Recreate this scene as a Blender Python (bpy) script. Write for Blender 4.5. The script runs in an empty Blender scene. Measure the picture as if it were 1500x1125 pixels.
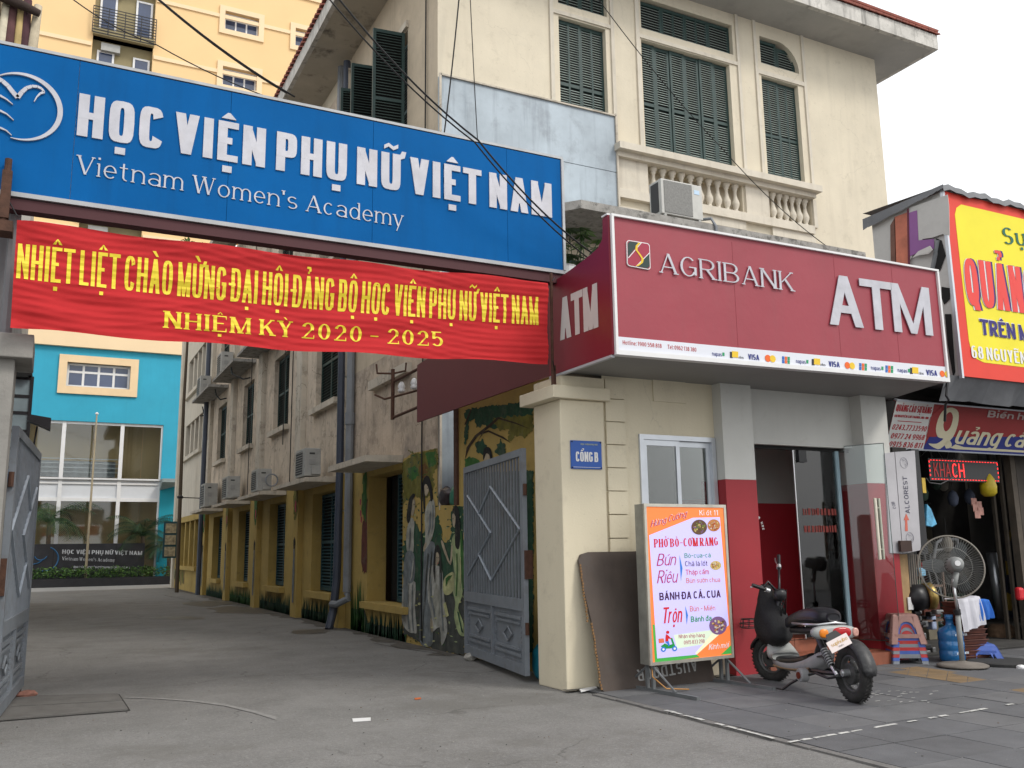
import bpy, math, random, unicodedata
from mathutils import Vector, Matrix
random.seed(7)
SC = bpy.context.scene
COL = SC.collection
# ---------------------------------------------------------------- camera
F = 1331.0
_Y = Vector((-688, -253, -F)).normalized()
_X = Vector((2650, -203, -F)); _X = (_X - _Y * _X.dot(_Y)).normalized()
_Z = _X.cross(_Y)
RC = Matrix((_X, _Y, _Z))            # world = RC @ camera vector
CAM = Vector((0, 0, 1.55))
cd = bpy.data.cameras.new('camera'); cam = bpy.data.objects.new('camera', cd); COL.objects.link(cam)
cam.matrix_world = Matrix.Translation(CAM) @ RC.to_4x4()
cd.sensor_fit = 'HORIZONTAL'; cd.sensor_width = 36; cd.lens = 36 * F / 1500; cd.clip_end = 600; cd.clip_start = .1
SC.camera = cam
# ---------------------------------------------------------------- sky, sun, exposure
W = bpy.data.worlds.new('World'); SC.world = W; W.use_nodes = True
nt = W.node_tree; bg = nt.nodes['Background']
sky = nt.nodes.new('ShaderNodeTexSky'); sky.sky_type = 'NISHITA'; sky.sun_disc = False
SUN_EL, SUN_AZ = 46, 148          # azimuth: compass style, 180 = from -Y
sky.sun_elevation = math.radians(SUN_EL); sky.sun_rotation = math.radians(SUN_AZ)
sky.dust_density = 4; sky.air_density = 1.6
hs = nt.nodes.new('ShaderNodeHueSaturation'); hs.inputs['Saturation'].default_value = .22
mx = nt.nodes.new('ShaderNodeMixRGB'); mx.inputs[0].default_value = .6
mx.inputs[2].default_value = (15.5, 15.7, 16.0, 1)      # even cloud cover, same units as the sky texture
nt.links.new(sky.outputs[0], hs.inputs['Color']); nt.links.new(hs.outputs[0], mx.inputs[1]); nt.links.new(mx.outputs[0], bg.inputs[0])
bg.inputs[1].default_value = .1
sd = bpy.data.lights.new('sun', 'SUN'); sd.energy = 1.3; sd.angle = math.radians(14); sd.color = (1, .95, .87)
so = bpy.data.objects.new('sun', sd); COL.objects.link(so)
_az, _el = math.radians(SUN_AZ), math.radians(SUN_EL)
sdir = Vector((math.sin(_az) * math.cos(_el), math.cos(_az) * math.cos(_el), math.sin(_el)))
so.rotation_euler = sdir.to_track_quat('Z', 'Y').to_euler(); so.location = (0, 0, 60)
SC.view_settings.view_transform = 'Standard'; SC.view_settings.look = 'None'; SC.view_settings.gamma = 1
SC.view_settings.exposure = 0.25
SC.cycles.max_bounces = 6; SC.cycles.transparent_max_bounces = 12
try: SC.cycles.use_denoising = True
except Exception: pass
# ---------------------------------------------------------------- helpers
def at(px, py, ax, v):
    """point of the real plane ax = v seen at photo pixel (px, py)"""
    d = RC @ Vector((px - 750, -(py - 562.5), -F)); i = 'xyz'.index(ax)
    return CAM + d * ((v - CAM[i]) / d[i])
def lin(c):
    return tuple(((x / 255) / 12.92 if x / 255 < .04045 else ((x / 255 + .055) / 1.055) ** 2.4) for x in c) + (1,)
MATS = {}
def mat(name, col, rough=.7, var=.12, scale=2.0, bump=.0, bscale=60, metal=0, streak=0, scol=(.05, .045, .04), blot=0, bcol=(.1, .09, .08), bsc=.9, spec=.4, emit=0, grain=0):
    if name in MATS: return MATS[name]
    m = bpy.data.materials.new(name); m.use_nodes = True; MATS[name] = m
    n = m.node_tree; L = n.links.new; b = n.nodes['Principled BSDF']
    b.inputs['Roughness'].default_value = rough; b.inputs['Metallic'].default_value = metal
    b.inputs['Specular IOR Level'].default_value = spec
    c = tuple(col[:3]) + (1,)
    geo = n.nodes.new('ShaderNodeNewGeometry')
    def noise(sc, det=6, vec=None, rgh=.6):
        t = n.nodes.new('ShaderNodeTexNoise'); t.inputs['Scale'].default_value = sc; t.inputs['Detail'].default_value = det; t.inputs['Roughness'].default_value = rgh
        L(vec or geo.outputs['Position'], t.inputs['Vector']); return t.outputs['Fac']
    def ramp(f, a, bb):
        r = n.nodes.new('ShaderNodeMapRange'); r.inputs[1].default_value = a; r.inputs[2].default_value = bb; L(f, r.inputs[0]); return r.outputs[0]
    def mix(fac, c1, c2, k=1.0):
        x = n.nodes.new('ShaderNodeMix'); x.data_type = 'RGBA'
        if k != 1.0:
            mm = n.nodes.new('ShaderNodeMath'); mm.operation = 'MULTIPLY'; mm.inputs[1].default_value = k; L(fac, mm.inputs[0]); fac = mm.outputs[0]
        L(fac, x.inputs[0])
        for s, cc in ((6, c1), (7, c2)):
            if isinstance(cc, tuple): x.inputs[s].default_value = cc
            else: L(cc, x.inputs[s])
        return x.outputs[2]
    cur = c
    if var: cur = mix(ramp(noise(scale), .3, .7), tuple(v * (1 - var) for v in c[:3]) + (1,), tuple(min(1, v * (1 + var)) for v in c[:3]) + (1,))
    if blot: cur = mix(ramp(noise(bsc, 8, rgh=.7), .52, .64), cur, tuple(bcol) + (1,), blot)
    if streak:
        mp = n.nodes.new('ShaderNodeMapping'); mp.inputs['Scale'].default_value = (5, 5, .35); L(geo.outputs['Position'], mp.inputs[0])
        cur = mix(ramp(noise(1.0, 7, mp.outputs[0], .65), .52, .75), cur, tuple(scol) + (1,), streak)
    if grain: cur = mix(ramp(noise(120, 2), .45, .62), cur, tuple(v * .55 for v in c[:3]) + (1,), grain)
    if isinstance(cur, tuple): b.inputs['Base Color'].default_value = cur
    else: L(cur, b.inputs['Base Color'])
    if bump:
        bn = n.nodes.new('ShaderNodeBump'); bn.inputs['Strength'].default_value = bump; bn.inputs['Distance'].default_value = .02
        L(noise(bscale, 8), bn.inputs['Height']); L(bn.outputs[0], b.inputs['Normal'])
    if emit: b.inputs['Emission Color'].default_value = c; b.inputs['Emission Strength'].default_value = emit
    return m
def glass(name, tint=(.88, .92, .92), refl=.12):
    if name in MATS: return MATS[name]
    m = bpy.data.materials.new(name); m.use_nodes = True; MATS[name] = m; n = m.node_tree; n.nodes.clear()
    o = n.nodes.new('ShaderNodeOutputMaterial'); t = n.nodes.new('ShaderNodeBsdfTransparent'); t.inputs[0].default_value = tint + (1,)
    g = n.nodes.new('ShaderNodeBsdfGlossy'); g.inputs['Roughness'].default_value = .03; fr = n.nodes.new('ShaderNodeFresnel'); fr.inputs[0].default_value = 1.5
    ad = n.nodes.new('ShaderNodeMath'); ad.operation = 'ADD'; ad.inputs[1].default_value = refl * .3; n.links.new(fr.outputs[0], ad.inputs[0])
    x = n.nodes.new('ShaderNodeMixShader'); n.links.new(ad.outputs[0], x.inputs[0]); n.links.new(t.outputs[0], x.inputs[1]); n.links.new(g.outputs[0], x.inputs[2]); n.links.new(x.outputs[0], o.inputs[0])
    return m
class MB:
    def __init__(s): s.v = []; s.f = []; s.m = []; s.mi = 0
    def add(s, vs, fs, M=None):
        k = len(s.v)
        s.v += [tuple(M @ Vector(p)) if M else tuple(p) for p in vs]
        s.f += [tuple(k + i for i in f) for f in fs]; s.m += [s.mi] * len(fs); return s
    def box(s, x0, x1, y0, y1, z0, z1, M=None):
        return s.add([(x, y, z) for z in (z0, z1) for y in (y0, y1) for x in (x0, x1)], [(0, 2, 3, 1), (4, 5, 7, 6), (0, 1, 5, 4), (2, 6, 7, 3), (0, 4, 6, 2), (1, 3, 7, 5)], M)
    def hexa(s, b, t):   # two quads (bottom, top) -> solid
        return s.add(list(b) + list(t), [(3, 2, 1, 0), (4, 5, 6, 7)] + [(i, (i + 1) % 4, 4 + (i + 1) % 4, 4 + i) for i in range(4)])
    def quad(s, *p): return s.add(p, [tuple(range(len(p)))])
    def prism(s, poly, d):  # polygon (3D points) extruded by vector d
        n = len(poly); d = Vector(d); p = [Vector(q) for q in poly]
        return s.add(p + [q + d for q in p], [tuple(range(n))[::-1], tuple(range(n, 2 * n))] + [(i, (i + 1) % n, n + (i + 1) % n, n + i) for i in range(n)])
    def tube(s, pts, r, n=8, cap=True):
        pts = [Vector(p) for p in pts]; rs = r if isinstance(r, (list, tuple)) else [r] * len(pts); k = len(s.v); up = None
        for i, p in enumerate(pts):
            t = (pts[min(i + 1, len(pts) - 1)] - pts[max(i - 1, 0)]).normalized()
            if up is None: up = Vector((0, 0, 1)) if abs(t.z) < .9 else Vector((1, 0, 0))
            a = t.cross(up).normalized(); b = a.cross(t).normalized(); up = b
            for j in range(n):
                q = p + (a * math.cos(2 * math.pi * j / n) + b * math.sin(2 * math.pi * j / n)) * rs[i]; s.v.append(tuple(q))
        for i in range(len(pts) - 1):
            for j in range(n):
                s.f.append((k + i * n + j, k + i * n + (j + 1) % n, k + (i + 1) * n + (j + 1) % n, k + (i + 1) * n + j)); s.m.append(s.mi)
        if cap:
            s.f.append(tuple(k + j for j in range(n))[::-1]); s.f.append(tuple(k + (len(pts) - 1) * n + j for j in range(n))); s.m += [s.mi] * 2
        return s
    def lathe(s, prof, c, n=16, M=None):   # profile [(r, z)]
        k = len(s.v); vs = []
        for r, z in prof:
            for j in range(n):
                q = Vector((r * math.cos(2 * math.pi * j / n), r * math.sin(2 * math.pi * j / n), z))
                q = (M @ q if M else q) + Vector(c); vs.append(tuple(q))
        fs = [(i * n + j, i * n + (j + 1) % n, (i + 1) * n + (j + 1) % n, (i + 1) * n + j) for i in range(len(prof) - 1) for j in range(n)]
        fs += [tuple(range(n))[::-1], tuple((len(prof) - 1) * n + j for j in range(n))]
        return s.add(vs, fs)
    def torus(s, c, R, r, axis=(0, 0, 1), n=28, m=8, a0=0, a1=360, prof=None):
        q = Vector((0, 0, 1)).rotation_difference(Vector(axis)).to_matrix(); c = Vector(c); full = a1 - a0 >= 360
        k = n if full else n + 1; vs = []
        for i in range(k):
            a = math.radians(a0 + (a1 - a0) * i / n)
            for j in range(m):
                b = 2 * math.pi * j / m; pr = (r, r) if not prof else prof
                vs.append(tuple(q @ Vector(((R + pr[0] * math.cos(b)) * math.cos(a), (R + pr[0] * math.cos(b)) * math.sin(a), pr[1] * math.sin(b))) + c))
        fs = [(i * m + j, ((i + 1) % k) * m + j, ((i + 1) % k) * m + (j + 1) % m, i * m + (j + 1) % m) for i in range(n) for j in range(m)]
        return s.add(vs, fs)
    def disc(s, c, R, axis, d=.01, n=24):
        q = Vector((0, 0, 1)).rotation_difference(Vector(axis)).to_matrix().to_4x4()
        return s.lathe([(R, -d / 2), (R, d / 2)], c, n, q)
    def mesh(s, name, mats, smooth=False):
        me = bpy.data.meshes.new(name); me.from_pydata(s.v, [], s.f)
        for m in (mats if isinstance(mats, (list, tuple)) else [mats]): me.materials.append(m)
        if len(me.materials) > 1: me.polygons.foreach_set('material_index', s.m)
        if smooth: me.polygons.foreach_set('use_smooth', [True] * len(me.polygons)); 
        me.update(); return me
    def build(s, name, mats, parent=None, smooth=False, bevel=0, sub=0, label=None):
        return link(name, s.mesh(name, mats, smooth), parent, bevel=bevel, sub=sub, label=label)
def link(name, me, parent=None, loc=None, rot=None, bevel=0, sub=0, label=None):
    o = bpy.data.objects.new(name, me); COL.objects.link(o)
    if loc is not None: o.location = loc
    if rot is not None: o.rotation_euler = rot
    if parent is not None:
        o.parent = parent; w = parent.get('_w')
        o.matrix_parent_inverse = Matrix.Translation(-Vector(w)) if w is not None else Matrix.Identity(4)
    if bevel: b = o.modifiers.new('bevel', 'BEVEL'); b.width = bevel; b.segments = 2; b.limit_method = 'ANGLE'
    if sub: b = o.modifiers.new('sub', 'SUBSURF'); b.levels = sub; b.render_levels = sub
    if label: o['label'] = label
    return o
def thing(name, label, cat, loc=(0, 0, 0), group=None):
    o = bpy.data.objects.new(name, None); COL.objects.link(o); o.location = loc; o['_w'] = tuple(loc); o.empty_display_size = .2
    return tag(o, label, cat, group)
def tag(o, label, cat, group=None):
    o['label'] = label; o['category'] = cat
    if group: o['group'] = group
    return o
def struct(o, kind='structure'): o['kind'] = kind; return o
def copy_tree(o, parent=None):
    c = o.copy(); COL.objects.link(c)
    if parent is not None: c.parent = parent
    for ch in list(o.children): copy_tree(ch, c)
    return c
def grid_wall(mb, fr, x0, x1, z0, z1, holes, reveal=.18, back=None):
    """front skin of a wall in frame fr(lx, depth, z), with reveals round every hole"""
    xs = sorted({x0, x1} | {h[0] for h in holes} | {h[1] for h in holes}); zs = sorted({z0, z1} | {h[2] for h in holes} | {h[3] for h in holes})
    xs = [x for x in xs if x0 <= x <= x1]; zs = [z for z in zs if z0 <= z <= z1]
    for a, b in zip(xs, xs[1:]):
        for c, d in zip(zs, zs[1:]):
            mx_, mz = (a + b) / 2, (c + d) / 2
            if not any(h[0] < mx_ < h[1] and h[2] < mz < h[3] for h in holes):
                mb.quad(fr(a, 0, c), fr(b, 0, c), fr(b, 0, d), fr(a, 0, d))
    for a, b, c, d in [h[:4] for h in holes]:
        r = reveal
        mb.quad(fr(a, 0, c), fr(a, 0, d), fr(a, r, d), fr(a, r, c)); mb.quad(fr(b, 0, d), fr(b, 0, c), fr(b, r, c), fr(b, r, d))
        mb.quad(fr(a, 0, d), fr(b, 0, d), fr(b, r, d), fr(a, r, d)); mb.quad(fr(b, 0, c), fr(a, 0, c), fr(a, r, c), fr(b, r, c))
    return mb
def front(Y): return lambda x, d, z: Vector((x, Y + d, z))             # faces -Y, local x = world x
def side(X): return lambda x, d, z: Vector((X + d, x, z))              # faces -X, local x = world y
def fbox(mb, fr, x0, x1, d0, d1, z0, z1):
    return mb.hexa([fr(x0, d0, z0), fr(x1, d0, z0), fr(x1, d1, z0), fr(x0, d1, z0)], [fr(x0, d0, z1), fr(x1, d0, z1), fr(x1, d1, z1), fr(x0, d1, z1)])
# ---------------------------------------------------------------- lettering: strokes drawn as real shapes
G = {
'A': (.72, 'D0 0 .5 1;D1 0 .5 1;H.3 .2 .8'), 'B': (.66, 'V0 0 1;H1 0 .5;E.5 .75 .42 .25 90 -90;H.5 0 .5;E.5 .25 .5 .25 90 -90;H0 0 .5'),
'C': (.64, 'E.5 .5 .5 .5 45 315'), 'D': (.68, 'V0 0 1;H1 0 .45;E.45 .5 .55 .5 90 -90;H0 0 .45'), 'E': (.56, 'V0 0 1;H1 0 1;H.52 0 .88;H0 0 1'),
'F': (.54, 'V0 0 1;H1 0 1;H.52 0 .85'), 'G': (.68, 'E.5 .5 .5 .5 45 330;V1 .1 .5;H.48 .55 1'), 'H': (.68, 'V0 0 1;V1 0 1;H.5 0 1'), 'I': (.0, 'V.5 0 1'),
'J': (.5, 'V1 .3 1;E.5 .3 .5 .3 180 360'), 'K': (.66, 'V0 0 1;D.1 .4 .95 1;D1 0 .38 .6'), 'L': (.52, 'V0 0 1;H0 0 1'),
'M': (.95, 'V0 0 1;V1 0 1;D.02 1 .5 0;D.98 1 .5 0'), 'N': (.7, 'V0 0 1;V1 0 1;D0 1 1 0'), 'O': (.68, 'E.5 .5 .5 .5 0 360'),
'P': (.62, 'V0 0 1;H1 0 .5;E.5 .72 .5 .28 90 -90;H.44 0 .5'), 'Q': (.7, 'E.5 .5 .5 .5 0 360;D.6 .28 1 -.08'), 'R': (.66, 'V0 0 1;H1 0 .5;E.5 .74 .46 .26 90 -90;H.48 0 .5;D.45 .48 1 0'),
'S': (.6, 'E.5 .74 .48 .26 35 270;E.5 .25 .5 .25 90 -145'), 'T': (.6, 'H1 -.1 1.1;V.5 0 1'), 'U': (.68, 'V0 .38 1;V1 .38 1;E.5 .38 .5 .38 180 360'),
'V': (.68, 'D0 1 .5 0;D1 1 .5 0'), 'W': (1.0, 'D0 1 .25 0;D.5 1 .25 0;D.5 1 .75 0;D1 1 .75 0'), 'X': (.66, 'D0 0 1 1;D0 1 1 0'), 'Y': (.66, 'D0 1 .5 .42;D1 1 .5 .42;V.5 0 .5'), 'Z': (.6, 'H1 0 1;H0 0 1;D0 0 1 1'),
'a': (.5, 'V1 0 .7;E.5 .7 .5 .3 0 150;E.5 .27 .5 .27 0 360'), 'b': (.5, 'V0 0 1.42;E.5 .5 .5 .5 0 360'), 'c': (.46, 'E.5 .5 .5 .5 45 315'), 'd': (.5, 'V1 0 1.42;E.5 .5 .5 .5 0 360'),
'e': (.5, 'E.5 .5 .5 .5 0 315;H.5 0 1'), 'f': (.3, 'V.35 0 1.15;E.85 1.15 .5 .28 90 180;H1 -.1 .9'), 'g': (.5, 'E.5 .5 .5 .5 0 360;V1 -.1 1;E.5 -.1 .5 .32 210 360'),
'h': (.5, 'V0 0 1.42;E.5 .6 .5 .4 0 180;V1 0 .6'), 'i': (.0, 'V.5 0 1;O.5 1.3'), 'k': (.48, 'V0 0 1.42;D.1 .35 .95 1;D1 0 .4 .55'), 'l': (.0, 'V.5 0 1.42'),
'm': (.84, 'V0 0 1;E.25 .65 .25 .35 0 180;V.5 0 .65;E.75 .65 .25 .35 0 180;V1 0 .65'), 'n': (.5, 'V0 0 1;E.5 .6 .5 .4 0 180;V1 0 .6'), 'o': (.52, 'E.5 .5 .5 .5 0 360'),
'p': (.5, 'V0 -.42 1;E.5 .5 .5 .5 0 360'), 'q': (.5, 'V1 -.42 1;E.5 .5 .5 .5 0 360'), 'r': (.34, 'V0 0 1;E.7 .5 .7 .5 70 175'), 's': (.44, 'E.5 .74 .48 .26 35 270;E.5 .25 .5 .25 90 -145'),
't': (.3, 'V.35 .2 1.3;H1 -.1 .95;E.85 .25 .5 .25 180 275'), 'u': (.5, 'V0 .4 1;V1 0 1;E.5 .4 .5 .4 180 360'), 'v': (.48, 'D0 1 .5 0;D1 1 .5 0'), 'w': (.76, 'D0 1 .25 0;D.5 1 .25 0;D.5 1 .75 0;D1 1 .75 0'),
'x': (.48, 'D0 0 1 1;D0 1 1 0'), 'y': (.48, 'D0 1 .5 0;D1 1 .3 -.42'), 'z': (.44, 'H1 0 1;H0 0 1;D0 0 1 1'),
'0': (.58, 'E.5 .5 .5 .5 0 360'), '1': (.3, 'V.7 0 1;D.0 .78 .7 1'), '2': (.58, 'E.5 .7 .48 .3 165 -30;D.02 .04 .92 .6;H0 0 1'), '3': (.56, 'E.45 .74 .45 .26 140 -90;E.45 .26 .5 .26 90 -140'),
'4': (.6, 'V.74 0 1;H.25 0 1.05;D0 .25 .7 1'), '5': (.58, 'H1 .05 .95;V.05 .5 1;E.45 .32 .53 .32 130 -145'), '6': (.58, 'E.5 .3 .5 .3 0 360;E.5 .5 .5 .5 55 190'), '7': (.54, 'H1 0 1;D.25 0 1 1'),
'8': (.58, 'E.5 .75 .43 .25 0 360;E.5 .26 .5 .26 0 360'), '9': (.58, 'E.5 .7 .5 .3 0 360;E.5 .5 .5 .5 10 -125'),
'.': (.0, 'O.5 .0'), ',': (.0, 'O.5 .0'), ':': (.0, 'O.5 .0;O.5 .6'), '-': (.34, 'H.45 0 1'), "'": (.0, 'V.5 .75 1'), '*': (.2, 'O.5 .45'),
}
LOW = set('abcdefghijklmnopqrstuvwxyz')
def glyph(ch, P):
    """list of polygons (x, y) for one character in units of cap height; returns polys, advance"""
    wv, wh, sx, n, serif = P['wv'], P['wh'], P['sx'], P.get('n', 2.4), P.get('serif', 0)
    dec = unicodedata.normalize('NFD', ch); base = dec[0]; acc = dec[1:]
    bar = base in 'Đđ'
    if bar: base = 'D' if base == 'Đ' else 'd'
    if base == ' ': return [], .34 * sx
    gw, code = G.get(base, G['o'] if base.islower() else G['O'])
    if not code: return [], .3 * sx
    low = base in LOW; Ht = .72 if low else 1.0; Wd = gw * sx + wv; k = .8 if low else 1; w_, h_ = wv * k if low else wv, wh
    polys = []
    X = lambda x: w_ / 2 + x * (Wd - w_); Yc = lambda y: h_ / 2 + y * (Ht - h_)
    arcid = 0
    for c in code.split(';'):
        arcid += 1
        a = [float(v) for v in c[1:].split()]; t = c[0]
        if t == 'V':
            x = X(a[0]); y0, y1 = a[1] * Ht, a[2] * Ht; polys.append([(x - w_ / 2, y0), (x + w_ / 2, y0), (x + w_ / 2, y1), (x - w_ / 2, y1)])
            if serif:
                for yy, e in ((a[1], 1), (a[2], -1)):
                    if (yy in (0, -.42)) or (yy in (1, 1.42)):
                        y = yy * Ht; polys.append([(x - w_ / 2 - serif, y), (x + w_ / 2 + serif * (0 if (low and e < 0) else 1), y), (x + w_ / 2, y + e * wh * 1.0), (x - w_ / 2 - serif, y + e * wh)][::1 if e > 0 else -1])
        elif t == 'H':
            y = Yc(a[0]); polys.append([(X(a[1]) - (w_ / 2 if a[1] <= 0 else 0), y - h_ / 2), (X(a[2]) + (w_ / 2 if a[2] >= 1 else 0), y - h_ / 2), (X(a[2]) + (w_ / 2 if a[2] >= 1 else 0), y + h_ / 2), (X(a[1]) - (w_ / 2 if a[1] <= 0 else 0), y + h_ / 2)])
            if serif and not low and a[0] in (0, 1) and a[2] >= 1: 
                x = X(a[2]) + w_ / 2; e = 1 if a[0] == 0 else -1; polys.append([(x - wh, y), (x, y), (x, y + e * .2), (x - wh * .4, y + e * .2)][::e])
        elif t == 'D':
            x0, y0, x1, y1 = X(a[0]), a[1] * Ht, X(a[2]), a[3] * Ht; ln = math.hypot(x1 - x0, y1 - y0)
            thick = w_ if (not serif or (x1 - x0) * (y1 - y0) < 0) else max(wh, w_ * .45)
            if not serif and base in 'MNW': thick *= .74
            hx = thick * .5 * min(1.6, ln / max(.05, abs(y1 - y0)))
            p = [(x0 - hx, y0), (x0 + hx, y0), (x1 + hx, y1), (x1 - hx, y1)]; polys.append(p if y1 > y0 else p[::-1])
            if serif:
                for xx, yy in ((x0, a[1]), (x1, a[3])):
                    if yy in (0, 1) and 0 <= (yy) and not (base in 'VWvwy' and yy == 0) and not (base in 'AMNR' and yy == 1 and base != 'N'):
                        e = 1 if yy == 0 else -1; y = yy * Ht; polys.append([(xx - hx - serif, y), (xx + hx + serif, y), (xx + hx + serif, y + e * wh), (xx - hx - serif, y + e * wh)][::e])
        elif t == 'E':
            cx_, cy_, rx, ry, a0, a1 = a
            if n > 2.9 and base in 'CGce': a0 = 22 if a0 == 45 else a0; a1 = {315: 338, 330: 345}.get(a1, a1)
            m = max(4, int(abs(a1 - a0) / 18)); cxx = X(cx_); rxx = rx * (Wd - w_); cyy = Yc(cy_); ryy = ry * (Ht - h_)
            pr = None
            for i in range(m + 1):
                th = math.radians(a0 + (a1 - a0) * i / m); co, si = math.cos(th), math.sin(th)
                ax, ay = math.copysign(abs(co) ** (2 / n), co), math.copysign(abs(si) ** (2 / n), si)
                o_ = (cxx + (rxx + w_ / 2) * ax, cyy + (ryy + h_ / 2) * ay); i_ = (cxx + max(.0, rxx - w_ / 2) * ax, cyy + max(0., ryy - h_ / 2) * ay)
                if pr: q = [pr[1], pr[0], o_, i_]; polys.append(('arc', q if a1 > a0 else q[::-1], len(polys) and arcid + .3))
                pr = (o_, i_)
        elif t == 'O':
            x, y = Wd / 2, a[1] * Ht; r = max(w_, wh) * .62; polys.append([(x - r, y), (x + r, y), (x + r, y + 2 * r), (x - r, y + 2 * r)])
    xc, top = Wd / 2, (Ht if low else 1.0)
    t_ = max(wh, wv * .42) * .8; g = .07; s = .16 if not low else .13; ty = top + g
    if base == 'i' and acc: polys = polys[:-1]
    hasc = '\u0302' in acc or '\u0306' in acc
    if bar: polys.append([(-.1 if not low else Wd * .5, .5 - t_ / 2 + (.37 if low else 0)), (Wd * (.42 if not low else 1.2), .5 - t_ / 2 + (.37 if low else 0)), (Wd * (.42 if not low else 1.2), .5 + t_ / 2 + (.37 if low else 0)), (-.1 if not low else Wd * .5, .5 + t_ / 2 + (.37 if low else 0))])
    for c in acc:
        if c == '\u0302':
            polys.append([(xc - s, ty), (xc - s + t_ * 1.4, ty), (xc + t_ * .2, ty + s * .95), (xc - t_ * .2, ty + s * .95)]); polys.append([(xc + s - t_ * 1.4, ty), (xc + s, ty), (xc + t_ * .2, ty + s * .95), (xc - t_ * .2, ty + s * .95)])
        elif c == '\u0300' or c == '\u0301':
            e = -1 if c == '\u0300' else 1; dx = (s * .9 if hasc else 0); y = ty + (s * .55 if hasc else 0)
            polys.append([(xc + dx - e * .06 - t_ * .6, y), (xc + dx - e * .06 + t_ * .6, y), (xc + dx + e * .07 + t_ * .8, y + s), (xc + dx + e * .07 - t_ * .8, y + s)])
        elif c == '\u0309':
            dx = (s * 1.0 if hasc else 0); y = ty + (s * .4 if hasc else 0)
            polys.append([(xc + dx - t_ / 2, y), (xc + dx + t_ / 2, y), (xc + dx + t_ / 2, y + s * .4), (xc + dx - t_ / 2, y + s * .4)])
            polys.append([(xc + dx + t_ * .1, y + s * .35), (xc + dx + t_ * 1.2, y + s * .5), (xc + dx + t_ * 1.2, y + s), (xc + dx + t_ * .1, y + s)]); polys.append([(xc + dx - t_ * 1.1, y + s * .9), (xc + dx + t_ * 1.2, y + s * .9), (xc + dx + t_ * .9, y + s * 1.3), (xc + dx - t_ * 1.1, y + s * 1.3)])
        elif c == '\u0303':
            y = ty + .02
            for x0, y0, x1, y1 in ((-s * 1.1, 0, -s * .4, .08), (-s * .4, .08, s * .35, 0), (s * .35, 0, s * 1.1, .08)): polys.append([(xc + x0, y + y0), (xc + x1, y + y1), (xc + x1, y + y1 + t_ * .8), (xc + x0, y + y0 + t_ * .8)])
        elif c == '\u0323': r = max(wv, wh) * .5; y = -.12; polys.append([(xc - r, y - 1.6 * r), (xc + r, y - 1.6 * r), (xc + r, y), (xc - r, y)])
        elif c == '\u031b': polys.append([(Wd - w_ * .4, top - t_ * 1.3), (Wd + .1, top - t_ * .6), (Wd + .14, top + .1), (Wd + .03, top + .1)])
        elif c == '\u0306': polys.append([(xc - s, ty + .08), (xc, ty), (xc + s, ty + .08), (xc, ty + t_)])
    return polys, Wd
SANS = dict(wv=.2, wh=.17, sx=.6, n=3.0, gap=.09); COND = dict(wv=.2, wh=.13, sx=.42, n=3.4, gap=.07); LITE = dict(wv=.12, wh=.11, sx=.75, n=2.3, gap=.13)
SERIF = dict(wv=.14, wh=.05, sx=1.0, n=2.0, serif=.07, gap=.2); SERIFB = dict(wv=.2, wh=.07, sx=.95, n=2.0, serif=.07, gap=.2)
LSER = dict(wv=.11, wh=.05, sx=1.0, n=2.0, serif=.06, gap=.17)
def text(s, P, p0, p1, top, N, m, depth=0.0, lift=.004, name='lettering', parent=None, each=False, shear=0, warp=None, per=None, tilt=False):
    """p0, p1: ends of the baseline (world), top: a point at cap height above p0, N: outward normal"""
    p0, p1, top, N = Vector(p0), Vector(p1), Vector(top), Vector(N).normalized()
    U = (p1 - p0); Ln = U.length; U.normalize(); Vv = top - p0; Hh = Vv.length; Vv.normalize()
    if abs(top.z - p0.z) > .6 * Hh and N.z < .1 and N.z > -.1 and not tilt and top.z > p0.z: Hh = top.z - p0.z; Vv = Vector((0, 0, 1))
    x = 0; out = []
    for ch in s:
        pl, adv = glyph(ch, P); out.append((ch, pl, x)); x += adv + (P['gap'] if ch != ' ' else 0)
    total = x - P['gap']; kx = Ln / total; groups = []; cur = MB()
    for ch, pl, x0 in out:
        li = 0
        for q in pl:
            if isinstance(q, tuple): dz = .00023 * q[2]; q = q[1]
            else: li += 1; dz = .00035 * li
            pts = []
            for (a, b) in q:
                w = p0 + U * ((x0 + a + shear * b) * kx) + Vv * (b * Hh)
                w = w + N * (lift + dz + depth)
                if warp: w = warp(w)
                pts.append(w)
            if depth: cur.prism(pts, -N * (depth + dz + lift * .5))
            else: cur.quad(*pts)
        if each and pl: groups.append(cur); cur = MB()
    if each:
        for gmb in groups: gmb.build('letter', m, parent)
        return
    return cur.build(name, m, parent)
def rawtext(mb, s, P, p0, p1, top, N, lift=.004, shear=0):
    p0, p1, top, N = Vector(p0), Vector(p1), Vector(top), Vector(N).normalized(); U = p1 - p0; Ln = U.length; U.normalize(); Vv = top - p0; Hh = Vv.length; Vv.normalize(); x = 0; out = []
    for ch in s:
        pl, adv = glyph(ch, P); out.append((pl, x)); x += adv + (P['gap'] if ch != ' ' else 0)
    kx = Ln / (x - P['gap'])
    for pl, x0 in out:
        li = 0
        for q in pl:
            dz = 0
            if isinstance(q, tuple): dz = .00023 * q[2]; q = q[1]
            else: li += 1; dz = .0003 * li
            mb.quad(*[p0 + U * ((x0 + a + shear * b) * kx) + Vv * (b * Hh) + N * (lift + dz) for a, b in q])
    return mb
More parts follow.
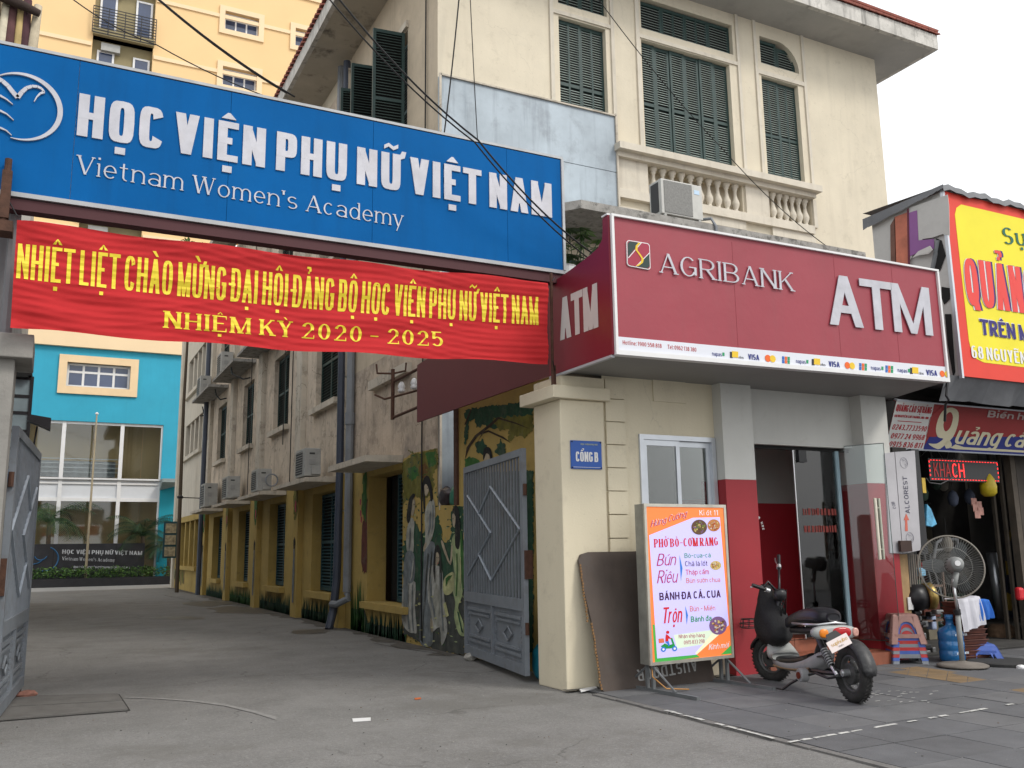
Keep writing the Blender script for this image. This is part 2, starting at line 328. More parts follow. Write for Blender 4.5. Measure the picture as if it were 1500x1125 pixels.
# ---------------------------------------------------------------- materials
slabm = [mat('slab_grey_a', (.11, .112, .119), .85, .16, 3, .3, 60, grain=.3), mat('slab_grey_b', (.128, .129, .134), .85, .16, 3, .3, 60, grain=.3), mat('slab_grey_c', (.1, .101, .107), .85, .16, 3, .3, 60, grain=.3)]
ochre = mat('tactile_ochre', (.2, .135, .07), .85, .2, 5, .3, 80, blot=.5, bcol=(.11, .1, .09), bsc=3)
whitep = mat('worn_white_paint', (.5, .5, .48), .8, .2, 8, .2, 90, blot=.6, bcol=(.14, .14, .145), bsc=9)
cream = mat('cream_plaster', (.64, .575, .45), .85, .06, 1.2, .12, 30, streak=.22, scol=(.4, .35, .27), blot=.12, bcol=(.5, .46, .38), bsc=2)
creamk = mat('yellow_cream_plaster', (.65, .585, .44), .85, .05, 1.5, .12, 40, streak=.12, scol=(.42, .36, .25), blot=.1, bcol=(.5, .45, .34), bsc=3)
oldw = mat('weathered_plaster', (.56, .475, .375), .9, .15, 1.5, .25, 25, streak=.55, scol=(.2, .165, .13), blot=.45, bcol=(.3, .255, .21), bsc=1.6)
peel = mat('peeling_plaster', (.47, .385, .3), .92, .2, 1.6, .4, 18, streak=.6, scol=(.16, .13, .11), blot=.75, bcol=(.24, .205, .175), bsc=1.4)
trimw = mat('pale_trim_plaster', (.6, .55, .46), .85, .08, 2, .1, 30, streak=.45, scol=(.3, .26, .21))
oldtrim = mat('grey_trim_plaster', (.52, .47, .39), .9, .12, 3, .2, 30, streak=.5, scol=(.15, .13, .11))
soffit = mat('mouldy_soffit', (.44, .4, .33), .9, .15, 1, .2, 30, blot=.8, bcol=(.06, .056, .05), bsc=.9)
soffitf = mat('grey_soffit', (.4, .39, .37), .9, .1, 1, .15, 30, blot=.3, bcol=(.25, .24, .23), bsc=1.2)
fascia = mat('stained_fascia', (.55, .53, .49), .9, .15, 3, .2, 40, streak=.85, scol=(.05, .048, .045), blot=.3, bcol=(.1, .1, .09), bsc=5)
mossy = mat('mossy_concrete', (.3, .29, .27), .95, .25, 5, .4, 40, blot=.7, bcol=(.05, .05, .045), bsc=6)
tilem = mat('red_roof_tile', (.22, .06, .04), .8, .3, 6, .2, 40, blot=.5, bcol=(.06, .035, .03), bsc=4)
green = mat('dark_green_shutter', (.016, .042, .038), .5, .2, 6, .05, 40, blot=.15, bcol=(.05, .08, .07), bsc=9)
slatm = mat('pale_green_slat', (.3, .36, .33), .55, .15, 10, 0)  # paler slat colour for the front windows
slatd = mat('dark_green_slat', (.035, .06, .052), .6, .2, 10, 0)
teal = mat('teal_shutter', (.014, .06, .075), .5, .2, 6, 0)
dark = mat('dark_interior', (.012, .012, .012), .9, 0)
yellow = mat('mural_yellow', (.4, .285, .085), .85, .12, 1.6, .2, 30, streak=.35, scol=(.28, .2, .07), blot=.2, bcol=(.3, .25, .1), bsc=2.5)
sheetm = mat('pale_blue_sheet', (.33, .385, .43), .5, .22, .9, .12, 6, metal=.1, streak=.6, scol=(.14, .16, .185), blot=.45, bcol=(.2, .225, .25), bsc=1.6)
steel = mat('blue_grey_gate_paint', (.175, .195, .22), .5, .12, 4, .1, 50, blot=.25, bcol=(.1, .075, .06), bsc=5)
rust = mat('rusty_steel', (.075, .035, .022), .85, .3, 12, .3, 60)
pvcg = mat('grey_pvc', (.2, .215, .235), .5, .1, 3, blot=.3, bcol=(.1, .1, .1), bsc=4); pvcd = mat('dark_blue_pipe', (.045, .055, .08), .5, .15, 3)
acm = mat('grey_ac_casing', (.36, .36, .34), .6, .1, 5, blot=.25, bcol=(.2, .2, .19), bsc=6); acd = mat('ac_grille', (.05, .05, .05), .6, .1)
alum = mat('aluminium_frame', (.55, .58, .62), .35, .06, 5, metal=.5)
white = mat('white_frame', (.7, .7, .7), .5, .04, 5)
chrome = mat('steel_trim', (.6, .61, .62), .3, .05, 8, metal=.8)
red = mat('red_wall_paint', (.3, .02, .028), .55, .1, 1.5, .05, 50, blot=.08, bcol=(.2, .03, .03), bsc=3)
greyw = mat('grey_wall_paint', (.55, .55, .52), .8, .05, 1.5, .08, 50, streak=.1, scol=(.35, .34, .33))
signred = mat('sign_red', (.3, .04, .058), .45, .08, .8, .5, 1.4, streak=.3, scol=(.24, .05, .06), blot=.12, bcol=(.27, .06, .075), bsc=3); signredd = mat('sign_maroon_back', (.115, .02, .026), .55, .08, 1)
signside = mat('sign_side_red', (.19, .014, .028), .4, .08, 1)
blue = mat('sign_blue', (.002, .098, .31), .6, .1, .9, .4, 1.3, streak=.4, scol=(.004, .065, .2), spec=.06, blot=.12, bcol=(.01, .115, .29), bsc=3)
letterm = mat('brushed_letter', (.46, .46, .5), .4, .12, 5, metal=.15, blot=.2, bcol=(.45, .42, .4), bsc=4)
black = mat('black_rubber', (.012, .012, .013), .7, .2, 8, .2, 60); blackp = mat('black_plastic', (.014, .014, .016), .38, .15, 8)
gl = glass('window_glass'); gld = mat('dark_window_glass', (.014, .017, .02), .06, .3, .6, spec=.9)
wire = mat('cable', (.01, .01, .01), .6, 0)
leafm = [mat('leaf_dark', (.022, .06, .012), .55, .3, 9), mat('leaf_mid', (.05, .12, .02), .5, .3, 9), mat('leaf_light', (.1, .2, .035), .5, .3, 9)]
# ---------------------------------------------------------------- ground
conc = mat('concrete_ground', (.185, .181, .175), .9, .2, 1.3, .5, 60, blot=.4, bcol=(.13, .126, .118), bsc=.5, grain=.4)
def add_detail(m, layers):
    n = m.node_tree; L = n.links.new; bs = n.nodes['Principled BSDF']; src = bs.inputs['Base Color'].links[0].from_socket; geo = n.nodes.new('ShaderNodeNewGeometry')
    for kind, sc, lo, hi, col, k in layers:
        mp = n.nodes.new('ShaderNodeMapping'); L(geo.outputs['Position'], mp.inputs[0])
        if kind == 'crack':
            w_ = n.nodes.new('ShaderNodeTexNoise'); w_.inputs['Scale'].default_value = 2.5; w_.inputs['Detail'].default_value = 6; L(geo.outputs['Position'], w_.inputs['Vector'])
            ad = n.nodes.new('ShaderNodeVectorMath'); ad.operation = 'MULTIPLY_ADD'; ad.inputs[1].default_value = (.55, .55, .55); L(w_.outputs['Color'], ad.inputs[0]); L(geo.outputs['Position'], ad.inputs[2])
            t = n.nodes.new('ShaderNodeTexVoronoi'); t.feature = 'DISTANCE_TO_EDGE'; t.inputs['Scale'].default_value = sc; L(ad.outputs[0], t.inputs['Vector']); f = t.outputs['Distance']
        elif kind == 'stone': t = n.nodes.new('ShaderNodeTexVoronoi'); t.inputs['Scale'].default_value = sc; L(geo.outputs['Position'], t.inputs['Vector']); f = t.outputs['Distance']
        else:
            t = n.nodes.new('ShaderNodeTexNoise'); t.inputs['Scale'].default_value = sc; t.inputs['Detail'].default_value = 9; t.inputs['Roughness'].default_value = .72
            if kind == 'drag': mp.inputs['Scale'].default_value = (1, .25, 1); mp.inputs['Rotation'].default_value = (0, 0, .4)
            L(mp.outputs[0], t.inputs['Vector']); f = t.outputs['Fac']
        r_ = n.nodes.new('ShaderNodeMapRange'); r_.inputs[1].default_value = lo; r_.inputs[2].default_value = hi; L(f, r_.inputs[0]); mu2 = n.nodes.new('ShaderNodeMath'); mu2.operation = 'MULTIPLY'; mu2.inputs[1].default_value = k; L(r_.outputs[0], mu2.inputs[0])
        fac = mu2.outputs[0]
        if kind == 'crack':   # cracks only here and there
            g2 = n.nodes.new('ShaderNodeTexNoise'); g2.inputs['Scale'].default_value = .45; L(geo.outputs['Position'], g2.inputs['Vector']); r2 = n.nodes.new('ShaderNodeMapRange'); r2.inputs[1].default_value = .5; r2.inputs[2].default_value = .58; L(g2.outputs['Fac'], r2.inputs[0]); m3 = n.nodes.new('ShaderNodeMath'); m3.operation = 'MULTIPLY'; L(fac, m3.inputs[0]); L(r2.outputs[0], m3.inputs[1]); fac = m3.outputs[0]
        x = n.nodes.new('ShaderNodeMix'); x.data_type = 'RGBA'; L(fac, x.inputs[0]); L(src, x.inputs[6]); x.inputs[7].default_value = tuple(col) + (1,); src = x.outputs[2]
    L(src, bs.inputs['Base Color'])
add_detail(conc, [('noise', 9, .5, .72, (.11, .107, .1), .55), ('noise', 26, .5, .64, (.26, .256, .247), .6), ('noise', 55, .52, .62, (.085, .083, .079), .6), ('noise', 110, .55, .62, (.3, .295, .28), .5), ('drag', .9, .52, .7, (.22, .217, .21), .5), ('noise', .35, .54, .6, (.125, .12, .11), .5), ('crack', .42, .008, .0, (.07, .067, .062), .7)])
for m_ in (cream, creamk, trimw): add_detail(m_, [('noise', 3.5, .56, .7, (.42, .37, .28), .35), ('noise', 22, .62, .7, (.3, .26, .2), .5), ('crack', .6, .004, .0, (.3, .26, .2), .4), ('noise', 60, .66, .72, (.2, .17, .14), .6)])
for m_ in (oldw, peel, oldtrim): add_detail(m_, [('noise', 2.2, .54, .6, (.2, .165, .13), .45), ('noise', 9, .58, .64, (.62, .54, .44), .45), ('crack', .9, .01, .0, (.09, .075, .06), .7), ('noise', 40, .6, .68, (.12, .1, .08), .5)])
for m_ in (yellow,): add_detail(m_, [('noise', 4, .56, .66, (.22, .17, .07), .5), ('noise', 25, .6, .68, (.45, .4, .3), .4)])
for m_ in (red, greyw): add_detail(m_, [('noise', 5, .58, .7, tuple(v * .7 for v in (.3, .05, .05)) if m_ is red else (.42, .41, .38), .35), ('noise', 45, .66, .7, (.35, .2, .18), .4)])
g = MB().quad((-90, -40, 0), (110, -40, 0), (110, 160, 0), (-90, 160, 0)).build('ground', conc); struct(g)
# alley end: pale concrete apron in front of the academy
struct(MB().quad((-12, 47, .004), (22, 47, .004), (22, 56, .004), (-12, 56, .004)).build('road', mat('pale_concrete', (.3, .295, .285), .9, .1, .6, .2, 50, blot=.3, bcol=(.2, .2, .19))))
pav = struct(MB().quad((5.42, -6, .006), (30, -6, .006), (30, 9.3, .006), (5.42, 9.3, .006)).build('pavement', mat('pavement_joint', (.035, .034, .033), .95, .2, 8, .2, 80)))
sm = []
for k in range(3):
    b = MB(); b.box(0, .588, 0, .588, 0, .012); me = b.mesh('paving_slab', slabm[k]); sm.append(me)
for i in range(15):
    for j in range(12):
        x = 5.45 + i * .6; y = 8.95 - (j + 1) * .6 - (0.3 if i % 2 and False else 0)
        if math.hypot(x, y) < 3.6 or y < 1.8: continue
        link('paving_slab', random.choice(sm), pav, loc=(x, y, .004 + random.random() * .006), rot=(random.uniform(-.004, .004), random.uniform(-.004, .004), 0))
b = MB()
for i in range(30):
    for j in range(40):
        x = 5.45 + i * .6; y = 8.95 - (j + 1) * .6
        if (i < 15 and j < 12 and not (math.hypot(x, y) < 3.6 or y < 1.8)) or y < -5 : continue
        b.box(x, x + .588, y, y + .588, .006, .016)
o = b.build('far_paving_slabs', slabm[0], pav); o['kind'] = 'stuff'
# ochre tactile strip along the shops, butted pieces
ts = MB(); a0, a1, b0, b1 = at(1284, 968, 'z', .02), at(1500, 998, 'z', .02), at(1278, 981, 'z', .02), at(1500, 1014, 'z', .02)
for i in range(12):
    t0, t1 = i / 12 * 1.6, (i + .97) / 12 * 1.6; ts.quad(b0.lerp(b1, t0), b0.lerp(b1, t1), a0.lerp(a1, t1), a0.lerp(a1, t0))
tag(struct(ts.build('tactile_strip', ochre)), 'ochre tactile paving strip running past the shop fronts', 'paving strip')
tm = MB(); rnd = random.Random(3)
db = MB()
for _ in range(900):
    x, y = rnd.uniform(-1, 12), rnd.uniform(2.5, 20); s = rnd.uniform(.002, .009); a = rnd.uniform(0, 3.14)
    if x > 5.6 and y > 8.9: continue
    db.mi = rnd.randrange(3); c_, s_ = math.cos(a) * s, math.sin(a) * s; h_ = .02 if x > 5.4 else .004; db.prism([(x - c_, y - s_, h_), (x + s_ * .7, y - c_ * .7, h_), (x + c_, y + s_, h_), (x - s_ * .6, y + c_ * .6, h_)], (0, 0, s * .5))
o = db.build('grit', [mat('grit_dark', (.08, .077, .072), .9, 0), mat('grit_pale', (.36, .35, .32), .9, 0), mat('grit_brown', (.14, .09, .05), .9, 0)]); o['kind'] = 'stuff'; tag(o, 'scattered grit and small litter on the concrete and paving', 'grit')
gg = MB(); pv = None
for i in range(120):       # grimy gutter along the foot of the alley wall
    y = 13 + i * .29; w_ = rnd.uniform(.12, .5); x_ = 5.72 - w_
    if pv: gg.quad((5.75, pv[0], .0044), (pv[1], pv[0], .0044), (x_, y, .0044), (5.75, y, .0044))
    pv = (y, x_)
struct(gg.build('gutter_dirt', mat('gutter_dirt', (.085, .078, .068), .9, .4, 5, .4, 50)))
gg = MB(); pv = None
for i in range(60):
    x = 5.2 + i * .05; w_ = rnd.uniform(.02, .09)
    if pv: gg.quad((pv[0], 9.07, .0262), (x, 9.07, .0262), (x, 9.03 - w_, .0262), (pv[0], pv[1], .0262))
    pv = (x, 9.03 - w_)
struct(gg.build('gutter_dirt', MATS['gutter_dirt']))
def dash(p, q, w, n, keep=.75):
    p, q = Vector(p), Vector(q); d = (q - p); u = d.normalized(); nn = Vector((-u.y, u.x, 0))
    for i in range(n):
        if rnd.random() > keep: continue
        a = p + d * (i / n); c = p + d * ((i + rnd.uniform(.7, 1.02)) / n); w0 = w * rnd.uniform(.5, 1)
        tm.quad(a - nn * w0 / 2, a + nn * w0 * rnd.uniform(.3, .5), (a + c) / 2 + nn * w0 * .55, c + nn * w0 * rnd.uniform(.3, .5), c - nn * w0 / 2, (a + c) / 2 - nn * w0 * .4)
z_ = .0245
dash(at(975, 1040, 'z', z_), at(1155, 1087, 'z', z_), .06, 11, .85)
dash(at(1155, 1087, 'z', z_), at(1500, 1028, 'z', z_), .05, 22, .8)
for _ in range(26):
    p = at(1270 + rnd.random() * 120, 1012 + rnd.random() * 18, 'z', z_); dash(p, p + Vector((rnd.uniform(.03, .1), rnd.uniform(-.02, .02), 0)), .02, 1, 1)
struct(tm.build('painted_line', whitep))
# kerb edge between concrete and slabs: broken edge
kb = MB()
for i in range(20):
    y = 8.7 - i * .45; kb.box(5.36 + rnd.uniform(-.01, .01), 5.44, y - .44, y, -.02, .014 + rnd.random() * .006)
struct(kb.build('kerb', mat('worn_kerb', (.14, .135, .13), .9, .2, 6, .4, 50)))
# manhole-like patched concrete slabs by the left gate
pc = MB()
p = [at(*q, 'z', .004) for q in ((18, 1021), (172, 1017), (188, 1041), (-20, 1058))]; pm = mat('patch_concrete', (.13, .125, .118), .9, .2, 5, .4, 60)
def strip(q0, q1, r0, r1): return MB().prism([q0, q1, r1, r0], (0, 0, .014))
patch = thing('drain_cover', 'cracked concrete drain cover slabs set in the ground beside the left gate', 'drain cover', p[0])
for k in range(2):
    A, B, Cc, D = p[0].lerp(p[3], k * .5 + .01), p[1].lerp(p[2], k * .5 + .01), p[1].lerp(p[2], k * .5 + .48), p[0].lerp(p[3], k * .5 + .48)
    strip(A, B, D, Cc).build('cover_slab', pm, patch)
e = MB(); 
for q0, q1 in ((0, 1), (1, 2), (2, 3)):
    a, c = p[q0], p[q1]; dd = (c - a).normalized(); nn = Vector((-dd.y, dd.x, 0)) * .022; e.quad(a - nn, c - nn, c + nn, a + nn)
e.build('joint', mat('joint_dark', (.025, .024, .022), .95, 0), patch)
# cracks, stains, scuffs and litter on the concrete
b = MB()
def crack(mb, pts, w=.012, z=.0045):
    q = [at(x, y, 'z', z) for x, y in pts]
    for a, c in zip(q, q[1:]):
        d = (c - a); n_ = max(2, int(d.length / .15)); nn = Vector((-d.y, d.x, 0)).normalized(); pr = a
        for i in range(1, n_ + 1):
            nx = a + d * (i / n_) + nn * rnd.uniform(-.015, .015) * (i < n_); ww = w * rnd.uniform(.3, 1.2); mb.quad(pr - nn * ww, nx - nn * ww, nx + nn * ww, pr + nn * ww); pr = nx
crack(b, [(640, 982), (700, 986), (745, 980)]); crack(b, [(545, 942), (600, 951), (640, 957), (660, 962)]); crack(b, [(240, 872), (300, 883), (330, 880)], .02); crack(b, [(400, 990), (520, 984), (620, 975)], .004)
struct(b.build('ground_crack', MATS['joint_dark']))
b = MB(); 
def blob(mb, cx, cy, rx, ry, z=.003, n=18, seed=0, ax='z', v=None):
    r = random.Random(seed); pts = []
    for i in range(n):
        a = 2 * math.pi * i / n; k = r.uniform(.75, 1.15); pts.append(at(cx + rx * k * math.cos(a), cy + ry * k * math.sin(a), ax, z if v is None else v))
    mb.quad(*pts)
blob(b, 370, 893, 70, 6, seed=1, z=.0048); blob(b, 305, 884, 40, 4, seed=2, z=.0052); blob(b, 455, 925, 30, 4, seed=4, z=.005); blob(b, 260, 905, 40, 2.5, seed=5, z=.0046)
struct(b.build('damp_stain', mat('damp', (.1, .093, .084), .45, .25, 3, .2, 60)))
b = MB(); q0 = [(180, 1021), (230, 1022), (280, 1025), (330, 1031), (370, 1040), (405, 1050)]; 
for i, (a, c) in enumerate(zip(q0, q0[1:])):
    w0, w1 = 1 + i * .7, 1 + (i + 1) * .7; b.quad(*[at(x, y, 'z', .0055) for x, y in ((a[0], a[1]), (a[0], a[1] + w0), (c[0], c[1] + w1), (c[0], c[1]))])
struct(b.build('chalky_scuff', mat('chalk', (.225, .22, .212), .9, .2, 12, blot=.5, bcol=(.18, .176, .17), bsc=9)))
tag(MB().prism([at(*q, 'z', .004) for q in ((516, 1053), (543, 1051.5), (543, 1056), (517, 1057.5))], (0, 0, .004)).build('paper_strip', white), 'white paper strip lying on the concrete in front of the gateway', 'litter')
tag(MB().prism([at(*q, 'z', .004) for q in ((607, 1023), (616, 1022), (617, 1024), (608, 1025))], (0, 0, .004)).build('orange_scrap', mat('orange_scrap', (.5, .12, .03), .7)), 'tiny orange scrap on the concrete in front of the gateway', 'litter')
tag(MB().prism([at(*q, 'z', .02) for q in ((849, 1011), (873, 1006), (875, 1009), (851, 1014))], (0, 0, .012)).build('white_offcut', white), 'white flat offcut lying at the foot of the brown board', 'litter')
# ---------------------------------------------------------------- louvred shutter builder (local frame fr, depth grows into the wall)
def shutter(parent, fr, x0, x1, z0, z1, d, cols=1, split=.42, m=green, sm_=slatm, pitch=.05, each=False, name='shutter', thick=.05, joined=None):
    b = MB(); st = .055 if (x1 - x0) / cols > .3 else .04; rows = [(z0, z0 + (z1 - z0) * split), (z0 + (z1 - z0) * split, z1)] if split else [(z0, z1)]
    for x in (x0, x1 - st): fbox(b, fr, x, x + st, d, d + thick, z0, z1)
    zz = sorted({r[0] for r in rows} | {z1}); w = (x1 - x0 - st) / cols
    for i in range(1, cols): fbox(b, fr, x0 + i * w, x0 + i * w + st, d, d + thick, z0, z1)
    for i in range(cols):
        xa, xb = x0 + i * w + st, x0 + (i + 1) * w
        for z in zz: za = z0 if z == z0 else (z - .07 if z == z1 else z - .035); fbox(b, fr, xa, xb, d + .004, d + thick - .004, za, za + .07)
    o = b.build(name, m, parent); s = MB() if not each else None
    base = None
    for i in range(cols):
        xa, xb = x0 + i * w + st, x0 + (i + 1) * w
        for (ra, rb) in rows:
            z = ra + .08; 
            while z < rb - .08:
                bot = [fr(xa, d + .002, z), fr(xb, d + .002, z), fr(xb, d + .034, z + .024), fr(xa, d + .034, z + .024)]; t = [p_ + Vector((0, 0, .009)) for p_ in bot]
                if each:
                    c = fr(xa, d, z)
                    if base is None or base[1] != round(xb - xa, 3): mb = MB(); mb.hexa([p_ - c for p_ in bot], [p_ - c for p_ in t]); base = (mb.mesh('slat', sm_), round(xb - xa, 3))
                    link('slat', base[0], o, loc=c)
                else: s.hexa(bot, t)
                z += pitch
    if not each: s.build('slats', sm_, o)['kind'] = 'stuff'
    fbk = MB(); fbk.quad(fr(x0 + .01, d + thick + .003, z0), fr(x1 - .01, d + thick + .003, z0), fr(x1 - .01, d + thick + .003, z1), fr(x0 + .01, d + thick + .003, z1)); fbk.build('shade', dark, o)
    return o
# ================================================================ main cream building
FY = 13.88; X0, X1 = 5.7, 17.0; fr = front(FY); sd_ = side(X0)
mb_ = thing('villa', 'old cream two storey villa with green louvred shutters and wide eaves above the bank kiosk', 'building', (X0, FY, 0))
holes = [(8.23, 9.31, 9.42, 11.75), (8.23, 9.36, 12.03, 12.7), (10.17, 12.47, 9.43, 11.76), (10.19, 12.6, 12.02, 12.72), (13.36, 14.43, 9.43, 11.72), (10.2, 12.6, 8.38, 9.02), (13.33, 14.55, 8.38, 9.02), (13.38, 14.5, 12.03, 12.68)]
w = MB(); grid_wall(w, fr, X0, X1, 0, 13.0, holes, .28)
w.quad((X1, FY, 0), (X1, 22, 0), (X1, 22, 13), (X1, FY, 13)); w.quad((6.4, 21.6, 0), (X1, 21.6, 0), (X1, 21.6, 13), (6.4, 21.6, 13)); w.quad((X0, 19.25, 12.6), (6.4, 19.25, 12.6), (6.4, 19.25, 13), (X0, 19.25, 13)); w.quad((X0, 19.25, 12.6), (X0, 22.5, 12.6), (X0, 22.5, 13), (X0, 19.25, 13))
for h in (holes[5], holes[6]): w.quad(fr(h[0], .28, h[2]), fr(h[1], .28, h[2]), fr(h[1], .28, h[3]), fr(h[0], .28, h[3]))
w.build('wall', cream, mb_)
# side wall, weathered upper, peeling around the corner (part of the same villa)
sh = [(15.42, 16.9, 8.9, 11.65), (18.0, 19.1, 8.9, 11.65)]
w = MB(); grid_wall(w, sd_, FY, 19.2, 5.3, 13.0, [(15.42, 16.9, 8.9, 11.65), (18.0, 19.1, 8.9, 11.65)], .25); w.build('side_wall', mat('tan_plaster', (.5, .42, .31), .88, .12, 1.4, .2, 25, streak=.45, scol=(.26, .21, .16), blot=.3, bcol=(.33, .28, .22), bsc=1.5), mb_)
w = MB(); grid_wall(w, sd_, FY, 19.2, 3.2, 5.3, [], .2); w.build('peeling_wall', peel, mb_)
w = MB(); grid_wall(w, sd_, FY, 19.2, 0, 3.2, [(15.52, 17.5, .6, 3.02)], .38); w.build('painted_wall', yellow, mb_)
fbox(MB(), sd_, 15.52, 17.5, .5, .52, .6, 3.02).build('doorway_back', dark, mb_)
shutter(mb_, sd_, 15.56, 16.62, .62, 3.0, .3, 1, .5, teal, teal, .07)
b = MB(); fbox(b, sd_, 15.15, 17.6, -.12, .0, .48, .6); b.build('sill', yellow, mb_)
b = MB(); b.hexa([(4.98, 15.5, 3.13), (5.7, 15.5, 3.13), (5.7, 17.9, 3.13), (4.98, 17.9, 3.13)], [(4.98, 15.5, 3.24), (5.7, 15.5, 3.26), (5.7, 17.9, 3.26), (4.98, 17.9, 3.24)]); b.build('awning_slab', oldtrim, mb_)
# bracket ledge
b = MB(); fbox(b, sd_, 15.1, 17.25, -.12, 0, 4.72, 4.9); b.build('stone_ledge', oldtrim, mb_)
# side windows: upper, with open shutters
for (a, c, z0, z1) in sh:
    b = MB(); fbox(b, sd_, a - .05, c + .05, -.06, 0, z1 + .02, z1 + .16); b.build('lintel', oldtrim, mb_)
    fbox(MB(), sd_, a, c, .24, .26, z0, z1).build('window_back', gld, mb_)
def sh_open(hy, z0, z1, wdt, ang):     # a shutter leaf swung out from hinge on the side wall
    ca, sa = math.cos(ang), math.sin(ang)
    f2 = lambda x, d, z: Vector((X0 - x * sa - d * ca, hy + x * ca * 1 - d * sa * -1 * 0, z)) + Vector((0, d * 0, 0))
    return f2
f2 = sh_open(15.42, 9.55, 12.3, .7, math.radians(100)); shutter(mb_, lambda x, d, z: Vector((X0 - .03 - x, 15.5 + x * .12 + d * .9, z)), 0, .62, 8.95, 11.6, 0, 1, .45, green, slatd, .06)
shutter(mb_, lambda x, d, z: Vector((X0 - .03 - x * .98, 16.95 + x * .15 + d, z)), 0, .62, 8.95, 11.62, 0, 1, .45, green, slatd, .06)
shutter(mb_, lambda x, d, z: Vector((X0 - .03 - x * .95, 18.0 + x * .2 + d, z)), 0, .55, 8.95, 11.6, 0, 1, .45, green, slatd, .06)
shutter(mb_, sd_, 15.44, 16.1, 8.95, 11.6, .14, 1, .45, green, slatd, .06)
# front windows
WN = [(holes[0], 4, 2), (holes[2], 6, 3), (holes[4], 4, 2)]
for k, (h, cols, lv) in enumerate(WN):
    x0, x1, z0, z1 = h[:4]; wd = (x1 - x0) / cols
    n_ = 6 if k == 1 else 2; ww = (x1 - x0) / n_
    for i in range(n_):
        shutter(mb_, fr, x0 + i * ww + .004, x0 + (i + 1) * ww - .004, z0 + .01, z1 - .01, .09 + (.02 if i % 2 else 0), 1 if k == 1 else 2, .42, each=(k == 1), pitch=.052)
for h, n_ in ((holes[1], 2), (holes[3], 4)):
    x0, x1, z0, z1 = h[:4]; ww = (x1 - x0) / n_
    for i in range(n_): shutter(mb_, fr, x0 + i * ww, x0 + (i + 1) * ww - .006, z0 + .0, z1 - .02, .1, 1 if n_ == 4 and i in (0, 3) else 2, 0, name='transom_shutter', pitch=.06)
# right transom with rounded right shoulder
x0, x1, z0, z1 = holes[7][:4]
shutter(mb_, fr, x0, x0 + .56, z0, z1 - .02, .1, 1, 0, name='transom_shutter', pitch=.06)
shutter(mb_, fr, x0 + .57, x1 - .02, z0, z1 - .1, .1, 1, 0, name='transom_shutter', pitch=.06)
b = MB(); pts = [fr(x1, -.003, z1), fr(x1 - .62, -.003, z1)] + [fr(x1 - .62 + .62 * math.sin(a), -.003, z1 - .62 + .62 * math.cos(a)) for a in [math.radians(t) for t in range(9, 91, 9)]]
pts = [fr(x1 + .01, -.003, z1 + .01)] + pts[1:]; b.prism(pts, (0, .29, 0)); b.build('arch_corner', cream, mb_)
# mouldings round the windows: raised bands
b = MB()
def band(x0, x1, z0, z1, p=.05): fbox(b, fr, x0, x1, -p, .0, z0, z1)
for x0, x1 in ((9.42, 9.5), (10.03, 10.12), (12.68, 12.76), (13.18, 13.26), (14.6, 14.68), (8.02, 8.1)): band(x0, x1, 9.26, 13.0, .035)
band(10.12, 12.68, 11.78, 11.86, .03); band(13.26, 14.6, 11.74, 11.84, .03); band(8.1, 9.42, 11.78, 11.86, .03)
b.build('window_moulding', trimw, mb_)
b = MB(); band(9.35, 14.62, 9.12, 9.26, .3); band(9.4, 14.56, 9.02, 9.12, .16); b.build('balcony_rail', trimw, mb_)
b = MB(); band(9.4, 14.5, 8.2, 8.38, .12); band(9.42, 9.98, 7.9, 8.02, .1); band(10.2, 12.6, 8.02, 8.2, .06); band(13.33, 14.55, 8.02, 8.2, .06); band(9.45, 14.5, 7.35, 7.6, .05); b.build('balcony_plinth', trimw, mb_)
b = MB(); 
for x0, x1 in ((9.4, 10.15), (12.65, 13.28), (14.56, 14.66)): fbox(MB(), fr, x0, x1, -.06, 0, 8.38, 9.02).build('balcony_post', trimw, mb_)
b = MB(); prof = [(.07, 0), (.07, .05), (.045, .07), (.05, .1), (.085, .19), (.085, .24), (.05, .34), (.035, .44), (.04, .5), (.06, .53), (.05, .55), (.085, .58), (.085, .64)]; b.lathe(prof, (0, 0, 0), 12); bal = b.mesh('baluster', trimw, True)
for k, (x0, x1, n_) in enumerate(((10.24, 12.56, 10), (13.38, 14.5, 6))):
    for i in range(n_): link('baluster', bal, mb_, loc=(x0 + (x1 - x0) * (i + .5) / n_, FY + .05, 8.385))
# ground level window under the slab (behind the plants)
fbox(MB(), fr, 7.6, 9.4, -.02, 0, 4.4, 6.9).build('window_surround', cream, mb_)
shutter(mb_, fr, 7.7, 9.3, 4.5, 6.8, -.08, 3, .42, green, slatd, .06)
# slab canopy over the kiosk
b = MB(); b.prism([(7.52, 13.87, 7.2), (7.45, 12.7, 7.2), (7.7, 12.4, 7.2), (14.4, 12.4, 7.2), (14.4, 13.87, 7.2)], (0, 0, .15)); b.build('slab_canopy', mossy, mb_)
# metal sheet screen
b = MB(); b.box(5.71, 7.44, 13.78, 13.86, 2.0, 8.68); b.box(7.45, 9.38, 13.78, 13.86, 7.36, 8.68); b.build('sheet_screen', sheetm, mb_)
b = MB(); b.box(5.7, 9.4, 13.775, 13.86, 8.69, 9.85); b.build('sheet_screen', sheetm, mb_)
b = MB(); b.box(5.68, 5.72, 13.74, 13.77, 2.2, 9.88); b.box(9.38, 9.42, 13.74, 13.87, 7.36, 9.9); b.box(5.7, 9.4, 13.74, 13.77, 9.84, 9.87); b.build('sheet_edge', oldtrim, mb_)
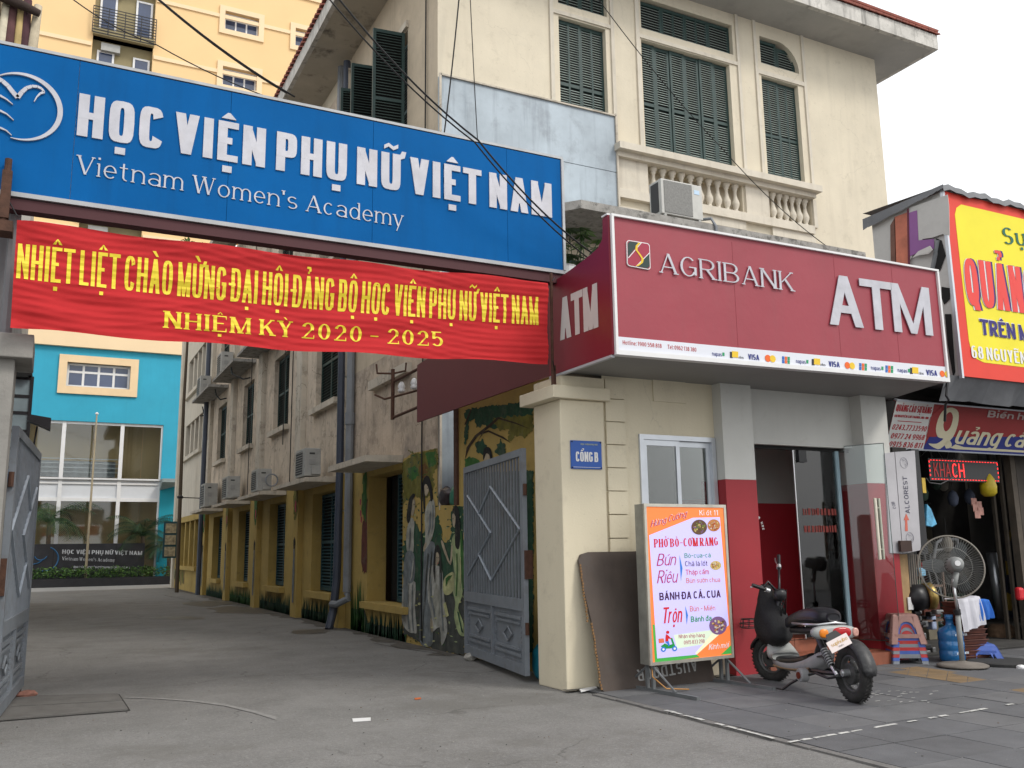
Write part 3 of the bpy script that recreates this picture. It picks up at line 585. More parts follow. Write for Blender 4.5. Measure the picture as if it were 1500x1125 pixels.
# eaves and roof
EX0, EX1, EY0, EY1, EZ = 4.69, 18.02, 12.9, 22.6, 13.0
b = MB(); b.quad((EX0, EY0, EZ), (EX1, EY0, EZ), (EX1, FY, EZ), (EX0, FY, EZ)); b.quad((X1, FY, EZ), (EX1, FY, EZ), (EX1, EY1, EZ), (X1, EY1, EZ)); b.build('front_soffit', soffitf, mb_)
b = MB(); b.quad((EX0, FY, EZ), (X0, FY, EZ), (X0, EY1, EZ), (EX0, EY1, EZ)); b.build('side_soffit', soffit, mb_)
b = MB(); b.box(EX0, EX1, EY0 - .003, EY0 + .1, EZ - .002, EZ + .36); b.box(EX0 - .003, EX0 + .1, EY0 + .1, EY1, EZ - .002, EZ + .36); b.box(EX1 - .1, EX1 + .003, EY0 + .1, EY1, EZ - .002, EZ + .36); b.build('fascia', fascia, mb_)
RZ = EZ + .36; ry = (EY0 + EY1) / 2; rise = 4.6; hyd = (EY1 - EY0) / 2
b = MB(); A_, B_, C_, D_ = (EX0, EY0, RZ), (EX1, EY0, RZ), (EX1, EY1, RZ), (EX0, EY1, RZ); R0, R1 = (EX0 + hyd, ry, RZ + rise), (EX1 - hyd, ry, RZ + rise)
b.quad(A_, B_, R1, R0); b.quad(B_, C_, R1); b.quad(C_, D_, R0, R1); b.quad(D_, A_, R0); roof = b.build('roof', tilem, mb_)
b = MB(); sl = math.hypot(hyd, rise)
for i in range(12):      # rows of tiles on the visible front slope
    t = i / 30; y = EY0 - .06 + hyd * t; z = RZ + rise * t; xa, xb = 12.5, EX1 + .05 - hyd * t; x = xa
    while x < xb - .1: b.hexa([(x, y, z + .005), (x + .2, y, z + .005), (x + .2, y + .2, z + .08), (x, y + .2, z + .08)], [(x + .01, y, z + .035), (x + .19, y, z + .035), (x + .19, y + .2, z + .11), (x + .01, y + .2, z + .11)]); x += .215
y = EY0
while y < EY1: b.hexa([(EX0 - .08, y, RZ - .005), (EX0 + .3, y, RZ + .12), (EX0 + .3, y + .17, RZ + .12), (EX0 - .08, y + .17, RZ - .005)], [(EX0 - .08, y + .03, RZ + .05), (EX0 + .3, y + .03, RZ + .19), (EX0 + .3, y + .14, RZ + .19), (EX0 - .08, y + .14, RZ + .05)]); y += .21
b.build('roof_tiles', tilem, roof)['kind'] = 'stuff'
b = MB(); b.tube([(EX1, EY0, RZ + .05), (EX1 - hyd, ry, RZ + rise + .08)], .09); b.build('hip_ridge', tilem, roof)
# ================================================================ alley wing
wg = thing('classroom_wing', 'long weathered cream wing with yellow painted ground floor along the alley', 'building', (X0, 33, 0))
bays = [(19.75, 21.75), (24.5, 26.45), (29.3, 31.1), (34.25, 36.2)]
h0 = [(a, c, .65, 2.92) for a, c in bays]; h1 = [(a + .05, c - .05, 5.0, 7.1) for a, c in bays]; h2 = [(a + .05, c - .05, 8.45, 10.6) for a, c in bays]
w = MB(); grid_wall(w, sd_, 19.2, 37.6, 3.2, 12.6, h1 + h2, .3); w.build('wall', oldw, wg)
w = MB(); grid_wall(w, sd_, 19.2, 37.6, 0, 3.2, h0, .38); w.build('painted_wall', yellow, wg)
pil = [(18.95, 19.25), (22.6, 23.15), (27.5, 28.05), (32.3, 32.8), (37.3, 37.9)]
for a, c in pil:
    MB().box(X0 - .14, X0 - .002, a, c, 3.2, 12.6).build('pilaster', oldtrim, wg); MB().box(X0 - .14, X0 - .002, a, c, 0, 3.2).build('painted_pilaster', yellow, wg)
    MB().box(X0 - .07, X0 - .002, c + .12, c + .3, 0, 3.1).build('painted_strip', yellow, wg); MB().box(X0 - .07, X0 - .002, c + .14, c + .3, 3.3, 12.5).build('wall_strip', oldtrim, wg)
for k, (a, c) in enumerate(bays):
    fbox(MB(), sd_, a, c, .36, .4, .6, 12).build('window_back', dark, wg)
    shutter(wg, sd_, a + .25, c - .03, .68, 2.9, .22, 2 if k < 2 else 1, .5, teal, teal, .075)
    shutter(wg, sd_, a + .15, c - .08, 5.02, 7.08, .12, 2, .5, green, slatd, .07)
    if k: shutter(wg, sd_, a + .15, c - .08, 8.47, 10.5, .12, 2, .5, green, slatd, .08)
    for z in (.53, 4.84, 8.3): fbox(MB(), sd_, a - .1, c + .1, -.14, 0, z, z + .14).build('sill', yellow if z < 1 else oldtrim, wg)
    b = MB(); b.hexa([(4.98, a - .05, 3.08), (5.69, a - .05, 3.08), (5.69, c + 1.05, 3.08), (4.98, c + 1.05, 3.08)], [(4.98, a - .05, 3.17), (5.69, a - .05, 3.21), (5.69, c + 1.05, 3.21), (4.98, c + 1.05, 3.17)]); b.build('awning_slab', oldtrim, wg)
    if k: b = MB(); b.hexa([(4.98, a - .15, 7.58), (5.69, a - .15, 7.58), (5.69, c + 2.1, 7.58), (4.98, c + 2.1, 7.58)], [(4.98, a - .15, 7.66), (5.69, a - .15, 7.7), (5.69, c + 2.1, 7.7), (4.98, c + 2.1, 7.66)]); b.build('awning_slab', mossy, wg)
b = MB(); b.box(4.85, X0, 22.7, 35.4, 12.98, 13.2); b.build('eave', soffit, wg); MB().quad((4.85, 22.7, 13.2), (4.85, 35.4, 13.2), (9, 35.4, 15), (9, 22.7, 15)).build('roof', tilem, wg)
b = MB(); b.quad((X0, 37.9, 0), (13, 37.9, 0), (13, 37.9, 12.6), (X0, 37.9, 12.6)); b.quad((X0, 19.2, 12.6), (X0, 37.9, 12.6), (13, 37.9, 12.6), (13, 19.2, 12.6)); b.build('back_wall', oldw, wg)
# stair block with lattice openings
sb = thing('stair_block', 'pale end block of the alley wing with barred lattice openings', 'building', (X0, 43, 0))
hs_ = [(39.6, 45.4, 1.05, 3.0), (39.9, 45, 5.95, 7.5), (39.9, 45, 8.9, 10.6)]; fx = side(5.66)
w = MB(); grid_wall(w, fx, 38.0, 47.6, 3.25, 12.4, hs_[1:], .3); w.quad((5.66, 38, 12.4), (5.66, 47.6, 12.4), (12, 47.6, 12.4), (12, 38, 12.4)); w.quad((5.66, 47.6, 0), (12, 47.6, 0), (12, 47.6, 12.4), (5.66, 47.6, 12.4)); w.build('wall', trimw, sb)
w = MB(); grid_wall(w, fx, 38.0, 47.6, 0, 3.25, hs_[:1], .3); w.build('painted_wall', yellow, sb)
for k, h in enumerate(hs_):
    fbox(MB(), fx, h[0], h[1], .3, .33, h[2], h[3]).build('opening_back', dark, sb)
    for i in range(1, 4): y = h[0] + (h[1] - h[0]) * i / 4; fbox(MB(), fx, y - .13, y + .13, .04, .2, h[2], h[3]).build('mullion', yellow if k == 0 else trimw, sb)
    fbox(MB(), fx, h[0] - .2, h[1] + .2, -.14, 0, h[2] - .16, h[2]).build('sill', yellow if k == 0 else trimw, sb)
for y in (38.3, 46.9): fbox(MB(), fx, y - .3, y + .3, -.12, -.002, 0, 12.4).build('pilaster', trimw, sb)
# open green notice frame at the end of the wing
nf = MB(); nf.box(5.0, 5.64, 46.0, 46.06, 1.4, 3.1); o = nf.build('notice_frame', teal); tag(o, 'green framed notice case hanging open at the far end of the yellow wall', 'notice board')
for i in range(3): MB().box(5.08, 5.56, 45.97, 45.998, 1.48 + i * .54, 1.92 + i * .54).build('notice_panel', mat('notice_paper', (.35, .3, .2), .8, .5, 8), o)
# ================================================================ kiosk with gate pillar
KY = 9.09; kf = front(KY)
kk = thing('bank_kiosk', 'cream single storey kiosk with gate pillar and red and grey cash machine entrance', 'kiosk', (7, KY, 0))
w = MB(); grid_wall(w, kf, 5.86, 7.7, 0, 3.62, [(6.4, 7.48, 1.55, 2.85)], .14); w.build('wall', creamk, kk)
MB().box(5.8, 5.86, KY + .62, 13.1, 0, 3.6).build('side_wall', creamk, kk)
MB().box(5.79, 10.7, KY + .1, 13.1, 3.605, 3.66).build('roof', mossy, kk)
# gate pillar
b = MB(); b.box(5.25, 5.85, 9.05, 9.7, 0, 3.27); b.build('gate_pillar', creamk, kk, bevel=.012)
b = MB(); b.box(5.12, 5.9, 8.97, 9.82, 3.272, 3.42); b.build('pillar_cap', creamk, kk, bevel=.008)
b = MB(); b.box(5.26, 5.86, 9.04, 9.7, 3.423, 3.55); b.build('pillar_top', creamk, kk)
b = MB(); b.tube([(5.18, 9.05, 3.42), (5.18, 9.05, 3.66)], .025); b.build('post', rust, kk)
# block strip with recessed joints
z = .02
while z < 3.5:
    MB().box(5.885, 6.16, KY - .035, KY - .002, z, min(z + .262, 3.55)).build('block', creamk, kk); z += .275
MB().box(6.6, 7.1, KY - .02, KY - .002, 3.33, 3.6).build('raised_panel', creamk, kk)
# window: aluminium sliding window with two panes
wn = MB(); 
for bx in ((6.36, 7.52, 2.85, 2.91), (6.36, 6.42, 1.52, 2.85), (7.46, 7.52, 1.52, 2.85), (6.36, 7.52, 1.5, 1.56)): wn.box(bx[0], bx[1], KY - .03, KY + .05, bx[2], bx[3])
wf = wn.build('window_frame', alum, kk)
for a, c, d in ((6.42, 6.97, 0), (6.93, 7.46, .03)):
    s_ = MB(); y0 = KY - .005 + d
    for bx in ((a, c, 2.78, 2.85), (a, a + .055, 1.56, 2.78), (c - .055, c, 1.56, 2.78), (a, c, 1.54, 1.6)): s_.box(bx[0], bx[1], y0, y0 + .028, bx[2], bx[3])
    s_.build('sash', alum, kk); MB().box(a + .05, c - .05, y0 + .01, y0 + .016, 1.6, 2.78).build('pane', gl, kk)
# inside of kiosk: dim room with posters
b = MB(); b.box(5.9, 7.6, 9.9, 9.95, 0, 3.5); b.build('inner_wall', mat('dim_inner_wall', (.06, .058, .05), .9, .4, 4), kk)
b = MB(); b.box(6.45, 6.9, 9.7, 9.72, 1.6, 2.2); b.build('poster', mat('faded_poster', (.22, .12, .1), .8, .7, 9), kk)
# pilasters: grey above, red below
for x0, x1 in ((7.53, 8.03), (10.0, 10.5)):
    yb = 9.4
    MB().box(x0, x1, 8.92, yb, 0, 2.375).build('red_pilaster', red, kk); MB().box(x0 + .001, x1 - .001, 8.921, yb, 2.377, 3.6).build('grey_pilaster', greyw, kk)
# lintel wall and room
MB().box(8.031, 10.0, 9.12, 9.3, 2.87, 3.6).build('lintel_wall', greyw, kk)
b = MB(); b.quad((8.0, 9.3, 0.34), (8.0, 10.9, .34), (8.0, 10.9, 2.2), (8.0, 9.3, 2.2)); b.quad((8.0, 10.9, .34), (10.7, 10.9, .34), (10.7, 10.9, 2.2), (8, 10.9, 2.2)); b.quad((10.48, 9.4, .34), (10.7, 10.9, .34), (10.7, 10.9, 2.2), (10.48, 9.4, 2.2)); b.build('room_wall_red', mat('room_red', (.5, .03, .045), .6, .05), kk)  # light inside is put into a shallow room and raised wall colours
b = MB(); b.quad((8.0, 9.3, 2.2), (8.0, 10.9, 2.2), (8.0, 10.9, 3.5), (8.0, 9.3, 3.5)); b.quad((8.0, 10.9, 2.2), (10.7, 10.9, 2.2), (10.7, 10.9, 3.5), (8, 10.9, 3.5)); b.quad((10.48, 9.4, 2.2), (10.7, 10.9, 2.2), (10.7, 10.9, 3.5), (10.48, 9.4, 3.5)); b.build('room_wall_grey', mat('room_grey', (.5, .53, .5), .8, .05), kk)
MB().quad((8.03, 9.3, .337), (10.45, 9.3, .337), (10.7, 10.9, .337), (8.03, 10.9, .337)).build('room_floor', mat('room_floor', (.22, .2, .18), .4, .1), kk); b = MB(); b.quad((8, 9.3, 3.5), (10.45, 9.3, 3.5), (10.7, 10.9, 3.5), (8, 10.9, 3.5)); b.build('room_ceiling', mat('room_ceiling', (.6, .6, .6), .9, 0), kk)
# steps of terracotta tiles
terra = mat('terracotta_tile', (.24, .08, .045), .6, .2, 5, .05, 40, blot=.3, bcol=(.15, .07, .05), bsc=4); grout = mat('tile_grout', (.16, .13, .11), .9, .1)
st = MB(); st.box(8.05, 9.99, 8.93, 9.3, .0, .17); st.box(8.05, 9.99, 9.3, 12.6, .0, .335); st.build('step_core', grout, kk)
for lvl, (ya, z0) in enumerate(((8.92, 0.005), (9.29, .175))):
    for i in range(5):
        x = 8.06 + i * .386; MB().box(x, x + .378, ya - .012, ya + .004, z0 + .01, z0 + .155).build('riser_tile', terra, kk); MB().box(x, x + .378, ya - .016, ya + .36, z0 + .166, z0 + .178).build('tread_tile', terra, kk)
MB().box(9.5, 10.02, 8.7, 8.918, .004, .17).build('side_step', terra, kk)
# glass door: fixed panes, post, open leaf with long steel pull handles
MB().box(8.05, 10.0, 9.2, 9.24, 2.82, 2.868).build('door_head', dark, kk)
MB().box(8.95, 8.965, 9.2, 9.215, .35, 2.82).build('glass_edge', chrome, kk)
MB().box(8.97, 9.72, 9.203, 9.213, .36, 2.82).build('fixed_pane', gl, kk)
MB().box(9.03, 9.17, 9.17, 9.25, 2.66, 2.82).build('door_closer', blackp, kk)
pb, pt = at(1242, 925, 'y', 9.22), at(1222, 661, 'y', 9.22)
b = MB(); b.box(9.72, 9.78, 9.18, 9.26, .34, 2.83); b.build('door_post', mat('pale_blue_post', (.3, .42, .48), .35, .05, 3, metal=.3), kk)
lh, le = Vector((9.79, 9.2, 0)), Vector((10.0, 8.74, 0)); ld = (le - lh).normalized(); ln_ = Vector((-ld.y, ld.x, 0)) * .006; le = lh + ld * .62
b = MB(); b.hexa([lh - ln_ + Vector((0, 0, .3)), le - ln_ + Vector((0, 0, .3)), le + ln_ + Vector((0, 0, .3)), lh + ln_ + Vector((0, 0, .3))], [lh - ln_ + Vector((0, 0, 2.9)), le - ln_ + Vector((0, 0, 2.9)), le + ln_ + Vector((0, 0, 2.9)), lh + ln_ + Vector((0, 0, 2.9))]); leaf = b.build('glass_door', gl, kk)
b = MB(); 
for zz in (.3, 2.895): b.tube([lh + Vector((0, 0, zz)), le + Vector((0, 0, zz))], .006, 4)
b.tube([le + Vector((0, 0, .3)), le + Vector((0, 0, 2.9))], .006, 4); b.build('glass_rim', mat('glass_green_edge', (.05, .09, .08), .2, 0), leaf)
hn = Vector((-ld.y, ld.x, 0))
for sgn in (-1, 1):
    c = lh + ld * .47 + hn * (.075 * sgn) * -1; b = MB(); b.tube([c + Vector((0, 0, 1.35)), c + Vector((0, 0, 2.16))], .022, 10)
    for zz in (1.48, 2.03): b.tube([c + Vector((0, 0, zz)), lh + ld * .47 + Vector((0, 0, zz))], .01, 6)
    b.build('door_handle', mat('brushed_brass_steel', (.72, .68, .56), .4, .1, metal=.3), leaf)
# faint red lettering on the fixed pane
b = MB(); rl_ = random.Random(4)
for zz in (1.95, 1.72):
    x = 9.06
    while x < 9.66: w_ = rl_.uniform(.02, .05); b.quad((x, 9.198, zz), (x + w_, 9.198, zz), (x + w_, 9.198, zz + rl_.uniform(.07, .1)), (x, 9.198, zz + .09)); x += w_ + rl_.uniform(.012, .03)
b.build('worn_red_print', mat('dull_red_print', (.16, .02, .015), .6, 0), kk)
# black shirt hanging inside the door
b = MB(); sx0 = 8.12; prof = [(0, .25), (.07, .05), (.2, 0), (.3, .12), (.33, .5), (.34, 1.15), (.05, 1.2), (-.0, .6)]
pts = [(8.14 + p_[0] * .9, 9.42, 2.3 - p_[1]) for p_ in prof]; b.prism(pts, (0, .1, 0)); o = b.build('hanging_shirt', mat('black_cloth', (.008, .008, .012), .9, .3, 6), bevel=.02); tag(o, 'black shirt with white arched lettering hanging inside the doorway', 'shirt')
b = MB()
for i, ch in enumerate('XE BAC DAI HOC'):
    a = math.radians(125 - i * 9); c = Vector((8.28, 9.41, 1.75)); r_ = .24; p0 = c + Vector((math.cos(a) * r_, 0, math.sin(a) * r_)); tdir = Vector((math.sin(a), 0, -math.cos(a))); up_ = Vector((math.cos(a), 0, math.sin(a)))
    if ch != ' ': rawtext(b, ch, SANS, p0, p0 + tdir * .026, p0 + up_ * .035, (0, -1, 0), .002)
b.build('lettering', white, o)
# blue gate plate
pl = thing('gate_plate', 'small blue enamel plate reading CỔNG B on the gate pillar', 'sign', (5.47, 9.04, 2.47))
MB().box(5.37, 5.79, 9.03, 9.047, 2.46, 2.79).build('plate', mat('enamel_blue', (.01, .08, .36), .35, .05), pl, bevel=.004)
text('CỔNG B', COND, (5.43, 9.03, 2.545), (5.735, 9.03, 2.545), (5.43, 9.03, 2.66), (0, -1, 0), white, name='lettering', parent=pl)
text('HỌC VIỆN PHỤ NỮ', SANS, (5.5, 9.03, 2.74), (5.73, 9.03, 2.74), (5.5, 9.03, 2.757), (0, -1, 0), mat('pale_gold', (.35, .4, .3), .5, 0), name='lettering', parent=pl)
b = MB()
for x in (5.385, 5.775):
    for zz in (2.475, 2.775): b.disc((x, 9.026, zz), .008, (0, 1, 0), .008, 8)
b.build('screws', dark, pl)['kind'] = 'stuff'
MB().box(5.395, 5.765, 9.0265, 9.029, 2.478, 2.482).build('rim_line', white, pl)
# ================================================================ bank fascia sign
sg = thing('bank_sign', 'long red bank fascia sign with silver lettering over the cash machine entrance', 'sign', (5.3, 7.9, 3.6))
P0, P1 = Vector((5.285, 7.9, 0)), Vector((10.19, 7.64, 0)); U = (P1 - P0).normalized(); NN = Vector((U.y, -U.x, 0)); LEN = (P1 - P0).length
def sgp(u, d, z): return P0 + U * u + NN * d + Vector((0, 0, z))
def sgbox(mb, u0, u1, d0, d1, z0, z1): return mb.hexa([sgp(u0, d0, z0), sgp(u1, d0, z0), sgp(u1, d1, z0), sgp(u0, d1, z0)], [sgp(u0, d0, z1), sgp(u1, d0, z1), sgp(u1, d1, z1), sgp(u0, d1, z1)])
zt0, zt1 = 5.15, 5.07
b = MB(); b.hexa([sgp(.02, -.06, 3.62), sgp(LEN - .02, -.06, 3.62), sgp(LEN - .02, -.02, 3.62), sgp(.02, -.02, 3.62)], [sgp(.02, -.06, zt0 - .02), sgp(LEN - .02, -.06, zt1 - .02), sgp(LEN - .02, -.02, zt1 - .02), sgp(.02, -.02, zt0 - .02)]); b.build('red_panel', signred, sg)
b = MB(); sgbox(b, .0, LEN, -.09, .012, 3.575, 3.625); b.build('frame', white, sg)
MB().hexa([sgp(0, -.09, zt0 - .025), sgp(LEN, -.09, zt1 - .025), sgp(LEN, .012, zt1 - .025), sgp(0, .012, zt0 - .025)], [sgp(0, -.09, zt0), sgp(LEN, -.09, zt1), sgp(LEN, .012, zt1), sgp(0, .012, zt0)]).build('frame', white, sg)
for u in (0, LEN - .03): sgbox(MB(), u, u + .03, -.09, .011, 3.626, (zt0 if u == 0 else zt1) - .026).build('frame', white, sg)
b = MB(); sgbox(b, .035, LEN - .035, -.02, -.012, 3.63, 3.775); b.build('logo_strip', mat('print_white', (.66, .68, .74), .5, .03), sg)
for u in (1.62, 3.15, 4.1): sgbox(MB(), u, u + .004, -.0195, -.0185, 3.78, zt1 - .03).build('panel_joint', mat('red_joint', (.2, .02, .03), .7, 0), sg)
# underside and ends
b = MB(); b.hexa([sgp(.01, -.1, 3.585), sgp(LEN - .01, -.1, 3.585), Vector((10.75, 9.11, 3.6)), Vector((5.3, 9.3, 3.6))], [sgp(.01, -.1, 3.6), sgp(LEN - .01, -.1, 3.6), Vector((10.75, 9.11, 3.615)), Vector((5.3, 9.3, 3.615))]); b.build('underside', mat('underside_grey', (.24, .235, .225), .6, .06, 1.5), sg)
b = MB(); b.hexa([sgp(LEN - .05, -.1, 3.62), sgp(LEN, -.1, 3.62), Vector((10.75, 9.1, 3.62)), Vector((10.7, 9.1, 3.62))], [sgp(LEN - .05, -.1, 5.0), sgp(LEN, -.1, 5.0), Vector((10.75, 9.1, 5.0)), Vector((10.7, 9.1, 5.0))]); b.build('end_panel', signredd, sg)
# side panel running back from the corner, scooped on top
sp = [(7.93, 3.58), (13.7, 3.6), (13.7, 4.55), (9.4, 4.72), (9.0, 4.73), (8.75, 4.75), (8.5, 4.775), (8.3, 4.8), (8.15, 4.83), (8.06, 4.9), (8.04, 5.02), (8.04, 5.13), (7.93, 5.14)]
b = MB(); b.prism([(5.262, y, z) for y, z in sp if y < 9.3] + [(5.262, 9.3, 4.72)] * 0, (.03, 0, 0))
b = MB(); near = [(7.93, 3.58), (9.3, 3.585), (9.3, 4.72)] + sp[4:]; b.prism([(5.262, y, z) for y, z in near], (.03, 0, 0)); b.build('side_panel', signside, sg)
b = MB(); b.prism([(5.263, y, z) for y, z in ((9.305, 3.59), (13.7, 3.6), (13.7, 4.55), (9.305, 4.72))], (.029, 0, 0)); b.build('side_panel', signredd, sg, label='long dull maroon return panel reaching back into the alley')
MB().box(5.255, 5.3, 7.95, 9.3, 3.55, 3.578).build('side_trim', mat('grey_trim', (.4, .4, .42), .4, .05), sg)
MB().box(5.25, 5.3, 7.93, 8.04, 5.142, 5.16).build('side_trim', white, sg)
# lettering on the front
def on_sg(px, py):   # a point of the sign's own plane
    d = RC @ Vector((px - 750, -(py - 562.5), -F)); t = (P0 - CAM).dot(NN) / d.dot(NN); return CAM + d * t
def sg_text(s, P, bl, br, tl, m, depth=.0, each=False, name='lettering', lift=-.01):
    text(s, P, on_sg(*bl), on_sg(*br), on_sg(*tl), NN, m, depth=depth, each=each, name=name, parent=sg, lift=lift)
sg_text('AGRIBANK', LSER, (967, 399), (1163, 427), (974, 371), letterm, .012, True)
ATMF = dict(wv=.17, wh=.15, sx=.74, n=3, gap=.03)
sg_text('ATM', ATMF, (1216, 475), (1367, 492), (1226, 403), letterm, .014, True)
PRN = dict(wv=.13, wh=.12, sx=.6, n=2.4, gap=.12); prr = mat('print_red', (.45, .03, .03), .6, 0); prb = mat('print_navy', (.02, .03, .2), .6, 0)
sg_text('Hotline: 1900 558 818', PRN, (913, 504), (970, 509.5), (913, 498), prr); sg_text('Tel: 0962 138 380', PRN, (979, 510.5), (1021, 515), (979, 504.5), prr)
# card logos along the strip: plain coloured marks
yel = mat('print_yellow', (.75, .5, .03), .6, 0); org = mat('print_orange', (.75, .13, .02), .6, 0); prg = mat('print_green', (.02, .28, .12), .6, 0); prk = mat('print_black', (.02, .02, .03), .6, 0); prl = mat('print_lightblue', (.03, .13, .45), .6, 0)
def sbox(px0, px1, py, h, m, name='card_mark', l=-.008): 
    a, c = on_sg(px0, py), on_sg(px1, py + (px1 - px0) * .09); t = on_sg(px0, py - h); up_ = (t - a); MB().prism([a + NN * l, c + NN * l, c + up_ + NN * l, a + up_ + NN * l], NN * -.002).build(name, m, sg)
def sdisc(px, py, r, m, l=-.007): c = on_sg(px, py) + NN * l; MB().disc(c, r, NN, .002, 16).build('card_mark', m, sg)
yb = lambda x: 521.5 + (x - 1053) * .0885
kinds = 'nyvmjnyvmjnjnyvm'
xs_ = [1053, 1081, 1105, 1128.5, 1152.5, 1176, 1201, 1223, 1245, 1265.5, 1286, 1304, 1325, 1345, 1366, 1384]
for kx_, xc in zip(kinds, xs_):
    y = yb(xc)
    if kx_ == 'n': sg_text('napas', PRN, (xc - 9, y - 1), (xc + 5, y + .5), (xc - 9, y - 7), prb, name='card_mark', lift=-.008); sbox(xc + 6, xc + 9, y - .5, 5, prg)
    elif kx_ == 'y': sbox(xc - 11, xc - 7, y, 9, prk); sbox(xc - 8, xc + 1, y - 1, 9, yel, l=-.0065); sg_text('nhn', PRN, (xc + 2, y + 1), (xc + 9, y + 1.6), (xc + 2, y - 3), prk, name='card_mark', lift=-.008)
    elif kx_ == 'v': sg_text('VISA', SANS, (xc - 8, y), (xc + 8, y + 1.5), (xc - 8, y - 8), prb, name='card_mark', lift=-.008)
    elif kx_ == 'm': sdisc(xc - 3, y - 3.5, .042, org); sdisc(xc + 4, y - 2.8, .042, yel, -.0055)
    else:
        for q, m_ in ((-6, prl), (-2, org), (2, prg)):
            sbox(xc + q, xc + q + 3.2, y + 2 + q * .09, 4.8, m_); sbox(xc + q, xc + q + 3.2, y - 3.4 + q * .09, 4.8, m_)
# square emblem: rounded square, green corners, white diagonals and a golden strand
emb = MB(); E0, E1, E2, E3 = on_sg(919, 389), on_sg(953.5, 395.5), on_sg(952, 356.5), on_sg(918, 351)
def eq(u, v, l=0): return E0.lerp(E1, u).lerp(E3.lerp(E2, u), v) + NN * l
def rs(u0, u1, v0, v1, r, n=4):
    o_ = []
    for cx_, cy_, a0 in ((u1 - r, v0 + r, -90), (u1 - r, v1 - r, 0), (u0 + r, v1 - r, 90), (u0 + r, v0 + r, 180)):
        for i in range(n + 1): a = math.radians(a0 + 90 * i / n); o_.append((cx_ + r * math.cos(a), cy_ + r * math.sin(a)))
    return o_
emblem = MB().prism([eq(u, v, -.004) for u, v in rs(0, 1, 0, 1, .12)], NN * -.015).build('emblem', white, sg)
MB().prism([eq(u, v, -.0025) for u, v in rs(.03, .97, .03, .97, .1)], NN * -.001).build('emblem_field', mat('emblem_red', (.33, .02, .05), .5, 0), emblem)
dg = mat('emblem_green', (.012, .035, .03), .5, 0)
MB().prism([eq(u, v, -.001) for u, v in ((.04, .33), (.55, .96), (.14, .96), (.04, .86))], NN * -.001).build('emblem_corner', dg, emblem); MB().prism([eq(u, v, -.001) for u, v in ((.38, .04), (.96, .6), (.96, .14), (.86, .04))], NN * -.001).build('emblem_corner', dg, emblem)
for u0, v0, u1, v1 in ((.03, .3, .62, .97), (.35, .03, .97, .65)): MB().prism([eq(u, v, .0) for u, v in ((u0, v0), (u0 + .04, v0), (u1 + .03, v1), (u1 - .01, v1))], NN * -.001).build('emblem_line', white, emblem)
b = MB(); cv = [(.55, .96), (.42, .82), (.4, .66), (.55, .5), (.66, .36), (.62, .22), (.5, .12), (.4, .05)]
for (u0, v0), (u1, v1) in zip(cv, cv[1:]): b.prism([eq(u0 - .045, v0, .002), eq(u0 + .045, v0, .002), eq(u1 + .045, v1, .002), eq(u1 - .045, v1, .002)], NN * -.001)
b.build('emblem_strand', yel, emblem)
# side ATM
sN = Vector((-1, 0, 0)); pxs = lambda x, y: at(x, y, 'x', 5.262)
text('ATM', dict(wv=.24, wh=.17, sx=.5, n=3, gap=.05), pxs(821, 499), pxs(877, 479), pxs(826, 435), sN, mat('dull_white_print', (.55, .5, .48), .6, .06), name='lettering', parent=sg, lift=.003)
# ================================================================ blue academy sign over the gate
bs = thing('academy_sign', 'wide blue academy sign spanning the gateway with white raised letters and dove emblem', 'sign', (2, 9.05, 4.78))
BY = 9.05; bt = lambda x: 6.307 + (x + .68) / (5.395 + .68) * (6.285 - 6.307); 
b = MB(); cuts = [-2.4, -.0, 1.42, 2.95, 4.6, 5.34]
bp = lambda px, py: at(px, py, 'y', BY)
for x0, x1 in zip(cuts, cuts[1:]): MB().box(x0 + .002, x1 - .002, BY, BY + .06, 4.84, 6.25).build('blue_panel', blue, bs)
MB().box(-2.4, 5.36, BY + .061, BY + .2, 4.82, 6.26).build('sign_back', alum, bs)
alum_d = mat('dull_aluminium', (.36, .37, .38), .5, .12, 4, metal=.2); MB().box(-2.4, 5.37, BY - .006, BY + .2, 6.262, 6.292).build('frame', alum_d, bs); MB().box(-2.4, 5.37, BY - .008, BY + .2, 4.795, 4.838).build('frame', alum_d, bs); MB().box(5.342, 5.375, BY - .018, BY + .2, 4.84, 6.26).build('frame', alum_d, bs)
MB().box(-2.4, 5.37, BY + .02, BY + .16, 4.68, 4.785).build('beam', mat('maroon_beam', (.06, .012, .016), .6, .1), bs)
FAT = dict(wv=.2, wh=.16, sx=.42, n=3.8, gap=.085)
def bl_text(s, P, p0, p1, hpx, **k):
    a, c = bp(*p0), bp(*p1); z0 = (a.z + c.z) / 2; h = hpx; text(s, P, (a.x, BY, a.z), (c.x, BY, c.z), (a.x, BY, a.z + h), (0, -1, 0), parent=bs, **k)
T0 = bp(116, 137).z - bp(112, 198.5).z; zb = bp(112, 198.5).z; xb0, xb1 = bp(112, 198).x, bp(808, 319).x; ze = bp(808, 319.5).z
text('HỌC VIỆN PHỤ NỮ VIỆT NAM', dict(FAT, gap=.1), (xb0, BY, zb), (xb1, BY, ze), (xb0, BY, zb + T0), (0, -1, 0), letterm, depth=.014, each=True, parent=bs, lift=.0)
zb = bp(118, 255).z; ze = bp(590, 333).z; T0 = zb_ = bp(112, 227).z - zb
text("Vietnam Women's Academy", LSER, (bp(112, 255).x, BY, zb), (bp(590, 332).x, BY, ze), (bp(112, 255).x, BY, zb + T0), (0, -1, 0), letterm, depth=.01, each=True, parent=bs, lift=.0)
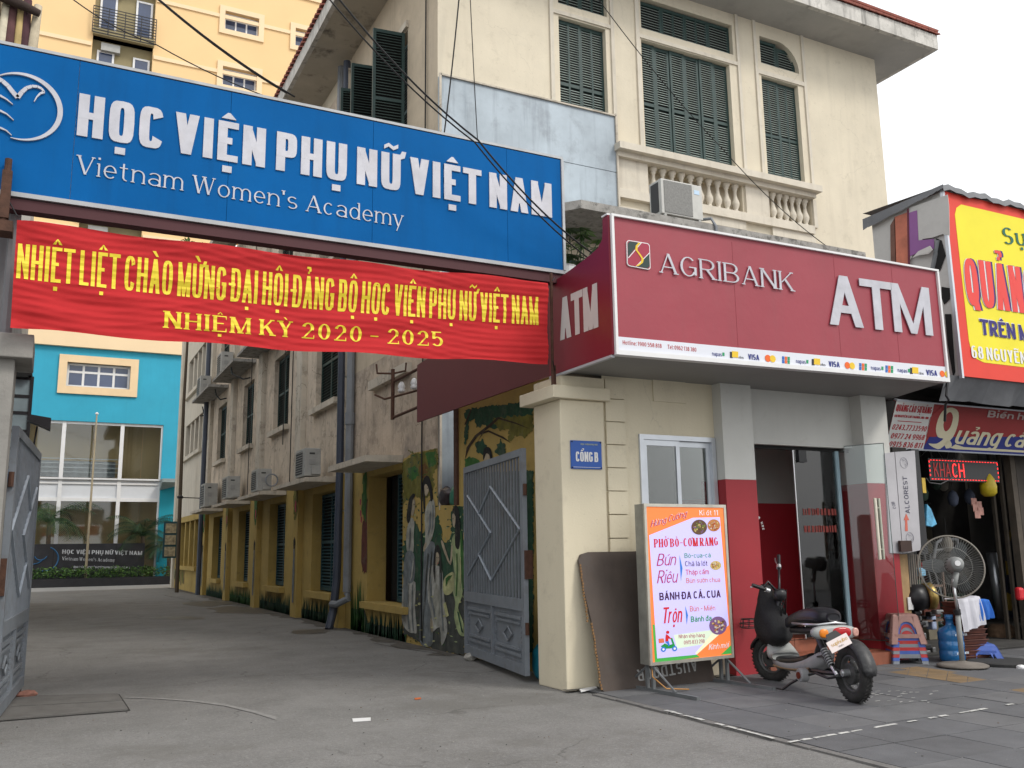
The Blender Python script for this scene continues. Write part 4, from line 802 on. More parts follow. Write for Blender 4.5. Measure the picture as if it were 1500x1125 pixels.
# dove emblem: ring and sweeping wings as raised strips
def ribbon(name, pts, w0, w1):
    b = MB(); q = [bp(*p_) for p_ in pts]; n = len(q)
    for i in range(n - 1):
        d = (q[i + 1] - q[i]).normalized(); nn = Vector((-d.z, 0, d.x)); 
        wa = (w0 + (w1 - w0) * i / (n - 1)); wb_ = (w0 + (w1 - w0) * (i + 1) / (n - 1))
        b.prism([q[i] - nn * wa + Vector((0, -.02, 0)), q[i + 1] - nn * wb_ + Vector((0, -.02, 0)), q[i + 1] + nn * wb_ + Vector((0, -.02, 0)), q[i] + nn * wa + Vector((0, -.02, 0))], (0, .022, 0))
    b.build(name, letterm, bs)
cE = bp(30, 157); rE = (bp(88, 160) - cE).length
b = MB(); n = 40
for i in range(n):
    a0, a1 = math.radians(-100 + i * 230 / n), math.radians(-100 + (i + 1) * 230 / n)
    th = lambda t: .003 + .02 * math.sin(math.pi * min(1, max(0, t)))
    w0, w1 = th(i / n), th((i + 1) / n); f_ = lambda a, r: cE + Vector((math.cos(a) * r, -.02, math.sin(a) * r * .98))
    b.prism([f_(a0, rE - w0), f_(a0, rE + w0), f_(a1, rE + w1), f_(a1, rE - w1)], (0, .022, 0))
b.build('emblem_ring', letterm, bs)
ribbon('emblem_wing', [(-14, 112), (-5, 115), (4, 120), (12, 127), (19, 136), (26, 144)], .018, .02)
ribbon('emblem_wing', [(26, 144), (32, 136), (39, 130), (47, 127.5), (55, 128), (61, 131), (65, 136)], .02, .008)
ribbon('emblem_wing', [(65, 136), (59, 138), (54, 143), (50, 150)], .012, .003)
ribbon('emblem_wing', [(-10, 140), (0, 141), (9, 146), (19, 154)], .014, .003); ribbon('emblem_wing', [(-10, 162), (0, 163), (10, 168), (20, 177)], .013, .003); ribbon('emblem_wing', [(-10, 188), (0, 188), (9, 192), (17, 199)], .012, .003)
b = MB(); b.box(-.56, -.48, BY - .1, BY - .03, 4.55, 5.0); b.tube([(-.52, BY - .06, 4.5), (-.52, BY - .06, 5.12)], .03, 8); b.box(-.66, -.44, BY - .12, BY + .1, 4.42, 4.52); b.build('bracket', rust, bs)
# ================================================================ red banner
bn = thing('banner', 'red cloth banner with yellow congratulation text hung under the blue sign', 'banner', (2.3, 8.93, 3.6))
q00, q10, q11, q01 = at(15, 480, 'y', 8.9), at(803, 532, 'y', 8.9), at(803, 413, 'y', 8.9), at(25, 322, 'y', 8.9)
def bw(u, v):
    p_ = q00.lerp(q10, u).lerp(q01.lerp(q11, u), v)
    fold = .008 * math.sin(v * 17 + 5 * math.sin(u * 5) + u * 7) + .007 * abs(math.sin(v * 23 + 3 * math.sin(u * 7 + 1) - u * 11)) ** .5 + .004 * abs(math.sin(v * 41 - u * 19 + 2 * math.sin(u * 13))) ** .5 + .003 * math.sin(v * 90 + u * 40 + 3 * math.sin(u * 17)) + .012 * math.sin(u * 60 + v * 9) * (1 - min(1, u * 12) * min(1, (1 - u) * 12))
    fold += .035 * math.sin(u * 3.14) * math.sin(v * 3.1 + .5) + .006 * math.sin((v - .25) * 30 * (1 - .5 * u) + u * 4) * math.exp(-((v - .3) * 3) ** 2)
    dz = -.035 * math.sin(u * math.pi) * (1 - abs(v - .5) * .4) + (.012 * math.sin(u * 24) if v < .02 or v > .98 else 0)
    return p_ + Vector((0, fold - .0, dz))
b = MB(); NU, NV = 260, 80; vs = [tuple(bw(i / NU, j / NV)) for j in range(NV + 1) for i in range(NU + 1)]
b.add(vs, [(j * (NU + 1) + i, j * (NU + 1) + i + 1, (j + 1) * (NU + 1) + i + 1, (j + 1) * (NU + 1) + i) for j in range(NV) for i in range(NU)])
bm_ = mat('banner_red', (.56, .034, .038), .8, .08, 2, .25, 260, spec=.15)
nb = bm_.node_tree; tr = nb.nodes.new('ShaderNodeBsdfTranslucent'); tr.inputs[0].default_value = (.6, .02, .02, 1); ms = nb.nodes.new('ShaderNodeMixShader'); ms.inputs[0].default_value = .22
nb.links.new(nb.nodes['Principled BSDF'].outputs[0], ms.inputs[1]); nb.links.new(tr.outputs[0], ms.inputs[2]); nb.links.new(ms.outputs[0], nb.nodes['Material Output'].inputs[0])
b.build('cloth', bm_, bn, True)
# letters printed on the cloth follow its folds
def uvtext(s, P, u0, v0, u1, v1, h0, h1):
    b = MB(); x = 0; out = []
    for ch in s:
        pl, adv = glyph(ch, P); out.append((pl, x)); x += adv + (P['gap'] if ch != ' ' else 0)
    tot = x - P['gap']
    for pl, x0 in out:
        li = 0
        for q in pl:
            if isinstance(q, tuple): dz = .00023 * q[2]; q = q[1]
            else: li += 1; dz = .0003 * li
            # subdivide tall quads so that print hugs the folds
            def P2(a, c):
                t = (x0 + a) / tot; return bw(u0 + (u1 - u0) * t, v0 + (v1 - v0) * t + c * (h0 + (h1 - h0) * t)) + Vector((0, -.0035 - dz, 0))
            hh = max(p_[1] for p_ in q) - min(p_[1] for p_ in q); ns = max(1, int(hh / .07))
            if len(q) == 4:
                for i in range(ns):
                    t0, t1 = i / ns, (i + 1) / ns; L = lambda A, B, t: (A[0] + (B[0] - A[0]) * t, A[1] + (B[1] - A[1]) * t)
                    b.quad(P2(*L(q[0], q[3], t0)), P2(*L(q[1], q[2], t0)), P2(*L(q[1], q[2], t1)), P2(*L(q[0], q[3], t1)))
    return b.build('lettering', mat('banner_yellow', (.74, .58, .03), .6, .05), bn)
def puv(px, py):
    p_ = at(px, py, 'y', 8.9); u = (p_.x - q00.x) / (q10.x - q00.x); z0 = q00.z + (q10.z - q00.z) * u; z1 = q01.z + (q11.z - q01.z) * u; return u, (p_.z - z0) / (z1 - z0)
BFAT = dict(wv=.135, wh=.1, sx=.36, n=3.2, gap=.075)
a, c = puv(25, 409), puv(788, 478); t0, t1 = puv(29, 357), puv(790, 437)
uvtext('NHIỆT LIỆT CHÀO MỪNG ĐẠI HỘI ĐẢNG BỘ HỌC VIỆN PHỤ NỮ VIỆT NAM', BFAT, a[0], a[1] + .01, c[0], c[1] + .02, t0[1] - a[1], t1[1] - c[1])
a, c = puv(241, 479), puv(650, 507); t0, t1 = puv(243, 454), puv(650, 485)
uvtext('NHIỆM KỲ 2020 - 2025', dict(SERIFB, gap=.24), a[0], a[1] + .02, c[0], c[1] + .02, t0[1] - a[1], t1[1] - c[1])
b = MB(); b.tube([(-.41, 8.9, 4.56), (-.5, 9.02, 4.75)], .006, 5); b.tube([(5.1, 8.9, 4.64), (5.2, 9.02, 4.72)], .006, 5); b.tube([(5.08, 8.9, 3.68), (5.18, 9.03, 3.6)], .006, 5); b.build('ties', wire, bn)['kind'] = 'stuff'
MB().tube([(5.13, 9.0, 3.42), (5.12, 8.96, 4.75)], .018, 8).build('pole', rust, bn)
# ================================================================ far apartment tower and cyan block
ty = 58.0; tf = front(ty); TP = 4.02
tw = thing('apartment_tower', 'tall pale orange apartment tower with balconies at the end of the alley', 'building', (5, ty, 0))
torange = mat('tower_orange', (.76, .53, .27), .85, .03, .3, .05, 20); tband = mat('tower_band', (.78, .6, .38), .8, .03, .5)
cols = [(8.43, 10.7), (13.15, 15.4)]
tz = [32.04 + TP * i for i in range(-5, 5)]
holes = [(a, c, z, z + 1.36) for a, c in cols for z in tz] + [(.6, 4.12, 13.9 + TP * i, 13.9 + TP * i + 3.6) for i in range(0, 7)]
w = MB(); grid_wall(w, tf, -12, 24, 13.3, 62, holes, .5); w.quad((-12, ty, 13.3), (-12, 75, 13.3), (-12, 75, 62), (-12, ty, 62)); w.build('wall', torange, tw)
fbox(MB(), tf, -12, 24, .0, 16, -.0, 13.28).build('lower_wall', torange, tw)
for z in [14.0 + TP * i for i in range(0, 11)]:
    for xa, xb in ((-12, .55), (4.17, 24)): fbox(MB(), tf, xa, xb, -.09, -.005, z + 2.75, z + 3.0).build('string_course', tband, tw)
def win(parent, f, x0, x1, z0, z1, n, d=.1, fw=.1, frame=white, glassm=gld, trans=.3, surround=None, sw=.35):
    b = MB(); 
    for bx in ((x0, x1, z0, z0 + fw), (x0, x1, z1 - fw, z1)): fbox(b, f, bx[0], bx[1], d, d + .08, bx[2], bx[3])
    for i in range(n + 1): x = x0 + (x1 - x0 - fw) * i / n; fbox(b, f, x, x + fw, d + .002, d + .078, z0 + fw, z1 - fw)
    if trans: zt = z1 - (z1 - z0) * trans; fbox(b, f, x0 + fw, x1 - fw, d + .004, d + .076, zt - fw / 2, zt + fw / 2)
    o = b.build('window_frame', frame, parent)
    for i in range(n): xa = x0 + (x1 - x0) * i / n + .04; fbox(MB(), f, xa, xa + (x1 - x0) / n - .06, d + .03, d + .045, z0 + .03, z1 - .03).build('pane', glassm, o)
    if surround:
        b = MB(); 
        for bx in ((x0 - sw, x1 + sw, z1, z1 + sw), (x0 - sw, x1 + sw, z0 - sw, z0), (x0 - sw, x0, z0, z1), (x1, x1 + sw, z0, z1)): fbox(b, f, bx[0], bx[1], -.12, -.004, bx[2], bx[3])
        b.build('window_surround', surround, parent)
    return o
bg_ = mat('bluish_window_glass', (.04, .06, .12), .1, .3, .5, spec=.8)
for a, c in cols:
    for z in tz:
        if z > 28 : win(tw, tf, a + .02, c - .02, z + .02, z + 1.34, 3, .25, .1, white, bg_, .3, tband if a < 12 or True else None)
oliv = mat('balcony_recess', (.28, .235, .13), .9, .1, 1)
for i in range(0, 7):
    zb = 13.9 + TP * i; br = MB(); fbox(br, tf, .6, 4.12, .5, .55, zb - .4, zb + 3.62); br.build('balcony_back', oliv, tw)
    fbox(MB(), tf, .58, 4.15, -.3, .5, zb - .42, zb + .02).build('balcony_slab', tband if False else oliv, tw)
    if i in (0, 1, 2, 4, 5, 6):
        b = MB(); k = 10
        for j in range(k): zz = zb - .35 + j * (1.75 / (k - 1)); fbox(b, tf, .5, 4.22, -.34, -.31, zz, zz + .05)
        for x in (.5, 1.4, 2.35, 3.3, 4.18): fbox(b, tf, x, x + .05, -.345, -.305, zb - .35, zb + 1.45)
        b.build('balcony_railing', mat('black_rail', (.015, .015, .018), .6, 0), tw)
        for x0 in (.9, 3.0): win(tw, lambda x, d, z: tf(x, d + .33, z), x0, x0 + 1.0, zb + .02, zb + 2.9, 1, .05, .12, white, bg_, 0)
        b = MB(); fbox(b, tf, 1.1, 2.2, .1, .49, zb - 1.2, zb - .7); b.build('ac_unit', acm, tw)
# cyan academy block
cf = front(56.0); cb = thing('academy_block', 'cyan academy block with cream framed window and tall glazed entrance', 'building', (2, 56, 0))
cyan = mat('cyan_paint', (.03, .33, .48), .75, .08, .5, .06, 20, streak=.3, scol=(.02, .24, .36), blot=.12, bcol=(.06, .36, .48), bsc=.7); cy2 = mat('deep_cyan_paint', (.01, .27, .36), .75, .05, .5)
w = MB(); grid_wall(w, cf, -9, 6.74, 5.75, 13.2, [(.3, 4.0, 10.78, 12.5), (-6, 5.78, 5.75, 9.0)], .3); w.quad((6.74, 56, 0), (6.74, 58, 0), (6.74, 58, 13.2), (6.74, 56, 13.2)); w.build('wall', cyan, cb)
w = MB(); grid_wall(w, cf, -9, 6.74, 0, 5.75, [(-6, 5.78, 0, 5.75)], .3); w.build('lower_wall', cy2, cb)
fbox(MB(), cf, -9.1, 7.0, -.25, 2, 13.2, 14.05).build('cornice', tband, cb)
cs = mat('cream_surround', (.75, .56, .34), .8, .04)
win(cb, cf, .52, 3.82, 10.95, 12.32, 4, .2, .12, white, bg_, .36, cs, .42)
# glazed front
frx = [-6, -2.4, .5, 3.5, 5.68]
for i, x in enumerate(frx): fbox(MB(), cf, x, x + .2, .1, .3, 0, 9.0).build('mullion', white, cb)
for z0, z1 in ((8.85, 9.0), (5.7, 5.85), (4.55, 4.75), (5.5, 5.6)): fbox(MB(), cf, -6, 5.7, .12, .28, z0, z1).build('transom', white, cb)
fbox(MB(), cf, -6, 5.75, .2, .24, 4.75, 5.7).build('spandrel', mat('spandrel_white', (.6, .62, .65), .6, .04), cb)
for x0, x1 in zip(frx, frx[1:]):
    for a, c in ((x0 + .2, (x0 + x1 + .2) / 2), ((x0 + x1 + .2) / 2 + .03, x1)):
        fbox(MB(), cf, a, c, .2, .22, 5.85, 8.85).build('pane', gl, cb); fbox(MB(), cf, a, c, .2, .22, 0, 4.55).build('pane', gl, cb)
b = MB(); fbox(b, cf, -6, 5.7, 3.0, 3.1, 5.8, 9); b.build('hall_back', mat('hall_tan', (.38, .3, .17), .8, .1, .6), cb)
fbox(MB(), cf, -6, 5.7, 3.0, 3.1, 0, 4.8).build('hall_back', dark, cb); fbox(MB(), cf, -6, 5.7, .3, 3.0, 5.6, 5.7).build('hall_floor', greyw, cb)
for x0, x1, m_ in ((1.0, 3.2, mat('hall_dark', (.05, .055, .06), .5, .3)), (-1.8, .2, MATS['hall_dark']), (3.9, 4.5, MATS['hall_dark']), (4.7, 5.6, mat('hall_pale', (.55, .6, .6), .6, .1)), (-.9, -.2, MATS['hall_pale']), (.45, 1.0, MATS['hall_tan'])): fbox(MB(), cf, x0, x1, 2.8, 2.9, 6.0, 8.6).build('hall_panel', m_, cb)
fbox(MB(), cf, -.6, 3.4, 1.0, 1.05, 5.95, 6.85).build('hall_banner', mat('pale_banner', (.4, .42, .45), .6, .5, 1.3), cb)
b = MB()
for z in (6.2, 6.45, 6.7, 6.95): fbox(b, cf, -.7, 3.7, .8, .84, z, z + .04)
b.build('railing', chrome, cb)
b = MB(); b.hexa([tuple(cf(5.75, -1.2, 5.6)), tuple(cf(7.1, -1.2, 5.6)), tuple(cf(7.1, 0, 5.6)), tuple(cf(5.75, 0, 5.2))], [tuple(cf(5.75, -1.2, 5.8)), tuple(cf(7.1, -1.2, 5.8)), tuple(cf(7.1, 0, 5.8)), tuple(cf(5.75, 0, 5.8))]); b.build('entrance_canopy', mat('canopy_grey', (.25, .3, .3), .6, .1), cb)
# stone name wall, hedge, flagpole
nw = thing('name_wall', 'dark stone name wall with academy lettering in front of the cyan block', 'sign', (2, 54, 0))
MB().box(-6, 4.95, 54, 54.4, .3, 2.2).build('stone_wall', mat('dark_granite', (.03, .03, .035), .35, .3, 2), nw)
for i in range(4): MB().box(-1 + i * 1.5, -.985 + i * 1.5, 53.992, 54, .3, 2.2).build('joint', dark, nw)
sl_ = mat('silver_letter', (.6, .62, .65), .35, .3, 3, metal=.3); c54 = lambda x, y: at(x, y, 'y', 53.98)
IT = dict(wv=.2, wh=.15, sx=.62, n=2.6, gap=.12)
text('HỌC VIỆN PHỤ NỮ VIỆT NAM', IT, c54(91, 811), c54(208, 813), c54(91, 805), (0, -1, 0), sl_, parent=nw); text("Vietnam Women's Academy", dict(SERIFB), c54(91, 820.5), c54(168, 823), c54(91, 815.5), (0, -1, 0), sl_, parent=nw)
text('ĐỊA CHỈ 68 NGUYỄN CHÍ THANH ĐỐNG ĐA HÀ NỘI', SANS, c54(108, 832), c54(190, 833), c54(108, 829), (0, -1, 0), sl_, parent=nw); text('ĐT', SANS, c54(108, 836.5), c54(114, 837), c54(108, 834), (0, -1, 0), sl_, parent=nw)
b = MB(); b.torus(c54(66, 819), .62, .035, (0, 1, 0), 30, 4, -70, 110); b.torus(c54(50, 812), .5, .03, (0, 1, 0), 20, 4, 30, 140); b.torus(c54(60, 812), .3, .03, (0, 1, 0), 20, 4, 20, 160); b.build('emblem', mat('blue_steel', (.05, .16, .32), .3, .1, metal=.4), nw)
pl_ = MB().box(-6.5, 6.6, 52.6, 53.8, 0, .42).build('planter', mat('dark_stone', (.025, .025, .028), .5, .2, 3)); tag(pl_, 'low dark stone planter holding the clipped hedge', 'planter')
def leaves(mb, c, R, n, s0, s1, seed=0, flat=1.0, mats=3):
    r = random.Random(seed)
    for _ in range(n):
        while True:
            p_ = Vector((r.uniform(-1, 1), r.uniform(-1, 1), r.uniform(-1, 1)))
            if .25 < p_.length < 1: break
        q = Vector((c[0] + p_.x * R[0], c[1] + p_.y * R[1], c[2] + p_.z * R[2])); a = Vector((r.uniform(-1, 1), r.uniform(-1, 1), r.uniform(-.6, .6))).normalized(); bb = a.cross(Vector((r.uniform(-1, 1), r.uniform(-1, 1), r.uniform(-1, 1)))).normalized(); s = r.uniform(s0, s1)
        mb.mi = r.randrange(mats); mb.quad(q - a * s, q + bb * s * .4, q + a * s, q - bb * s * .4)
b = MB(); r = random.Random(5)
for i in range(60): leaves(b, (-6.3 + i * .21, 53.2, .7 + r.uniform(-.04, .04)), (.25, .5, .32), 60, .05, .1, i)
o = b.build('hedge', leafm); tag(o, 'clipped green hedge in front of the dark name wall', 'hedge'); o['kind'] = 'stuff'
fp = MB(); fp.tube([(2.1, 53.9, .3), (2.12, 53.9, 9.1)], [.07, .04], 8); o = fp.build('flagpole', mat('pole_tan', (.36, .3, .2), .4, .1)); tag(o, 'tall bare flagpole standing behind the name wall', 'flagpole'); MB().lathe([(.02, 0), (.09, .05), (.09, .1), (.01, .16)], (2.12, 53.9, 9.1), 8).build('finial', white, o)
# palms
def palm(x, y, h, R, seed, label):
    t = thing('palm_tree', label, 'palm tree', (x, y, 0), 'palms in front of the cyan block'); r = random.Random(seed)
    b = MB(); b.tube([(x, y, 0), (x + .05, y, h * .5), (x, y, h)], [.16, .12, .1], 8); b.build('trunk', mat('palm_trunk', (.12, .09, .06), .9, .3, 6, .3, 40), t)
    for i in range(16):
        a = 2 * math.pi * i / 16 + r.uniform(-.2, .2); el = r.uniform(.35, 1.15); L = R * r.uniform(.8, 1.1); b = MB(); pr = Vector((x, y, h)); d = Vector((math.cos(a) * math.cos(el), math.sin(a) * math.cos(el), math.sin(el)))
        for k in range(12):
            nx = pr + d * (L / 12); side_ = d.cross(Vector((0, 0, 1))).normalized(); lw = .55 * R * .5 * math.sin(math.pi * (k + 1.2) / 13.5)
            for sgn in (-1, 1):
                for m2 in (0, .5):
                    base = pr.lerp(nx, m2); tip = base + side_ * sgn * lw + d * lw * .55 + Vector((0, 0, -lw * .45)); b.mi = r.randrange(2); b.quad(base, base + d * .05, tip)
            b.quad(pr - side_ * .015, nx - side_ * .015, nx + side_ * .015, pr + side_ * .015); pr = nx; d = (d + Vector((0, 0, -.17))).normalized()
        b.build('frond', [mat('palm_dark', (.012, .035, .01), .5, .3, 6), leafm[0]], t)
palm(.2, 54.9, 3.4, 3.0, 1, 'dark palm standing behind the left part of the name wall'); palm(4.9, 55.0, 2.6, 2.6, 2, 'dark palm standing behind the right end of the name wall'); palm(6.2, 54.0, 2.0, 2.0, 3, 'small palm in the corner right of the name wall')
# slim young tree peeking above the banner beyond the wing
tr_ = thing('young_tree', 'thin young tree with sparse leaves rising above the banner', 'tree', (5.1, 41, 0)); b = MB(); b.tube([(5.1, 41, 0), (5.0, 41, 8), (5.05, 41, 13.5), (4.9, 41, 15.4)], [.09, .07, .04, .015], 6)
for k in range(7): a = k * 2.4; b.tube([(5.03, 41, 12.6 + k * .35), (5.03 + math.cos(a) * .6, 41 + math.sin(a) * .6, 13.2 + k * .38)], [.02, .008], 4)
b.build('trunk', mat('thin_bark', (.08, .06, .04), .9), tr_)
b = MB(); 
for k in range(7): a = k * 2.4; leaves(b, (5.03 + math.cos(a) * .6, 41 + math.sin(a) * .5, 13.4 + k * .34), (.32, .3, .16), 26, .09, .15, k + 40)
b.build('crown', leafm, tr_)
# ================================================================ left side of the alley
lb = thing('left_building', 'grey rendered building along the left side of the alley', 'building', (-2, 14, 0))
greyr = mat('grey_render', (.2, .2, .21), .9, .15, 1, .2, 30, streak=.4, scol=(.1, .1, .1))
MB().box(-9, -.92, 11.5, 29.4, 0, 7.6).build('wall', greyr, lb); MB().box(-9, -1.0, 29.5, 36, 0, 12.4).build('rear_wall', mat('grey_cream_render', (.36, .34, .31), .9, .15, .6, streak=.4), lb)
MB().box(-9, -.96, 11.4, 20, 7.62, 9.0).build('upper_wall', mat('tan_boarding', (.26, .2, .13), .9, .25, 1.5, streak=.5), lb)
b = MB(); 
for i in range(5): b.box(-.92, -.86 + .03 * (i % 2), 24 + i * .9, 24.4 + i * .9, 3.4, 5.4)
b.build('blue_tarp', mat('blue_tarp', (.05, .15, .3), .6, .3, 3), lb)
b = MB(); b.box(-.9, -.3, 13.9, 14.5, 4.0, 4.1); b.box(-.9, -.34, 13.88, 14.52, 3.97, 3.995); b.build('small_awning', dark, lb)
# open dark casement window
cw = MB(); 
for z in (2.72, 2.98, 3.22, 3.47, 3.7, 3.95): cw.box(-.6, -.3, 13.98, 14.02, z, z + .04)
cw.box(-.62, -.58, 13.97, 14.03, 2.7, 4.0); cw.box(-.31, -.27, 13.97, 14.03, 2.7, 4.0); o = cw.build('casement', blackp, lb); MB().box(-.58, -.31, 13.99, 14.01, 2.72, 3.96).build('casement_pane', mat('grey_blue_pane', (.2, .25, .27), .25, .2, 3), lb)
fl = thing('floodlight', 'black floodlight bracketed beside the open casement on the left', 'lamp', (-.3, 13.5, 3.3)); b = MB(); b.hexa([(-.3, 13.4, 3.32), (-.02, 13.4, 3.2), (-.02, 13.6, 3.2), (-.3, 13.6, 3.32)], [(-.3, 13.4, 3.4), (-.02, 13.4, 3.36), (-.02, 13.6, 3.36), (-.3, 13.6, 3.4)]); b.build('housing', blackp, fl); MB().tube([(-.4, 13.5, 2.6), (-.2, 13.5, 3.0), (-.18, 13.5, 3.25)], .012, 6).build('bracket', blackp, fl)
# left gate pillar
lp = thing('left_gate_pillar', 'concrete gate pillar with moulded cap at the left edge', 'pillar', (-.65, 9.4, 0)); conp = mat('pillar_concrete', (.25, .24, .22), .9, .15, 3, .3, 30, streak=.4)
MB().box(-1.0, -.34, 9.15, 9.7, 0, 3.3).build('shaft', conp, lp); MB().box(-1.1, -.2, 9.05, 9.82, 3.302, 3.52).build('cap', conp, lp, bevel=.01)
MB().tube([(-.44, 9.3, 3.5), (-.44, 9.25, 4.75)], .05, 8).build('pole', greyr, lp); MB().box(-.9, -.5, 9.5, 9.62, 3.53, 6.0).build('rear_post', greyr, lp)
b = MB(); b.box(-.75, -.42, 9.85, 9.9, 3.6, 3.95); b.build('grille', dark, lp)
# rolled cloths and boards stored above the sign's left end
rc = thing('cloth_rolls', 'bundle of hanging cream and brown cloth strips above the left end of the blue sign', 'cloth bundle', (-1.1, 10.4, 6)); r = random.Random(9)
cols_ = [(.42, .36, .26), (.16, .1, .07), (.5, .42, .27), (.24, .17, .1), (.55, .5, .38), (.09, .04, .04), (.4, .3, .13), (.06, .025, .03)]
for i in range(9):
    x = -1.05 + i * .074; b = MB(); zt = 7.45 + r.uniform(-.15, .15); b.tube([(x, 10.2 + r.uniform(-.1, .1), 6.0), (x + r.uniform(-.03, .03), 10.2, 6.7), (x + r.uniform(-.02, .02), 10.2, zt)], [.05, .055, .04], 8); b.build('cloth_strip', mat('cloth_%d' % i, cols_[i % 8], .9, .3, 6, .3, 20), rc, True)
b = MB(); b.tube([(-1.2, 10.1, 7.4), (-.8, 10.1, 7.36), (-.42, 10.1, 7.24)], [.08, .07, .04], 8); b.build('top_roll', mat('dark_brown_cloth', (.045, .03, .025), .9, .3, 5), rc, True)
# ================================================================ overhead wires
def wire_(name, label, pts, r=.008, grp='overhead cables'):
    b = MB(); q = []
    for (p_, n_) in zip(zip(pts, pts[1:]), range(99)):
        a, c = Vector(p_[0]), Vector(p_[1])
        for i in range(10): t = i / 10; q.append(a.lerp(c, t) + Vector((0, 0, -.12 * 4 * t * (1 - t) * (1 if len(pts) < 4 else .1))))
    q.append(Vector(pts[-1])); b.tube(q, r, 5); tag(b.build(name, wire), label, 'cable', grp)
wire_('cable', 'black cable slanting across the blue sign, upper one of the pair', [at(470, -35, 'y', 8.4), at(700, 205, 'y', 8.6), at(884, 382, 'y', 8.9)], .011)
wire_('cable', 'black cable slanting across the blue sign, lower one of the pair', [at(455, -35, 'y', 8.4), at(695, 208, 'y', 8.6), at(884, 394, 'y', 8.9)], .009)
wire_('cable', 'thick cable crossing in front of the orange tower, upper one of the pair', [at(205, -25, 'y', 16), at(432, 142, 'y', 16)], .019); wire_('cable', 'thin cable just under the thick one in front of the orange tower', [at(200, -28, 'y', 16), at(420, 137, 'y', 16)], .011)
wire_('cable', 'thin cable running from the top left edge past the tower balcony', [at(95, -10, 'y', 20), at(230, 66, 'y', 20), at(440, 158, 'y', 20)], .014)
wire_('cable', 'thin wire hanging down the villa corner beside the metal sheet', [at(674, -20, 'y', 13.6), at(650, 200, 'y', 13.6)], .014); wire_('cable', 'thin pale wire hanging down in front of the metal sheet', [at(688, -20, 'y', 13.6), at(700, 215, 'y', 13.6)], .009)
wire_('cable', 'thin wire drooping diagonally across the villa windows and balcony', [at(870, -10, 'y', 13.3), at(1060, 220, 'y', 13.3), at(1210, 360, 'y', 13.0)], .009)
wire_('cable', 'cable clipped down the villa side wall near the corner', [(5.66, 14.35, 12.8), (5.66, 14.38, 9), (5.66, 14.5, 3.4), (5.66, 14.5, .1)], .014)
# ================================================================ gate leaves
def gate(label, H0, H1, flip):
    H0, H1 = Vector(H0), Vector(H1); t = thing('gate_leaf', label, 'gate', tuple(H0), 'steel gate leaves of the gateway'); U = (H1 - H0); L = U.length; U.normalize(); N = Vector((-U.y, U.x, 0)) * (1 if flip else -1)   # N faces the passage
    def f(u, d, z): return H0 + U * u + N * -d + Vector((0, 0, z))
    B = lambda u0, u1, d0, d1, z0, z1, nm='frame', m=steel: fbox(MB(), f, u0, u1, d0, d1, z0, z1).build(nm, m, t)
    B(0, .1, -.03, .03, .08, 2.78, 'stile'); B(L - .05, L, -.03, .03, .08, 2.78, 'stile'); B(.1, L - .05, -.029, .029, 2.69, 2.78, 'rail'); B(.1, L - .05, -.029, .029, .08, .2, 'rail'); B(.1, L - .05, -.029, .029, .82, .96, 'rail'); B(L / 2 - .03, L / 2 + .03, -.028, .028, .2, .82, 'rail')
    n = 21
    for i in range(n): u = .14 + (L - .24) * i / (n - 1); fbox(MB(), f, u - .018, u + .018, -.012, .012, .96, 2.69).build('bar', steel, t)
    B(.1, L - .05, .013, .016, .2, .82, 'lower_sheet')
    for a, c in ((.14, L / 2 - .06), (L / 2 + .06, L - .09)):
        b = MB(); w = (c - a); 
        for x0, x1, z0, z1 in ((a + .04, c - .04, .27, .31), (a + .04, c - .04, .71, .75), (a + .12, c - .12, .34, .37), (a + .12, c - .12, .65, .68)): fbox(b, f, x0, x1, -.016, .012, z0, z1)
        for s_ in (0, 1):
            xx = a + .04 if s_ == 0 else c - .07
            for k in range(5): fbox(b, f, xx, xx + .03, -.01, .012, .37 + k * .06, .4 + k * .06)
        b.build('pressed_moulding', steel, t)['kind'] = 'stuff'
        m = (a + c) / 2; dm = MB(); 
        for u0, z0, u1, z1 in ((m - .17, .51, m, .6), (m, .6, m + .17, .51), (m + .17, .51, m, .42), (m, .42, m - .17, .51)): dm.tube([f(u0, -.006, z0), f(u1, -.006, z1)], .012, 5)
        dm.build('diamond', steel, t)
    def lpx(px, py):
        d = RC @ Vector((px - 750, -(py - 562.5), -F)); tt = (H0 - CAM).dot(N) / d.dot(N); return CAM + d * tt + N * .03
    b = MB(); fr_ = lambda u, z: f(u * L, -.02, z)
    for path in ([(.93, 2.35), (.5, 1.78), (.93, 1.2)], [(.72, 2.05), (.5, 2.4), (.05, 1.8), (.5, 1.15), (.72, 1.5)]):
        b = MB(); b.tube([fr_(*q) for q in path], .018, 5, True); b.build('chevron', mat('chevron_paint', (.27, .31, .36), .5, .12, 4), t)
    for z in (.55, 2.2): MB().tube([f(-.02, 0, z), f(-.02, 0, z + .14)], .025, 8).build('hinge', rust, t)
    b = MB(); b.box(-.05, .05, -.05, .05, 0, .34); me = b.mesh('lock_box', rust); link('lock_box', me, t, loc=f(.02, .03, 1.2)); MB().tube([f(L - .08, 0, .1), f(L - .08, 0, .0)], .02, 6).build('foot_bolt', rust, t)
    return t
gate('grey steel gate leaf folded back along the mural wall', (5.2, 9.88, 0), (5.62, 12.59, 0), True)
gate('grey steel gate leaf standing open at the left edge', (-.31, 9.78, 0), (-.121, 12.38, 0), False)
